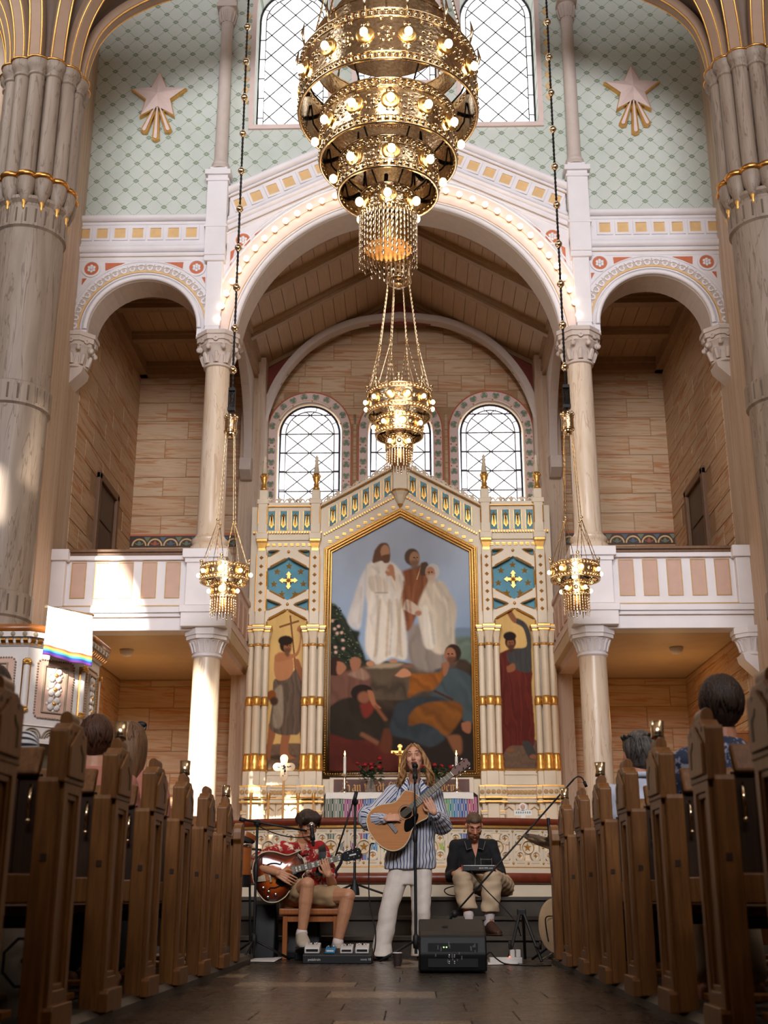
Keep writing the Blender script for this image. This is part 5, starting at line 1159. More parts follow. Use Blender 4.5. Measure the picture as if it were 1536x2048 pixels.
# inscription board with blackletter in gilt strokes
MB().box((AX-1.05, YA-.10, 1.82), (AX+1.05, YA, 2.15)).build('predella', M['cream'], al)
MB().box((AX-.99, YA-.115, 1.90), (AX+.99, YA-.10, 2.125)).build('inscription_board', M['boardb'] if 'boardb' in M else M.setdefault('boardb', plain('brown_painted_board', S(96, 52, 34), .5)), al)
GL = {  # broad-nib strokes on a 1-unit x-height
 'H': (1.25, [[(.1, 1.35), (.25, 1.5), (.25, .1), (.12, 0)], [(.25, 1.5), (.55, 1.35)], [(.25, .75), (.6, 1.0), (.85, .8), (.85, .1), (.7, -.25)], [(.05, .8), (.25, .75)]]),
 'a': (.72, [[(.1, .85), (.3, 1), (.5, .85), (.5, .1), (.6, 0)], [(.5, .6), (.15, .45), (.1, .15), (.25, 0), (.5, .15)]]),
 'n': (.75, [[(.05, .95), (.15, .85), (.15, .1), (.25, 0)], [(.15, .8), (.4, 1), (.52, .85), (.52, .1), (.62, 0)]]),
 'v': (.75, [[(.05, 1.15), (.15, .9), (.15, .2), (.3, 0), (.52, .2)], [(.15, .85), (.4, 1), (.52, .8), (.52, .2)]]),
 'r': (.55, [[(.05, .95), (.15, .85), (.15, .1), (.25, 0)], [(.15, .8), (.38, 1), (.48, .88)]]),
 'd': (.72, [[(.2, 1.45), (.35, 1.3), (.52, .9), (.52, .2), (.3, 0), (.12, .2), (.12, .75), (.3, .9), (.5, .8)]]),
 't': (.5, [[(.18, 1.25), (.18, .1), (.32, 0)], [(.02, .92), (.38, .92)]]),
 'f': (.5, [[(.18, 0), (.18, 1.2), (.3, 1.42), (.45, 1.32)], [(.02, .92), (.4, .92)]]),
 'o': (.72, [[(.12, .85), (.12, .15), (.3, 0), (.52, .15), (.52, .85), (.32, 1), (.12, .85)]]),
 'k': (.7, [[(.12, 1.45), (.12, .1), (.22, 0)], [(.12, .6), (.38, 1), (.5, .85), (.3, .6), (.45, .2), (.6, 0)]]),
 'l': (.36, [[(.05, 1.4), (.14, 1.3), (.14, .1), (.25, 0)]]),
 'e': (.66, [[(.5, .15), (.3, 0), (.12, .15), (.12, .85), (.32, 1), (.5, .82), (.15, .5)]]),
 'm': (1.08, [[(.05, .95), (.15, .85), (.15, .1), (.25, 0)], [(.15, .8), (.36, 1), (.48, .85), (.48, .1), (.56, 0)], [(.48, .8), (.7, 1), (.82, .85), (.82, .1), (.92, 0)]]),
 '.': (.3, [[(.1, .08), (.16, .02)]]), ' ': (.45, [])}
def inscription(text, x0, x1, y, z, h, mat, parent):
    w = sum(GL[{'ö': 'o'}.get(ch, ch)][0] for ch in text); k = (x1-x0)/w; k = min(k, h*1.35); x = (x0+x1)/2-w*k/2; kz = h
    for ch in text:
        g = GL[{'ö': 'o'}.get(ch, ch)]; m = MB(); nib = (.085*k, .07*kz); n = 0
        for stv in g[1]:
            for a, b in zip(stv[:-1], stv[1:]):
                p, q = (x+a[0]*k, z+a[1]*kz), (x+b[0]*k, z+b[1]*kz)
                m.prism([(p[0]-nib[0], p[1]-nib[1]), (p[0]+nib[0], p[1]+nib[1]), (q[0]+nib[0], q[1]+nib[1]), (q[0]-nib[0], q[1]-nib[1])], y-.004, y); n += 1
        if ch == 'ö':
            for o in (.18, .46): m.prism([(x+o*k-.08*k, z+1.25*kz), (x+o*k, z+1.18*kz), (x+o*k+.08*k, z+1.25*kz), (x+o*k, z+1.34*kz)], y-.004, y)
        if n: m.build('letter', mat, parent)
        x += g[0]*k
M['gilt'] = plain('gilt_lettering', S(226, 168, 84), .45, 0)
inscription('Han vardt förklarad för dem.', AX-.84, AX+.84, YA-.116, 1.955, .092, M['gilt'], al)

# ---------------------------------------------------------------- altar table and what stands on it
YT = 17.0
ta = empty('altar_table', (AX, YT+.25, .86), 'altar table with a woven rainbow frontal under the inscription', 'altar')
def weave():
    t = NT('woven_rainbow_frontal'); p = t.sep(t.pos()); x = t.math('DIVIDE', t.math('ADD', p[0], -AX+1.05), 2.1)
    seq = [(90, 104, 96), (60, 92, 84), (128, 140, 134), (70, 104, 92), (150, 70, 130), (126, 60, 120), (176, 76, 120), (168, 50, 84), (40, 92, 160), (60, 116, 180), (60, 140, 190), (44, 150, 160), (110, 170, 90), (140, 180, 90), (150, 170, 70), (230, 190, 70), (236, 204, 96), (226, 120, 50), (206, 70, 46), (200, 60, 50), (214, 70, 56), (226, 110, 50), (236, 190, 80), (226, 200, 90), (150, 176, 80), (100, 160, 90), (50, 140, 150), (60, 130, 190), (50, 100, 170), (60, 90, 160), (170, 70, 110), (160, 60, 120), (110, 60, 120), (80, 96, 110), (70, 110, 96), (150, 156, 148), (80, 104, 96), (96, 112, 104), (120, 128, 122), (160, 164, 156)]
    br = t.n('ShaderNodeValToRGB'); br.color_ramp.interpolation = 'CONSTANT'; e = br.color_ramp.elements; seq = seq[:32]
    while len(e) < len(seq): e.new(.5)
    for i, cc in enumerate(seq): e[i].position = i/len(seq); e[i].color = S(*cc)
    t.put(br.inputs[0], x)
    zc = t.math('FLOOR', t.math('DIVIDE', p[2], .095)); xc = t.math('FLOOR', t.math('MULTIPLY', x, 40.)); ck = t.math('MODULO', t.math('ADD', xc, t.math('ADD', zc, 100.)), 2.)
    fine = t.math('GREATER_THAN', t.math('FRACT', t.math('MULTIPLY', x, 80.)), .5); k = t.math('ABSOLUTE', t.math('SUBTRACT', ck, fine))
    t.set(t.mix(t.math('MULTIPLY', k, .55), br.outputs[0], S(214, 206, 192)), .9); return t.m
M['weave'] = weave(); M['linen'] = plain('white_linen', S(240, 236, 230), .8, var=.03)
MB().box((AX-1.0, YT, .86), (AX+1.0, YT+.6, 1.84)).build('table_body', M['creamd'], ta)
MB().box((AX-1.05, YT-.03, .88), (AX+1.05, YT-.01, 1.80)).build('woven_frontal', M['weave'], ta)
m = MB(); w = 26
vs = []; fs = []
for j, (yy, zz) in enumerate(((.55, 1.865), (.0, 1.868), (-.035, 1.862), (-.045, 1.84), (-.047, 1.775))):
    for i in range(w+1): x = AX-1.04+2.04*i/w; vs.append((x, YT+yy+(.004*sin(i*1.7) if j > 2 else 0), zz+(.005*sin(i*.9) if j == 4 else 0)))
for j in range(4):
    for i in range(w): fs.append((j*(w+1)+i, j*(w+1)+i+1, (j+1)*(w+1)+i+1, (j+1)*(w+1)+i))
m.add(vs, fs); m.add([(AX-1.04, YT+.5, 1.866), (AX-1.06, YT+.5, 1.82), (AX-1.07, YT+.45, 1.5), (AX-1.07, YT+.0, 1.5), (AX-1.06, YT-.03, 1.82), (AX-1.04, YT-.03, 1.866)], [(0, 1, 4, 5), (1, 2, 3, 4)])
m.add([(AX+1.0, YT+.5, 1.866), (AX+1.06, YT+.5, 1.82), (AX+1.07, YT+.45, 1.5), (AX+1.07, YT+.0, 1.5), (AX+1.06, YT-.03, 1.82), (AX+1.0, YT-.03, 1.866)], [(0, 1, 4, 5), (1, 2, 3, 4)])
tag(m.build('altar_cloth', M['linen'], None, 60), 'white linen cloth spread over the altar table', 'cloth')
def candle(px, py0, label):
    p = at(px, 1585, YT+.15); z0 = 1.87
    e = empty('candlestick', (p.x, YT+.15, z0), label, 'candlestick')
    MB().lathe([(.07, z0), (.07, z0+.012), (.05, z0+.03), (.02, z0+.05), (.03, z0+.075), (.016, z0+.10), (.028, z0+.135), (.014, z0+.16), (.022, z0+.20), (.012, z0+.225), (.045, z0+.25), (.045, z0+.26), (.014, z0+.262)], (p.x, YT+.15, 0), 16).build('stick', M['silver'], e, True)
    c = MB().lathe([(.020, z0+.26), (.019, z0+.50), (.004, z0+.505)], (p.x, YT+.15, 0), 12).build('candle', M['linen'], e, 40)
    MB().lathe([(.001, z0+.51), (.012, z0+.53), (.009, z0+.55), (.001, z0+.585)], (p.x, YT+.15, 0), 8).build('flame', M['flame'], c, True)
candle(689, 0, 'silver candlestick with a lit white candle beside the letter H of the board')
candle(914, 0, 'silver candlestick with a lit white candle behind the guitar headstock')
M['vase'] = None
t = NT('clear_glass'); M['vase'] = t.set((.92, .95, .95, 1), .05, Transmission_Weight=.9, IOR=1.3, Alpha=.45); t = NT('thin_glass_shade'); M['shade'] = t.set((.95, .97, .97, 1), .05, Alpha=.12)
M['rosered'] = plain('red_rose_petal', S(150, 16, 30), .5, var=.25, scale=40); M['leafg'] = plain('rose_leaf', S(44, 66, 38), .5, var=.25, scale=30)
def roses(px, label, seed, n):
    r = random.Random(seed); p = at(px, 1585, YT+.2); z0 = 1.87
    e = empty('rose_vase', (p.x, YT+.2, z0), label, 'vase')
    MB().lathe([(.001, z0+.0), (.05, z0+.005), (.08, z0+.03), (.085, z0+.06), (.055, z0+.11), (.04, z0+.14), (.055, z0+.2), (.05, z0+.2), (.036, z0+.14), (.05, z0+.11), (.075, z0+.06), (.07, z0+.03), (.001, z0+.015)], (p.x, YT+.2, 0), 18).build('glass_vase', M['vase'], e, True)
    for i in range(n):
        a = r.uniform(0, TAU); q = r.uniform(.05, .2); tip = Vector((p.x+q*1.15*cos(a), YT+.2+q*.6*sin(a), z0+.34+r.uniform(0, .16)))
        fo = MB(); fo.tube(spline([(p.x, YT+.2, z0+.05), (p.x+.01, YT+.2, z0+.2), tip], 4), .006, 5)
        for k in range(5):
            f = r.uniform(.35, 1.0); b = Vector((p.x, YT+.2, z0+.16)).lerp(tip, f); d = Vector((r.uniform(-1, 1), r.uniform(-.6, .6), r.uniform(-.4, .6))).normalized()*.075; u = d.cross(Vector((0, .3, 1))).normalized()*.026
            fo.add([b, b+d*.5+u, b+d+Vector((0, 0, -.012)), b+d*.5-u, b+d*.5+Vector((0, 0, .012))], [(0, 1, 4), (1, 2, 4), (2, 3, 4), (3, 0, 4)])
        s_ = fo.build('rose_stem', M['leafg'], e)
        ro_ = MB(); ro_.ball(tip, .026, 8, 6, (1, 1, 1.1))
        for k in range(6): b = TAU*k/6; ro_.ball(tip+Vector((.018*cos(b), .018*sin(b), -.004)), .02, 6, 4, (1, 1, 1.2))
        ro_.build('rose_bloom', M['rosered'], s_, True)
    fo = MB()
    for k in range(70):
        b = Vector((p.x+r.uniform(-.15, .15), YT+.2+r.uniform(-.08, .08), z0+.16+r.uniform(0, .2))); d = Vector((r.uniform(-1, 1), r.uniform(-.6, .6), r.uniform(-.5, .5))).normalized()*.07; u = d.cross(Vector((0, .3, 1))).normalized()*.025
        fo.add([b, b+d*.5+u, b+d, b+d*.5-u], [(0, 1, 2, 3)])
    f = fo.build('foliage', M['leafg'], e); f['kind'] = 'stuff'
roses(741, 'glass vase of red roses on the altar beside the singer', 4, 7)
roses(870, 'glass vase of red roses on the altar behind the guitar neck', 9, 6)
cx = at(800, 1500, YT+.3).x; e = empty('altar_crucifix', (cx, YT+.3, 1.87), 'gold altar crucifix half hidden by the head of the singer', 'crucifix')
MB().box((cx-.022, YT+.285, 1.95), (cx+.022, YT+.315, 2.56)).box((cx-.13, YT+.285, 2.43), (cx+.13, YT+.315, 2.47)).box((cx-.035, YT+.28, 2.51), (cx+.035, YT+.32, 2.545)).lathe([(.10, 1.87), (.09, 1.9), (.03, 1.95)], (cx, YT+.3, 0), 12).build('cross', M['gold'], e, bevel=.004)
m = MB(); m.tube([(cx-.10, YT+.275, 2.45), (cx-.05, YT+.27, 2.41), (cx, YT+.265, 2.40), (cx+.05, YT+.27, 2.41), (cx+.10, YT+.275, 2.45)], .011, 6); m.tube([(cx, YT+.265, 2.41), (cx, YT+.265, 2.29), (cx+.01, YT+.26, 2.17), (cx, YT+.27, 2.05)], [.024, .02, .016, .01], 7); m.ball((cx, YT+.26, 2.445), .022, 8, 6); m.build('corpus', M['gold'], e, True)

# ---------------------------------------------------------------- crosses and candle staffs in front of the altarpiece
M['pale'] = plain('pale_birch', S(232, 200, 158), .5); M['markings'] = plain('blue_black_brushwork', S(60, 66, 84), .6); M['staffw'] = plain('honey_staff', S(216, 160, 88), .45)
p = at(568, 1540, 16.4); X = p.x; z0, z1 = at(568, 1562, 16.4).z, at(568, 1509, 16.4).z; zc = at(568, 1534, 16.4).z
e = empty('painted_cross', (X, 16.4, .5), 'round-ended painted wooden cross on a pole in front of the pilgrim painting', 'cross')
m = MB(); W2 = .145
o = []
for (cx_, cz_, a0) in ((W2-.05, zc, -90), (0, z1-.055, 0), (-W2+.05, zc, 90), (0, z0+.055, 180)):
    r_ = .055; o += [(X+cx_+r_*cos(R(a0+180*i/8)), cz_+r_*sin(R(a0+180*i/8))) for i in range(9)]
o2 = []
for i in range(4):
    o2 += o[i*9:(i+1)*9]; k = [(1, 1), (-1, 1), (-1, -1), (1, -1)][i]; o2.append((X+k[0]*.042, zc+k[1]*.05))
m.prism(o2, 16.39, 16.41); m.build('cross_head', M['pale'], e)
m = MB(); r = random.Random(2)
for i in range(30):
    q = r.choice([0, 1, 1]); x, z = (X+r.uniform(-.1, .1), zc+r.uniform(-.012, .012)) if q == 0 else (X+r.uniform(-.022, .022), r.uniform(z0+.03, zc+.02)); m.box((x-.008, 16.386, z-.006), (x+.008, 16.39, z+.008))
k = m.build('brushwork', M['markings'], e); k['kind'] = 'stuff'
MB().tube([(X, 16.4, z0), (X-.01, 16.4, .5)], .016, 8).build('pole', M['staffw'], e)
pz = [(502, 'nearest the pulpit'), (537, 'second from the pulpit'), (596, 'just behind the guitarist'), (627, 'nearest the altar table')]
for px, ds in pz:
    p = at(px, 1595, 16.2); X = p.x; zz = p.z
    e = empty('candle_staff', (X, 16.2, .5), 'thin gilt candle staff with glass shade, '+ds, 'candle staff')
    MB().tube([(X, 16.2, .5), (X, 16.2, zz)], .016, 8).build('staff', M['staffw'], e)
    m = MB(); m.tube([(X-.1, 16.2, zz), (X+.1, 16.2, zz)], .009, 6); m.lathe([(.02, zz-.03), (.025, zz), (.022, zz+.06)], (X, 16.2, 0), 10); m.build('cross_bar', M['gold'], e, 40)
    MB().lathe([(.026, zz+.05), (.026, zz+.24), (.023, zz+.24), (.023, zz+.05)], (X, 16.2, 0), 12).build('glass_shade', M['shade'], e, True)
p = at(1046, 1625, 15.6); X = p.x; e = empty('painted_cross', (X, 15.6, .5), 'small white painted cross with a figure standing behind the altar rail', 'cross')
MB().box((X-.11, 15.6, p.z-.035), (X+.11, 15.615, p.z+.03)).box((X-.03, 15.598, p.z-.16), (X+.03, 15.613, p.z+.02)).lathe([(.05, 0), (.05, .015)], (X, 15.6, p.z+.07), 14, M=RX(-PI/2).to_3x3()).build('cross_head', M['linen'], e)
m = MB()
for i in range(7): m.box((X-.09+i*.028, 15.596, p.z-.012), (X-.075+i*.028, 15.6, p.z+.012))
m.build('brushwork', M['blue'], e); MB().ball((X, 15.6, p.z+.07), .028, 8, 6, (1, .4, 1.2)).build('painted_head', M['pink'], e, True)
MB().tube([(X, 15.62, .5), (X, 15.62, p.z)], .012, 6).build('pole', M['staffw'], e)

# ---------------------------------------------------------------- curved altar rail
rl = empty('altar_rail', (AX, 12.9, .49), 'curved cream altar rail with pierced star panels and a red-brown leather top', 'altar rail')
RC = Vector((AX, 16.5, 0)); RR = 3.72
def rp(a, r=RR, z=0): return Vector((RC.x+r*sin(a), RC.y-r*cos(a), z))
A0 = .66; NA = 40; aa = [-A0+2*A0*i/NA for i in range(NA+1)]
MB().sweep([rp(a, RR, 1.235) for a in aa], [(-.075, -.03), (-.05, -.045), (.05, -.045), (.075, -.03), (.08, .005), (.05, .035), (-.05, .035), (-.08, .005)], (0, 0, 1)).build('padded_top', M['rail'], rl, True)
MB().sweep([rp(a, RR, 1.18) for a in aa], [(-.05, -.012), (.05, -.012), (.05, .018), (-.05, .018)], (0, 0, 1)).build('gilded_moulding', M['gold'], rl)
MB().sweep([rp(a, RR, .775) for a in aa], [(-.035, -.006), (.035, -.006), (.035, .006), (-.035, .006)], (0, 0, 1)).build('gilded_moulding', M['gold'], rl)
MB().sweep([rp(a, RR, .74) for a in aa], [(-.06, -.25), (.06, -.25), (.06, .03), (-.06, .03)], (0, 0, 1)).build('rail_base', M['cream'], rl)
MB().sweep([rp(a, RR+.22, .665) for a in aa], [(-.12, -.05), (.10, -.055), (.13, -.03), (.13, .03), (.10, .05), (-.12, .055)], (0, 0, 1)).build('kneeler_pad', M['rail'], rl, True)
MB().sweep([rp(a, RR+.2, .57) for a in aa], [(-.13, -.09), (.10, -.09), (.10, .05), (-.13, .05)], (0, 0, 1)).build('kneeler_step', M['cream'], rl)
PW, Z0, Z1 = .345, .79, 1.165; hw = PW/2
m = MB(); m.plate([(-hw, Z0), (hw, Z0), (hw, Z1), (-hw, Z1)], [[(-hw+.03, Z0+.055), (hw-.03, Z0+.055), (hw-.03, Z1-.055), (-hw+.03, Z1-.055)]], -.02, .02); frame_me = m.me('panel_frame', M['cream'])
zc = (Z0+Z1)/2; m = MB()
def annul(m, x, z, r0, r1, y0, y1, n=20): m.plate(arc(x, z, r1, 0, TAU*(n-1)/n, n-1), [arc(x, z, r0, 0, TAU*(n-1)/n, n-1)], y0, y1)
m.lathe([(.078, -.02), (.078, .02), (.065, .026), (.06, .012), (0, .012)], (0, 0, zc), 20, M=RX(PI/2).to_3x3())
for q in (-1, 1):
    for k in (-1, 1): m.lathe([(.055, -.02), (.055, .024), (.036, .026), (.034, .008), (0, .008)], (q*.092, 0, zc+k*.085), 16, M=RX(PI/2).to_3x3())
rings_me = m.me('ring_tracery', M['cream'], 30)
star_me = MB().star((0, -.014, zc), .05, .022).me('gilded_star', M['gold'])
gr = MB().tube([(.066*cos(a), -.027, zc+.066*sin(a)) for a in [TAU*i/18 for i in range(18)]], .004, 4, True).me('gilded_ring', M['gold'])
s4 = MB().star((0, -.010, 0), .03, .018, 4, .4).me('gilded_star', M['gold'])
sd = MB().ball((0, -.022, 0), .013, 8, 5).me('gilded_stud', M['gold'], True)
li = MB().box((-.045, -.023, -.002), (.045, -.02, .002)).me('gilded_line', M['whiteline'])
for i in range(-7, 8):
    a = i*PW/RR; T = T3(*rp(a)) @ RZ(a)
    inst('panel_frame', frame_me, rl, T); rt = inst('ring_tracery', rings_me, rl, T); inst('gilded_star', star_me, rt, T); inst('gilded_ring', gr, rt, T)
    for q in (-1, 1):
        for k in (-1, 1): inst('gilded_star', s4, rt, T @ T3(q*.092, 0, zc+k*.085))
    for z in (Z0+.028, Z1-.028):
        inst('gilded_stud', sd, rl, T @ T3(-hw, 0, z)); inst('gilded_stud', sd, rl, T @ T3(0, 0, z))
        for x in (-hw/2, hw/2): inst('gilded_line', li, rl, T @ T3(x, 0, z))
    inst('gilded_stud', sd, rl, T @ T3(-hw, 0, zc))
# ================================================================ PULPIT
PC = Vector((-4.065, 12.3, 0)); AP, PA, CRD = .748, .62, .81
pu = empty('pulpit', (PC.x, PC.y, 0), 'white and pink octagonal pulpit with carved panels under the round pillar', 'pulpit')
def octo(r, z): return [(PC.x+r*cos(R(22.5+45*i)), PC.y+r*sin(R(22.5+45*i)), z) for i in range(8)]
def octbody(levels):
    m = MB(); vs = []; fs = []
    for r, z in levels: vs += octo(r, z)
    for j in range(len(levels)-1):
        for i in range(8): fs.append((j*8+i, j*8+(i+1) % 8, (j+1)*8+(i+1) % 8, (j+1)*8+i))
    fs += [tuple(range(7, -1, -1)), tuple((len(levels)-1)*8+i for i in range(8))]; m.add(vs, fs); return m
M['pulp'] = plain('pulpit_grey_white', S(216, 206, 200), .5, var=.04); M['carve'] = plain('carved_grey_plaster', S(150, 134, 112), .55, var=.12)
octbody([(.20, 0), (.20, 1.2), (.30, 1.5), (.62, 1.82), (.80, 1.9)]).build('pulpit_stem', M['carve'], pu)
octbody([(.84, 1.90), (.84, 1.93), (.81, 1.95), (.81, 2.06), (.83, 2.065), (CRD, 2.08), (CRD, 2.84)]).build('pulpit_body', M['pulp'], pu)
octbody([(.82, 2.83), (.86, 2.86), (.86, 2.90), (.90, 2.915), (.90, 2.965), (.86, 2.97)]).build('cornice', M['pulp'], pu)
hr = MB(); hr.tube([(p[0], p[1], 3.0) for p in octo(.88, 0)], .042, 8, True); hr.build('hand_rail', M['handrail'], pu, True)
fan = MB()
for i in range(7): a = R(20+140*i/6); fan.tube([(0, 0, 0), (.035*cos(a), -.008, .035*sin(a)), (.05*cos(a), -.004, .05*sin(a))], [.006, .010, .006], 5)
fan.tube([(-.034, 0, -.004), (.034, 0, -.004)], .01, 6); fan = fan.me('gilded_shell', M['gold'], True)
rosm = MB().lathe([(.024, 0), (.024, .008), (.015, .009), (.012, .014), (0, .016)], n=12, M=RX(PI/2).to_3x3()).me('gilded_rosette', M['carve'], 40)
cons = MB().prism([(0, 0), (-.045, 0), (-.045, -.02), (-.02, -.045), (0, -.055)], -.022, .022, 'x').me('gilded_bracket', M['goldd'])
cflower = MB()
for a in (45, 135, 225, 315):
    c_, s_ = cos(R(a)), sin(R(a)); cflower.ball((.05*c_, -.006, .05*s_), .034, 8, 5, (1.0, .55, 1.0), RY(-R(a))); cflower.ball((.026*cos(R(a+45)), -.004, .026*sin(R(a+45))+0), .02, 6, 4, (1, .5, 1.0))
for a in (0, 90, 180, 270): cflower.ball((.07*cos(R(a)), -.002, .07*sin(R(a))), .017, 6, 4, (1, .5, 1))
cflower.lathe([(.03, 0), (.034, .012), (.024, .018)], n=14, M=RX(PI/2).to_3x3()); cflower = cflower.me('carved_flower', M['pulp'], True)
cheart = MB().ball((0, -.018, 0), .022, 10, 6, (1, .7, 1)).me('gilded_heart', M['gold'], True)
def bead_line(pts, step, r, mat, parent, name='bead_row'):
    b = MB()
    for p, q in zip(pts[:-1], pts[1:]):
        p, q = Vector(p), Vector(q); n = max(1, int((q-p).length/step))
        for i in range(n): b.ball(p+(q-p)*((i+.5)/n), r, 5, 3)
    o = b.build(name, mat, parent, True); o['kind'] = 'stuff'; return o
for ang in (-45, 0, 45, 90):        # facet normals measured from -Y towards +X
    T = T3(PC.x, PC.y, 0) @ RZ(R(ang)) @ T3(0, -AP, 0)
    MBT = lambda: MB(T)
    fieldp = [(-.17, 2.15), (.17, 2.15), (.20, 2.18), (.20, 2.69), (.17, 2.72), (-.17, 2.72), (-.20, 2.69), (-.20, 2.18)]
    MBT().prism(fieldp, -.012, .002).build('pink_field', M['pink'], pu)
    bead_line([T @ Vector((a, -.014, b)) for a, b in fieldp+fieldp[:1]], .026, .011, M['carve'], pu)
    MBT().plate([(-.13, 2.20), (.13, 2.20), (.13, 2.67), (-.13, 2.67)], [[(-.115, 2.215), (.115, 2.215), (.115, 2.655), (-.115, 2.655)]], -.03, 0).build('panel_frame', M['carve'], pu, bevel=.004)
    for k in range(3):
        f = inst('carved_flower', cflower, pu, T @ T3(0, -.014, 2.295+k*.14)); inst('gilded_boss', cheart, f, T @ T3(0, -.014, 2.295+k*.14))
    for k in range(6):
        inst('gilded_rosette', rosm, pu, T @ T3(-.29+k*.116, -.082, 2.94)); 
    for k in range(9): inst('gilded_bracket', cons, pu, T @ T3(-.296+k*.074, -.03, 2.90))
    # carved frieze of leaf arches under the body
    m = MBT()
    for k in (-1, 0, 1):
        for r_ in (.09, .065): m.tube([(k*.2+r_*cos(t), -.012, 1.955+r_*sin(t)) for t in [PI*j/10 for j in range(11)]], .008, 4)
        for j in range(5): t = R(30+30*j); m.ball((k*.2+.042*cos(t), -.010, 1.955+.042*sin(t)), .013, 6, 4, (1, .6, 1))
    m.build('carved_frieze', M['carve'], pu, True)
for k in range(5):                     # corner colonnettes
    a = R(-90-22.5-45+45*k); x, y = PC.x+(CRD-.012)*cos(a), PC.y+(CRD-.012)*sin(a)
    MB().lathe([(.036, 2.235), (.034, 2.66)], (x, y, 0), 14).build('corner_shaft', M['pulp'], pu, 40)
    MB().lathe([(.0455, 2.20), (.0455, 2.70)], (PC.x+(CRD-.03)*cos(a), PC.y+(CRD-.03)*sin(a), 0), 14).build('shaft_niche', M['goldd'], pu, 40)
    for z, fl_ in ((2.665, 0), (2.23, PI)): inst('gilded_shell', fan, pu, T3(x+.035*cos(a), y+.035*sin(a), z) @ RZ(a+PI/2) @ RY(fl_) @ SCL(1, 1 if not fl_ else -1, 1))
# ---- flag
M['flag'] = None
t = NT('white_banner_with_rainbow_hem'); uv = t.n('ShaderNodeAttribute', attribute_name='v'); 
c = t.ramp(uv.outputs['Fac'], [(0, S(74, 24, 92)), (.04, S(90, 30, 110)), (.045, S(24, 40, 120)), (.085, S(30, 60, 140)), (.09, S(40, 120, 130)), (.125, S(70, 150, 120)), (.13, S(170, 150, 70)), (.165, S(190, 140, 60)), (.17, S(190, 90, 40)), (.205, S(180, 70, 40)), (.21, S(250, 250, 250)), (1, S(250, 250, 250))])
M['flag'] = t.set(c, .8)
nx, nz = 24, 40; vs = []; vv = []
for j in range(nz+1):
    v = j/nz
    for i in range(nx+1):
        u = i/nx; p = Vector((-3.615, 11.53, 2.74)).lerp(Vector((-3.195, 11.80, 2.665)), u).lerp(Vector((-3.60, 11.55, 3.235)).lerp(Vector((-3.215, 11.80, 3.19)), u), v)
        p += Vector((.6, -.75, 0)).normalized()*(.012*sin(u*19+v*2)*(1-.6*v)+.03*(1-v)); p.z += .006*sin(u*9)*(1-v); vs.append(p); vv.append(v)
fs = [(j*(nx+1)+i, j*(nx+1)+i+1, (j+1)*(nx+1)+i+1, (j+1)*(nx+1)+i) for j in range(nz) for i in range(nx)]
fo = MB().add(vs, fs).build('banner', M['flag'], None, True); a_ = fo.data.attributes.new('v', 'FLOAT', 'POINT'); a_.data.foreach_set('value', vv)
sol = fo.modifiers.new('thick', 'SOLIDIFY'); sol.thickness = .004
tag(fo, 'white banner with a rainbow striped hem hanging over the pulpit', 'banner')
lb = empty('book_stand', (-3.42, 11.75, 3.0), 'narrow brass book stand on the pulpit edge holding up the banner', 'book stand')
MB().box((-3.63, 11.55, 3.22), (-3.60, 11.6, 3.245)).tube([(-3.6, 11.57, 3.23), (-3.21, 11.83, 3.20)], .014, 6).build('ledge', M['brass'], lb); MB().tube([(-3.42, 11.80, 3.0), (-3.42, 11.72, 3.22)], .016, 8).build('stem', M['brass'], lb)

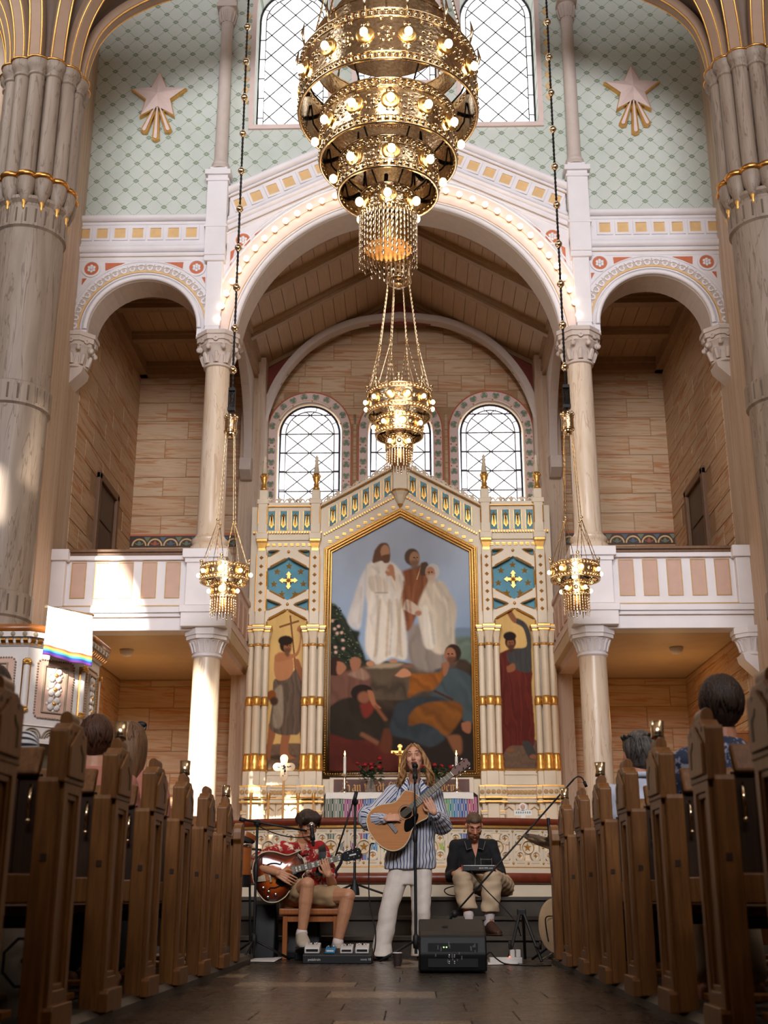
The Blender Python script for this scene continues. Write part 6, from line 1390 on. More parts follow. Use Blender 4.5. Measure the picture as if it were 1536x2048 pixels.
# ================================================================ PEWS
def pew(s, label):
    """origin: floor under the near aisle corner of the end panel; x runs away from the aisle by -s.. s=-1 pulpit side"""
    e = empty('church_pew', (0, 0, 0), label, 'pew', 'oak pews on the %s side of the aisle' % ('pulpit' if s < 0 else 'drum'))
    X = lambda a: s*a
    th = .06; D = .28
    prof = [(0, .87), (0, 1.052), (.012, 1.062), (.035, 1.062), (.075, 1.088), (D-.075, 1.088), (D-.035, 1.062), (D-.012, 1.062), (D, 1.052), (D, .87)]
    h = MB().prism(prof, X(-.006), X(th), 'x').build('end_head', M['oak'], e, bevel=.006)
    MB().prism([(X(.004), 1.08), (X(.004), 1.105)]+[(X(.027)-X(.023)*cos(PI*i/8), 1.105+.026*sin(PI*i/8)) for i in range(9)]+[(X(.05), 1.105), (X(.05), 1.08)], .085, D-.085).build('end_knob', M['oak'], h, bevel=.003)
    g = MB(); pt_ = [(.06, .90), (.06, 1.0), (D/2, 1.055), (D-.06, 1.0), (D-.06, .90)]
    g.prism([(.035, .89), (.035, 1.0), (D/2, 1.07), (D-.035, 1.0), (D-.035, .89)], X(-.016), X(-.004), 'x').build('carved_pentagon', M['oak'], h, bevel=.005)
    dk = MB()
    dk.prism([(.155, 1.015), (.175, 1.0), (.205, .985), (.205, .92), (.19, .92), (.19, .978), (.165, .992)], X(-.018), X(-.0155), 'x')
    for k in range(4): dk.prism([(.05+k*.055-.008, 1.04+.0*k), (.05+k*.055+.008, 1.04), (.05+k*.055+.008, 1.056), (.05+k*.055-.008, 1.056)], X(-.0075), X(-.0055), 'x')
    k_ = dk.build('cut_mark', M['oakd'], h); k_['kind'] = 'stuff'
    sh = MB(); sh.plate([(.03, .05), (D-.01, .05), (D-.01, .875), (.03, .875)], [[(.085, .175), (D-.055, .175), (D-.055, .835), (.085, .835)]], X(-.002), X(th-.01), 'x'); sh = sh.build('end_shaft', M['oak'], e, bevel=.004)
    MB().prism([(.085, .175), (D-.055, .175), (D-.055, .835), (.085, .835)], X(.016), X(th-.02), 'x').build('sunk_panel', M['oak'], e)
    m = MB()
    for (a, b, c_, d_) in ((.085, .835, D-.055, .815), (.085, .195, D-.055, .175)): m.prism([(a, b), (c_, b), (c_, d_), (a, d_)], X(.004), X(.02), 'x')
    for a in (.085, D-.075): m.prism([(a, .175), (a+.02, .175), (a+.02, .835), (a, .835)], X(.004), X(.02), 'x')
    m.build('panel_moulding', M['oak'], e, bevel=.004)
    m = MB(); m.prism([(.02, .045), (D, .045), (D, .115), (D-.015, .13), (.035, .13), (.02, .115)], X(-.022), X(th), 'x').build('end_base', M['oak'], e, bevel=.004)
    MB().prism([(-.01, .05), (.03, .05), (.03, .87), (-.0, .89), (-.01, .87)], X(.012), X(.085), 'x').build('rear_stile', M['oak'], e, bevel=.006)
    MB().box((X(.03), -.013, .60), (X(.052), -.009, .625)).build('mortise', M['oakd'], e)
    L = 3.6
    MB().prism([(.06, 1.0), (.085, 1.0), (.05, .905), (.02, .890), (.0, .90)], X(.09), X(L), 'x').build('top_rail', M['oak'], e, bevel=.012)
    MB().box((X(.085), .03, .49), (X(L), .055, .90)).build('backrest', M['oakd'], e)
    for k in range(8): MB().box((X(.16+k*.43), .018, .56), (X(.19+k*.43), .03, .88)).build('back_stile', M['oakd'], e, bevel=.004)
    MB().box((X(.085), .015, .46), (X(L), .06, .56)).build('back_bottom_rail', M['oak'], e, bevel=.006)
    MB().box((X(.07), .07, .42), (X(L), .50, .455)).build('seat', M['oak'], e, bevel=.008)
    MB().box((X(.07), .30, .06), (X(.12), .46, .42)).box((X(.09), .42, .37), (X(L), .445, .42)).build('seat_support', M['oakd'], e)
    MB().box((X(.1), -.13, .10), (X(L), -.02, .125)).build('foot_rest', M['oak'], e, bevel=.004)
    MB().box((X(L-.06), 0, .045), (X(L), D, 1.05)).build('far_end', M['oak'], e)
    k_ = MB().tube([(X(.11), .0, .74), (X(.11), -.005, .80), (X(.11), .012, .86)], .007, 6).ball((X(.11), .0, .735), .011, 8, 5); k_.build('bag_hook', M['brass'], e, True)
    return e
_ch = None
for s, y0, dy, n in ((-1, 4.30, .775, 7), (1, 4.27, .83, 7)):
    side = 'pulpit' if s < 0 else 'drum'; xa = -1.235 if s < 0 else 1.035
    ords = ['nearest the camera', 'second from the camera', 'third from the camera', 'fourth from the camera', 'fifth from the camera', 'sixth from the camera', 'seventh from the camera, at the front']
    pr = None
    for i in range(n):
        Y = y0+dy*(i-1); lab = 'oak church pew on the %s side, %s' % (side, ords[i])
        if pr is None:
            pr = pew(s, lab); pr.location = (xa, Y, 0); _ch = {}
            for c_ in bpy.data.objects:
                if c_.parent: _ch.setdefault(c_.parent, []).append(c_)
        else: dup(pr, T3(xa, Y, 0), lab, children=_ch)
        if i in (2, 4, 6):
            c = (xa+s*.025, Y+.14, 0)
            cu = MB().lathe([(.026, 1.126), (.03, 1.13), (.028, 1.145), (.027, 1.15), (.031, 1.205), (.029, 1.205), (.025, 1.15)], c, 20).build('candle_cup', M['brass'], None, True)
            tag(cu, 'brass candle cup on the pew end on the %s side, %s' % (side, {2: 'nearest the camera', 4: 'the middle one of three', 6: 'farthest from the camera'}[i]), 'candle cup', 'brass cups on the pew ends')
    # low front desk with scroll top
    Y = y0+dy*6+.02; d = empty('pew_desk', (xa, Y, .045), 'low oak book desk in front of the first pew on the %s side' % side, 'desk')
    X = lambda a: xa+s*a
    pf = [(Y, .05), (Y, .85), (Y-.03, .88)]+[(Y+.075+.10*cos(t), .93+.07*sin(t)) for t in [PI-PI*i/8 for i in range(9)]]+[(Y+.16, .88), (Y+.13, .85), (Y+.13, .05)]
    MB().prism(pf, X(0), X(.06), 'x').build('desk_end', M['oak'], d, bevel=.006); MB().box((X(.06), Y+.06, .15), (X(3.5), Y+.1, .9)).build('front_panel', M['oak'], d); MB().box((X(.06), Y-.02, .88), (X(3.5), Y+.16, .91)).build('book_shelf', M['oak'], d, bevel=.006)
    MB().box((X(-.004), Y+.03, .62), (X(.004), Y+.06, .74)).build('number_plate', M['oakd'], d)

# ================================================================ CHANDELIERS
M['dish'] = plain('bright_gilt_dish', S(252, 206, 130), .3, 1, var=.1, scale=40)
def embossed_brass():
    t = NT('embossed_brass'); v = t.obj(); w = t.n('ShaderNodeTexVoronoi'); t.put(w.inputs['Vector'], v); w.inputs['Scale'].default_value = 22
    g = t.noise(v, 30, 3); c = t.ramp(g, [(.3, S(200, 172, 134)), (.7, S(240, 218, 184))]); t.set(c, .17, 1); t.bump(t.math('ADD', t.math('MULTIPLY', w.outputs['Distance'], .6), g), .22, .010); return t.m
M['emb'] = embossed_brass()
def heart(k):
    m = MB()
    m.ball((-.022*k, 0, .012*k), .026*k, 8, 5, (1, .5, 1)); m.ball((.022*k, 0, .012*k), .026*k, 8, 5, (1, .5, 1)); m.add([(-.044*k, 0, .0), (0, -.012*k, .01*k), (.044*k, 0, 0), (0, 0, -.05*k)], [(0, 1, 3), (1, 2, 3)]); return m
def twisted(m, c, r, z, q, n):
    pts = []; N = n*6
    for i in range(N): a = TAU*i/N; pts.append((c[0]+r*cos(a), c[1]+r*sin(a), z))
    m.tube(pts, q, 6, True)
def chandelier(label, cx, cy, tiers, fr, drop_n, group=None, k=1.0, boss=.5, hearts=True, lampw=40):
    c = (cx, cy, 0); zt = max(t_[2] for t_ in tiers); e = empty('chandelier', (cx, cy, zt), label, 'chandelier', group)
    bulbm = MB().ball((0, -.058*k, -.012*k), .043*k, 10, 7, (1, 1, 1.15)).me('glass_bulb', M['bulb'], True)
    dishm = MB().lathe([(.10*k, 0), (.096*k, .014*k), (.065*k, .004*k), (.03*k, .02*k), (.024*k, .045*k)], n=16, M=RX(PI/2).to_3x3()).me('lamp_dish', M['dish'], True)
    bossm = MB().ball((0, 0, 0), .05*k, 10, 6, (1, .5, 1.1)).me('boss', M['brass'], True)
    hm = heart(k).me('embossed_heart', M['brass'], True)
    for ti, (r, z0, z1, nb, ph) in enumerate(tiers):
        h = z1-z0; b = MB().lathe([(r-.012, z1), (r, z1), (r, z0), (r-.012, z0), (r-.012, z1)], c, 72).build('brass_band', M['emb'], e, 40)
        rp_ = MB(); bd_ = MB()
        for z, q in ((z0+.012*k, .016*k), (z0+.10*k, .008*k), (z1-.012*k, .014*k), (z1-.10*k, .008*k)): twisted(rp_, c, r+.004, z, q, 24)
        rp_.build('twisted_rim', M['brass'], b, True)
        n = int(TAU*r/(.075*k))
        for i in range(n):
            a = TAU*i/n
            for z in (z0+.056*k, z1-.056*k): bd_.ball((cx+r*cos(a), cy+r*sin(a), z), .030*k, 8, 5, (1, 1, 1))
        o = bd_.build('bead_row', M['brass'], b, True); o['kind'] = 'stuff'
        zc = (z0+z1)/2; lv = MB()
        for i in range(nb):
            a = -PI/2+TAU*(i+ph)/nb; T = T3(cx, cy, zc) @ RZ(a+PI/2) @ T3(0, -r-.002, 0)
            d = inst('lamp_dish', dishm, b, T); inst('glass_bulb', bulbm, d, T)
            a2 = a+PI/nb; T2 = T3(cx, cy, zc) @ RZ(a2+PI/2) @ T3(0, -r-.002, 0)
            if hearts and h > .3*k:
                for zz, rot in ((h*.22, PI), (-h*.22, 0)): inst('embossed_heart', hm, b, T @ T3(0, 0, zz*1.0) @ RY(rot))
                inst('embossed_heart', hm, b, T2 @ RY(PI/2)); 
                for q in range(6):
                    t_ = TAU*q/6; lv.T = T2; lv.ball((.075*k*cos(t_), 0, .085*k*sin(t_)+.0), .018*k, 6, 4, (1, .6, 1.5), RY(-t_))
                for q in (-1, 1):
                    for w in (-1, 1): lv.ball((q*.05*k, 0, w*h*.30), .018*k, 6, 4, (1.6, .6, 1), RY(q*w*.7))
            elif boss: inst('boss', bossm, b, T2)
        if lv.v: o = lv.build('embossed_leaf', M['brass'], b, True); o['kind'] = 'stuff'
        # inner cone up to the next ring and struts
        if ti+1 < len(tiers):
            r2, y2 = tiers[ti+1][0], tiers[ti+1][2]; m = MB()
            for i in range(8):
                a = TAU*(i+.5)/8; P = lambda rr, z: (cx+rr*cos(a), cy+rr*sin(a), z); m.tube([P(r-.02, z0+h*.7), P(r-.05, z0+h*.3), P((r+r2)/2, y2+h*.15), P(r2-.01, y2-.02)], .010*k, 5)
            m.build('strut', M['blackchain'], e, True)
            m = MB()
            for i in range(nb): a = -PI/2+TAU*(i+ph)/nb; m.tube([(cx+(r-.02)*cos(a), cy+(r-.02)*sin(a), zc), (cx+(r-.11*k)*cos(a), cy+(r-.11*k)*sin(a), zc)], .024*k, 8)
            m.build('lamp_holder', M['blackchain'], b, True)
    # fringe of drops
    r, z0, z1 = fr; fm = []
    dm = MB(); z = 0; j = 0
    dl = MB(); 
    for q in range(7): dl.ball((0, 0, -q*(z1-z0)/7.2), .024*k*(1.15-.09*q), 6, 4, (1, .3, 2.5))
    dl = dl.me('fringe_drop', M['brass'], True)
    for i in range(drop_n):
        a = TAU*i/drop_n; inst('fringe_drop', dl, e, T3(cx+r*cos(a), cy+r*sin(a), z1-.02*k) @ RZ(a+PI/2) @ SCL(1, 1, .75+.25*abs(sin(i*1.9))))
    MB().lathe([(r*.86, z1), (r*.86, z1-(z1-z0)*.5), (r*.82, z1-(z1-z0)*.55)], c, 32).build('inner_cylinder', M['goldd'], e, 40)
    MB().ball((cx, cy-r*.3, z1-(z1-z0)*.25), .05*k, 10, 6).build('glass_bulb', M['bulb'], e, True)
    lamp('chandelier_light', 'POINT', (cx, cy-tiers[0][0]-.35, tiers[0][1]-.1), lampw, (1, .74, .46), shadow_soft_size=.3)
    return e
def rope(m, p, q, r): 
    n = max(2, int((Vector(q)-Vector(p)).length/.03)); P = [Vector(p).lerp(Vector(q), i/n) for i in range(n+1)]; m.tube(P, [r*(1.25 if i % 2 else .8) for i in range(n+1)], 5)
BX, BY = -.205, 11.0
big = chandelier('huge tiered brass chandelier with rings of lit bulbs hanging in front of the arch', BX, BY,
                 [(.955, 8.47, 9.10, 14, .5), (.72, 7.89, 8.44, 12, .1), (.52, 7.51, 7.90, 8, .1), (.28, 7.19, 7.50, 6, .0)], (.30, 6.60, 7.2), 40, k=1.0, lampw=30)
m = MB()
for r, z0, z1 in ((.80, 9.14, 9.42), (.62, 9.46, 9.7)): m.lathe([(r-.012, z1), (r, z1), (r, z0), (r-.012, z0), (r-.012, z1)], (BX, BY, 0), 64)
for z, r in ((9.16, .80), (9.40, .80)): twisted(m, (BX, BY), r, z, .016, 24)
m.build('crown_ring', M['emb'], big, 40)
m = MB()
for i in range(8): a = TAU*i/8; rope(m, (BX+.9*cos(a), BY+.9*sin(a), 9.05), (BX+.25*cos(a), BY+.25*sin(a), 12.5), .012)
rope(m, (BX, BY, 12.5), (BX, BY, 16.9), .03); m.build('suspension_rod', M['brass'], big)
for i in range(14): a = TAU*i/14; f = MB(); f.tube([(BX+.97*cos(a), BY+.97*sin(a), 9.08), (BX+1.0*cos(a), BY+1.0*sin(a), 9.22), (BX+.98*cos(a), BY+.98*sin(a), 9.36)], [.012, .02, .004], 6); f.build('lily_finial', M['brass'], big, True)
def hung(e, cx, cy, r1, ztop, zk, rk, zc, rc, n, k, hook=True):
    """ropes from ring to knobs to crown cap"""
    for i in range(n):
        a = -PI/2+TAU*(i+.5)/n; P = lambda r, z, b=0: (cx+r*cos(a+b), cy+r*sin(a+b), z); m = MB()
        rope(m, P(rc*.9, zc), P(rk, zk), .0075*k)
        for b in (-PI/n*.8, PI/n*.8): rope(m, P(rk, zk), P(r1*.98, ztop, b), .007*k)
        rope(m, P(rk, zk), P(r1*.98, ztop), .006*k); m.build('suspension_rope', M['brass'], e)
        MB().ball(P(rk, zk+.03*k), .034*k, 10, 6, (1, 1, .8)).ball(P(rk, zk-.02*k), .02*k, 8, 5).build('knob', M['brass'], e, True)
        f = MB(); b = PI/n; f.tube([P(r1, ztop-.02, b), P(r1+.01, ztop+.06*k, b), P(r1+.005, ztop+.10*k, b)], [.02*k, .014*k, .018*k], 6); f.ball(P(r1+.005, ztop+.12*k, b), .034*k, 8, 6); f.ball(P(r1, ztop+.05*k, b+.05/r1*k), .02*k, 6, 4); f.ball(P(r1, ztop+.05*k, b-.05/r1*k), .02*k, 6, 4)
        f.build('gilded_crest', M['brass'], e, True)
    b = MB().lathe([(rc-.01, zc+.30*k), (rc, zc+.30*k), (rc, zc), (rc-.01, zc)], (cx, cy, 0), 28).build('crown_cap', M['emb'], e, 40)
    m = MB()
    for z in (0, .03, .26, .30): twisted(m, (cx, cy), rc+.003, zc+z*k, .010*k, 10)
    for i in range(8): a = TAU*i/8; m.ball((cx+rc*cos(a), cy+rc*sin(a), zc+.34*k), .03*k, 6, 4, (1, 1, 1.4))
    m.build('twisted_rim', M['brass'], b, True)
    MB().lathe([(rc*.7, zc+.06*k), (rc*.72, zc-.02), (rc*.5, zc-.10*k), (rc*.1, zc-.12*k)], (cx, cy, 0), 20).build('crown_bowl', M['emb'], e, True)
mid = chandelier('small three-tier brass chandelier hanging on ropes in front of the altarpiece', -.125, 14.0, [(.40, 6.23, 6.55, 12, .5), (.29, 5.96, 6.20, 8, .2), (.16, 5.76, 5.96, 5, .5)], (.165, 5.50, 5.78), 26, k=.62, hearts=False, lampw=60)
hung(mid, -.125, 14.0, .40, 6.55, 7.15, .27, 8.14, .16, 8, .8)
M_ = MB(); rope(M_, (-.125, 14.0, 8.4), (-.125, 14.0, 9.9), .012); M_.build('suspension_chain', M['blackchain'], mid)
for s, X in ((-1, -2.165), (1, 1.91)):
    sd_ = chandelier('two-tier brass chandelier on a long beaded chain in front of the %s balcony' % ('sunlit' if s < 0 else 'shaded'), X, 13.5, [(.275, 3.965, 4.16, 8, 0 if s < 0 else .15), (.145, 3.765, 3.955, 5, 0 if s < 0 else .4)], (.150, 3.53, 3.78), 26, 'pair of side chandeliers', k=.52, hearts=False, lampw=14)
    hung(sd_, X, 13.5, .275, 4.16, 4.69, .13, 5.84, .072, 4, .6)
    ch = MB(); rope(ch, (X, 13.5, 6.0), (X, 13.5, 17.1), .014); ch.build('suspension_chain', M['blackchain'], sd_)
    MB().box((X-.045, 13.46, 6.12), (X+.045, 13.54, 6.16)).box((X-.04, 13.46, 6.38), (X+.04, 13.54, 6.42)).tube([(X-.035, 13.5, 6.14), (X+.03, 13.5, 6.4)], .012, 5).tube([(X+.035, 13.5, 6.14), (X-.03, 13.5, 6.4)], .012, 5).tube([(X-.035, 13.5, 6.14), (X-.035, 13.5, 6.4)], .012, 5).tube([(X+.035, 13.5, 6.14), (X+.035, 13.5, 6.4)], .012, 5).build('chain_shackle', M['blackchain'], sd_)
    gb = MB().ball((0, 0, 0), .048, 12, 8, (1, 1, .95)).lathe([(.02, -.055), (.024, -.04)], n=8).lathe([(.024, .04), (.02, .055)], n=8).me('gilded_ball', M['brass'], True)
    for i in range(18): inst('gilded_ball', gb, sd_, T3(X, 13.5, 6.67+i*.567))
# ================================================================ PEOPLE
V = Vector
def capsule(m, a, b, ra, rb, n=12):
    a, b = V(a), V(b); d = b-a; L = d.length
    if L < 1e-6: return m.ball(a, max(ra, rb), n, 8)
    z = d/L; q = z.to_track_quat('Z', 'Y').to_matrix(); pr = []
    k = (ra-rb)/L; k = max(-.95, min(.95, k)); t0 = math.acos(k)
    for i in range(7): t = PI-(PI-t0)*i/6; pr.append((max(1e-6, ra*sin(t)), ra*cos(t)))
    for i in range(7): t = t0*(1-i/6); pr.append((max(1e-6, rb*sin(t)), L+rb*cos(t)))
    return m.lathe(pr, a, n, M=q)
def loftsec(m, secs, n=18):
    """closed tube through elliptical sections (centre, half width vector, half depth vector)"""
    vs = []; fs = []
    for c, a, b in secs: vs += [V(c)+V(a)*cos(TAU*i/n)+V(b)*sin(TAU*i/n) for i in range(n)]
    for j in range(len(secs)-1): fs += [(j*n+i, j*n+(i+1) % n, (j+1)*n+(i+1) % n, (j+1)*n+i) for i in range(n)]
    k = len(secs)-1; fs += [tuple(range(n-1, -1, -1)), tuple(k*n+i for i in range(n))]; return m.add(vs, fs)
def melt(m, name, mat, parent, voxel=.006, it=4, smooth=.5, bones=None, folds=0, seed=0, label=None):
    """one continuous skin grown over the overlapping volumes"""
    me = m.me(name, mat); t = bpy.data.objects.new(name, me); COL.objects.link(t)
    r = t.modifiers.new('r', 'REMESH'); r.mode = 'VOXEL'; r.voxel_size = voxel; r.use_smooth_shade = True
    s = t.modifiers.new('s', 'SMOOTH'); s.factor = smooth; s.iterations = it
    dg = bpy.context.evaluated_depsgraph_get(); dg.update(); me2 = bpy.data.meshes.new_from_object(t.evaluated_get(dg)); bpy.data.objects.remove(t); bpy.data.meshes.remove(me)
    me2.name = name; me2.materials.clear()
    for x in (mat if isinstance(mat, (list, tuple)) else [mat]): me2.materials.append(x)
    co = np.zeros(len(me2.vertices)*3); me2.vertices.foreach_get('co', co); co = co.reshape(-1, 3)
    if folds:
        no = np.zeros(len(co)*3); me2.vertices.foreach_get('normal', no); no = no.reshape(-1, 3)
        f = np.sin(co[:, 0]*43+co[:, 2]*31+seed)+np.sin(co[:, 2]*57-co[:, 0]*24+co[:, 1]*30+seed*2)+np.sin(co[:, 0]*17+co[:, 1]*39-co[:, 2]*70+seed*3)
        co = co+no*(f*folds)[:, None]; me2.vertices.foreach_set('co', co.ravel())
    if bones:
        best = np.full(len(co), 1e9); val = np.zeros(len(co)); idx = np.zeros(len(co))
        for bi, (a, b, ref, rad) in enumerate(bones):
            a, b, ref = map(np.array, (tuple(a), tuple(b), tuple(ref))); d = b-a; L = np.linalg.norm(d); d = d/L; t_ = np.clip((co-a)@d, 0, L); p = co-a-t_[:, None]*d; dist = np.linalg.norm(p, axis=1)/rad
            ref = ref-d*(ref@d); ref = ref/np.linalg.norm(ref); w = np.cross(d, ref); ph = np.arctan2(p@w, p@ref)*rad; k = dist < best; best[k] = dist[k]; val[k] = ph[k]; idx[k] = bi
        at_ = me2.attributes.new('stripe', 'FLOAT', 'POINT'); at_.data.foreach_set('value', val.astype(np.float32))
    me2.shade_smooth(); o = link(name, me2, parent)
    if label: o['label'] = label
    return o
class Head:
    def __init__(s, c, f, u=(0, 0, 1), k=1.0):
        s.c = V(c); s.f = V(f).normalized(); u = V(u); s.u = (u-s.f*u.dot(s.f)).normalized(); s.x = s.u.cross(s.f); s.k = k
        s.M = Matrix((s.x, s.f, s.u)).transposed()
    def p(s, x, y, z): return s.c+s.M @ V((x, y, z))*s.k
    def ell(s, m, x, y, z, a, b, c, n=14): m.ball(s.p(x, y, z), s.k, n, 10, (a, b, c), s.M.to_4x4())
    def skull(s, m, neck, female=False):
        E = s.ell; E(m, 0, -.012, .030, .074, .094, .086); E(m, 0, .018, -.025, .061, .070, .082); E(m, 0, .036, -.076, .044 if female else .049, .048, .040); E(m, 0, .074, -.100, .018, .014, .014)
        capsule(m, s.p(0, .086, .012), s.p(0, .108, -.026), .009, .012); E(m, 0, .100, -.033, .017, .013, .010); E(m, 0, .078, .026, .046, .014, .011)
        for q in (-1, 1): E(m, q*.034, .060, -.022, .024, .024, .026); E(m, q*.077, -.004, -.012, .010, .021, .031)
        E(m, 0, .086, -.062, .024, .011, .012); capsule(m, s.p(0, -.012, -.06), neck, .046 if female else .054, .052 if female else .062)
    def face(s, parent, brow, lip, lash, mouth=0., blink=True):
        for q in (-1, 1):
            MB().tube([s.p(q*.016, .0905, .030), s.p(q*.030, .0905, .036), s.p(q*.048, .080, .031)], [.0035, .0045, .003], 6).build('eyebrow', brow, parent, True)
            MB().tube([s.p(q*.018, .089, .004), s.p(q*.031, .090, -.001 if blink else .003), s.p(q*.045, .080, .004)], [.002, .003, .002], 6).build('closed_eye', lash, parent, True)
        if mouth > 0: MB().ball(s.p(0, .094, -.066), .016*s.k, 10, 6, (1, .6, mouth), s.M.to_4x4()).build('open_mouth', M['mouthd'], parent, True)
        MB().tube([s.p(-.024, .089, -.062), s.p(-.008, .0975, -.056), s.p(.008, .0975, -.056), s.p(.024, .089, -.062)], [.003, .005, .005, .003], 6).tube([s.p(-.022, .088, -.064-.012*mouth), s.p(0, .0975, -.070-.016*mouth), s.p(.022, .088, -.064-.012*mouth)], [.003, .0055, .003], 6).build('lips', lip, parent, True)
M['mouthd'] = plain('mouth_shadow', S(70, 30, 26), .6); M['lip'] = plain('lip_rose', S(176, 92, 78), .45); M['lash'] = plain('dark_lash', S(58, 40, 32), .6)
def hand(m, w, d, n, th, curl=(.5, .7, .5), L=.175, spread=.02, thumb=.6):
    """w wrist, d finger direction, n palm normal (fingers curl towards it), th direction of the thumb side"""
    w, d, n = V(w), V(d).normalized(), V(n).normalized(); n = (n-d*n.dot(d)).normalized(); th = V(th); th = (th-d*th.dot(d)-n*th.dot(n)).normalized(); k = L/.185
    for q in (-.030, -.010, .010, .029): capsule(m, w+th*q*.7*k+d*.01*k, w+th*q*k+d*.085*k, .0125*k, .0110*k, 8)
    for i, (q, l) in enumerate(((.033, .072), (.011, .082), (-.011, .076), (-.032, .060))):
        p = w+th*q*k+d*.088*k; dd = (d+th*(q*spread*40)*.1).normalized(); a = 0; cu = curl if not isinstance(curl[0], (tuple, list)) else curl[i]
        for j, (f, r0, r1) in enumerate(((.45, .0084, .0078), (.32, .0078, .0072), (.26, .0072, .0064))):
            a += cu[j]; e = dd*cos(a)+n*sin(a); p2 = p+e*l*f*k; capsule(m, p, p2, r0*k, r1*k, 8); p = p2
    p = w+th*.024*k+d*.025*k; e = (th*.75+d*.6+n*.35).normalized(); p1 = p+e*.045*k; capsule(m, w+th*.012*k+d*.012*k, p1, .014*k, .0105*k, 8)
    e2 = (d*.8+n*thumb+th*.15).normalized(); p2 = p1+e2*.032*k; capsule(m, p1, p2, .0105*k, .009*k, 8); e3 = (d*.7+n*(thumb+.4)).normalized(); capsule(m, p2, p2+e3*.026*k, .009*k, .0075*k, 8)
def foot(m, ank, toe, r=.03):
    ank, toe = V(ank), V(toe); capsule(m, ank, ank+V((0, 0, -.05)), r*1.05, r*1.1); capsule(m, V((ank.x, ank.y, toe.z+.012))-(toe-ank).normalized()*.03, toe, r*1.05, r*.72); capsule(m, ank+V((0, 0, -.02)), toe+V((0, 0, .01)), r*.95, r*.5)
def torso(m, pel, chest, shL, shR, w=.16, d=.10):
    pel, chest, shL, shR = map(V, (pel, chest, shL, shR)); x = (shR-shL).normalized(); up = (chest-pel).normalized(); y = up.cross(x)
    sh = (shL+shR)/2
    loftsec(m, [(pel-up*.08, x*w*.85, y*d*.9), (pel, x*w, y*d*1.1), (pel.lerp(chest, .45), x*w*.82, y*d*.95), (pel.lerp(chest, .8), x*w*.98, y*d*1.05), (chest, x*w*1.02, y*d), (sh.lerp(chest, .3), x*w*.9, y*d*.75), (sh+up*.03, x*w*.45, y*d*.5)])
    capsule(m, shL, shR, .052, .052)
def stripe_mat(name, base, ink, period, duty, second=None):
    t = NT(name); v = t.n('ShaderNodeAttribute', attribute_name='stripe').outputs['Fac']; f = t.math('FRACT', t.math('DIVIDE', v, period)); k = t.math('LESS_THAN', f, duty)
    c = t.mix(k, base, ink)
    if second: k2 = t.math('LESS_THAN', t.math('ABSOLUTE', t.math('SUBTRACT', f, duty+(1-duty)/2)), second[1]); c = t.mix(t.math('MULTIPLY', k2, .8), c, second[0])
    g = t.noise(t.obj(), 20, 3); t.set(c, .85); t.bump(g, .25, .01); return t.m
M['stripeshirt'] = stripe_mat('blue_striped_cotton', S(226, 224, 228), S(52, 72, 112), .034, .34, (S(70, 84, 116), .06))
M['navystripe'] = stripe_mat('navy_striped_jersey', S(226, 222, 220), S(36, 40, 56), .05, .45)
def floral(name, base, cols, sc):
    t = NT(name); v = t.obj(); w = t.n('ShaderNodeTexVoronoi'); nz = t.n('ShaderNodeTexNoise'); nz.inputs['Scale'].default_value = 26; t.put(nz.inputs['Vector'], v)
    t.put(w.inputs['Vector'], t.mix(.05, v, nz.outputs['Color'])); w.inputs['Scale'].default_value = sc; d = w.outputs['Distance']
    w2 = t.n('ShaderNodeTexVoronoi'); t.put(w2.inputs['Vector'], v); w2.inputs['Scale'].default_value = sc*3.1
    pet = t.math('SUBTRACT', d, t.math('MULTIPLY', w2.outputs['Distance'], .55)); k = t.math('LESS_THAN', pet, .10); ln = t.math('LESS_THAN', t.math('ABSOLUTE', t.math('SUBTRACT', pet, .02)), .035)
    c = t.mix(k, base, cols[0]); c = t.mix(t.math('MULTIPLY', ln, k), c, cols[1]); return t.set(c, .8)
M['hawaii'] = floral('red_hibiscus_cotton', S(168, 24, 26), (S(234, 214, 190), S(190, 70, 56)), 15)
M['bluefloral'] = floral('blue_floral_cotton', S(52, 60, 84), (S(176, 170, 178), S(70, 90, 140)), 26)
def cloth(name, c, rough=.85):
    t = NT(name); g = t.noise(t.obj(), 14, 4); t.set(t.ramp(g, [(.3, mk(c, .9)), (.7, mk(c, 1.06))]), rough); t.bump(g, .35, .012); return t.m
M['whitejean'] = cloth('white_denim', S(238, 226, 214)); M['beige'] = cloth('beige_cotton', S(204, 178, 146)); M['khaki'] = cloth('khaki_shorts', S(176, 144, 106)); M['blackshirt'] = cloth('black_twill', S(16, 17, 22))
M['pinkshirt'] = cloth('dusty_pink_cotton', S(190, 122, 104)); M['whiteshirt'] = cloth('pale_blue_cotton', S(206, 210, 226)); M['seam'] = plain('pale_seam', S(150, 138, 124), .8); M['sock'] = cloth('white_sock', S(224, 210, 206)); M['shoe'] = cloth('grey_trainer', S(186, 172, 152)); M['darkwear'] = cloth('dark_cloth', S(34, 32, 36))
def person(loc, label, group=None): return empty('person', loc, label, 'person', group)

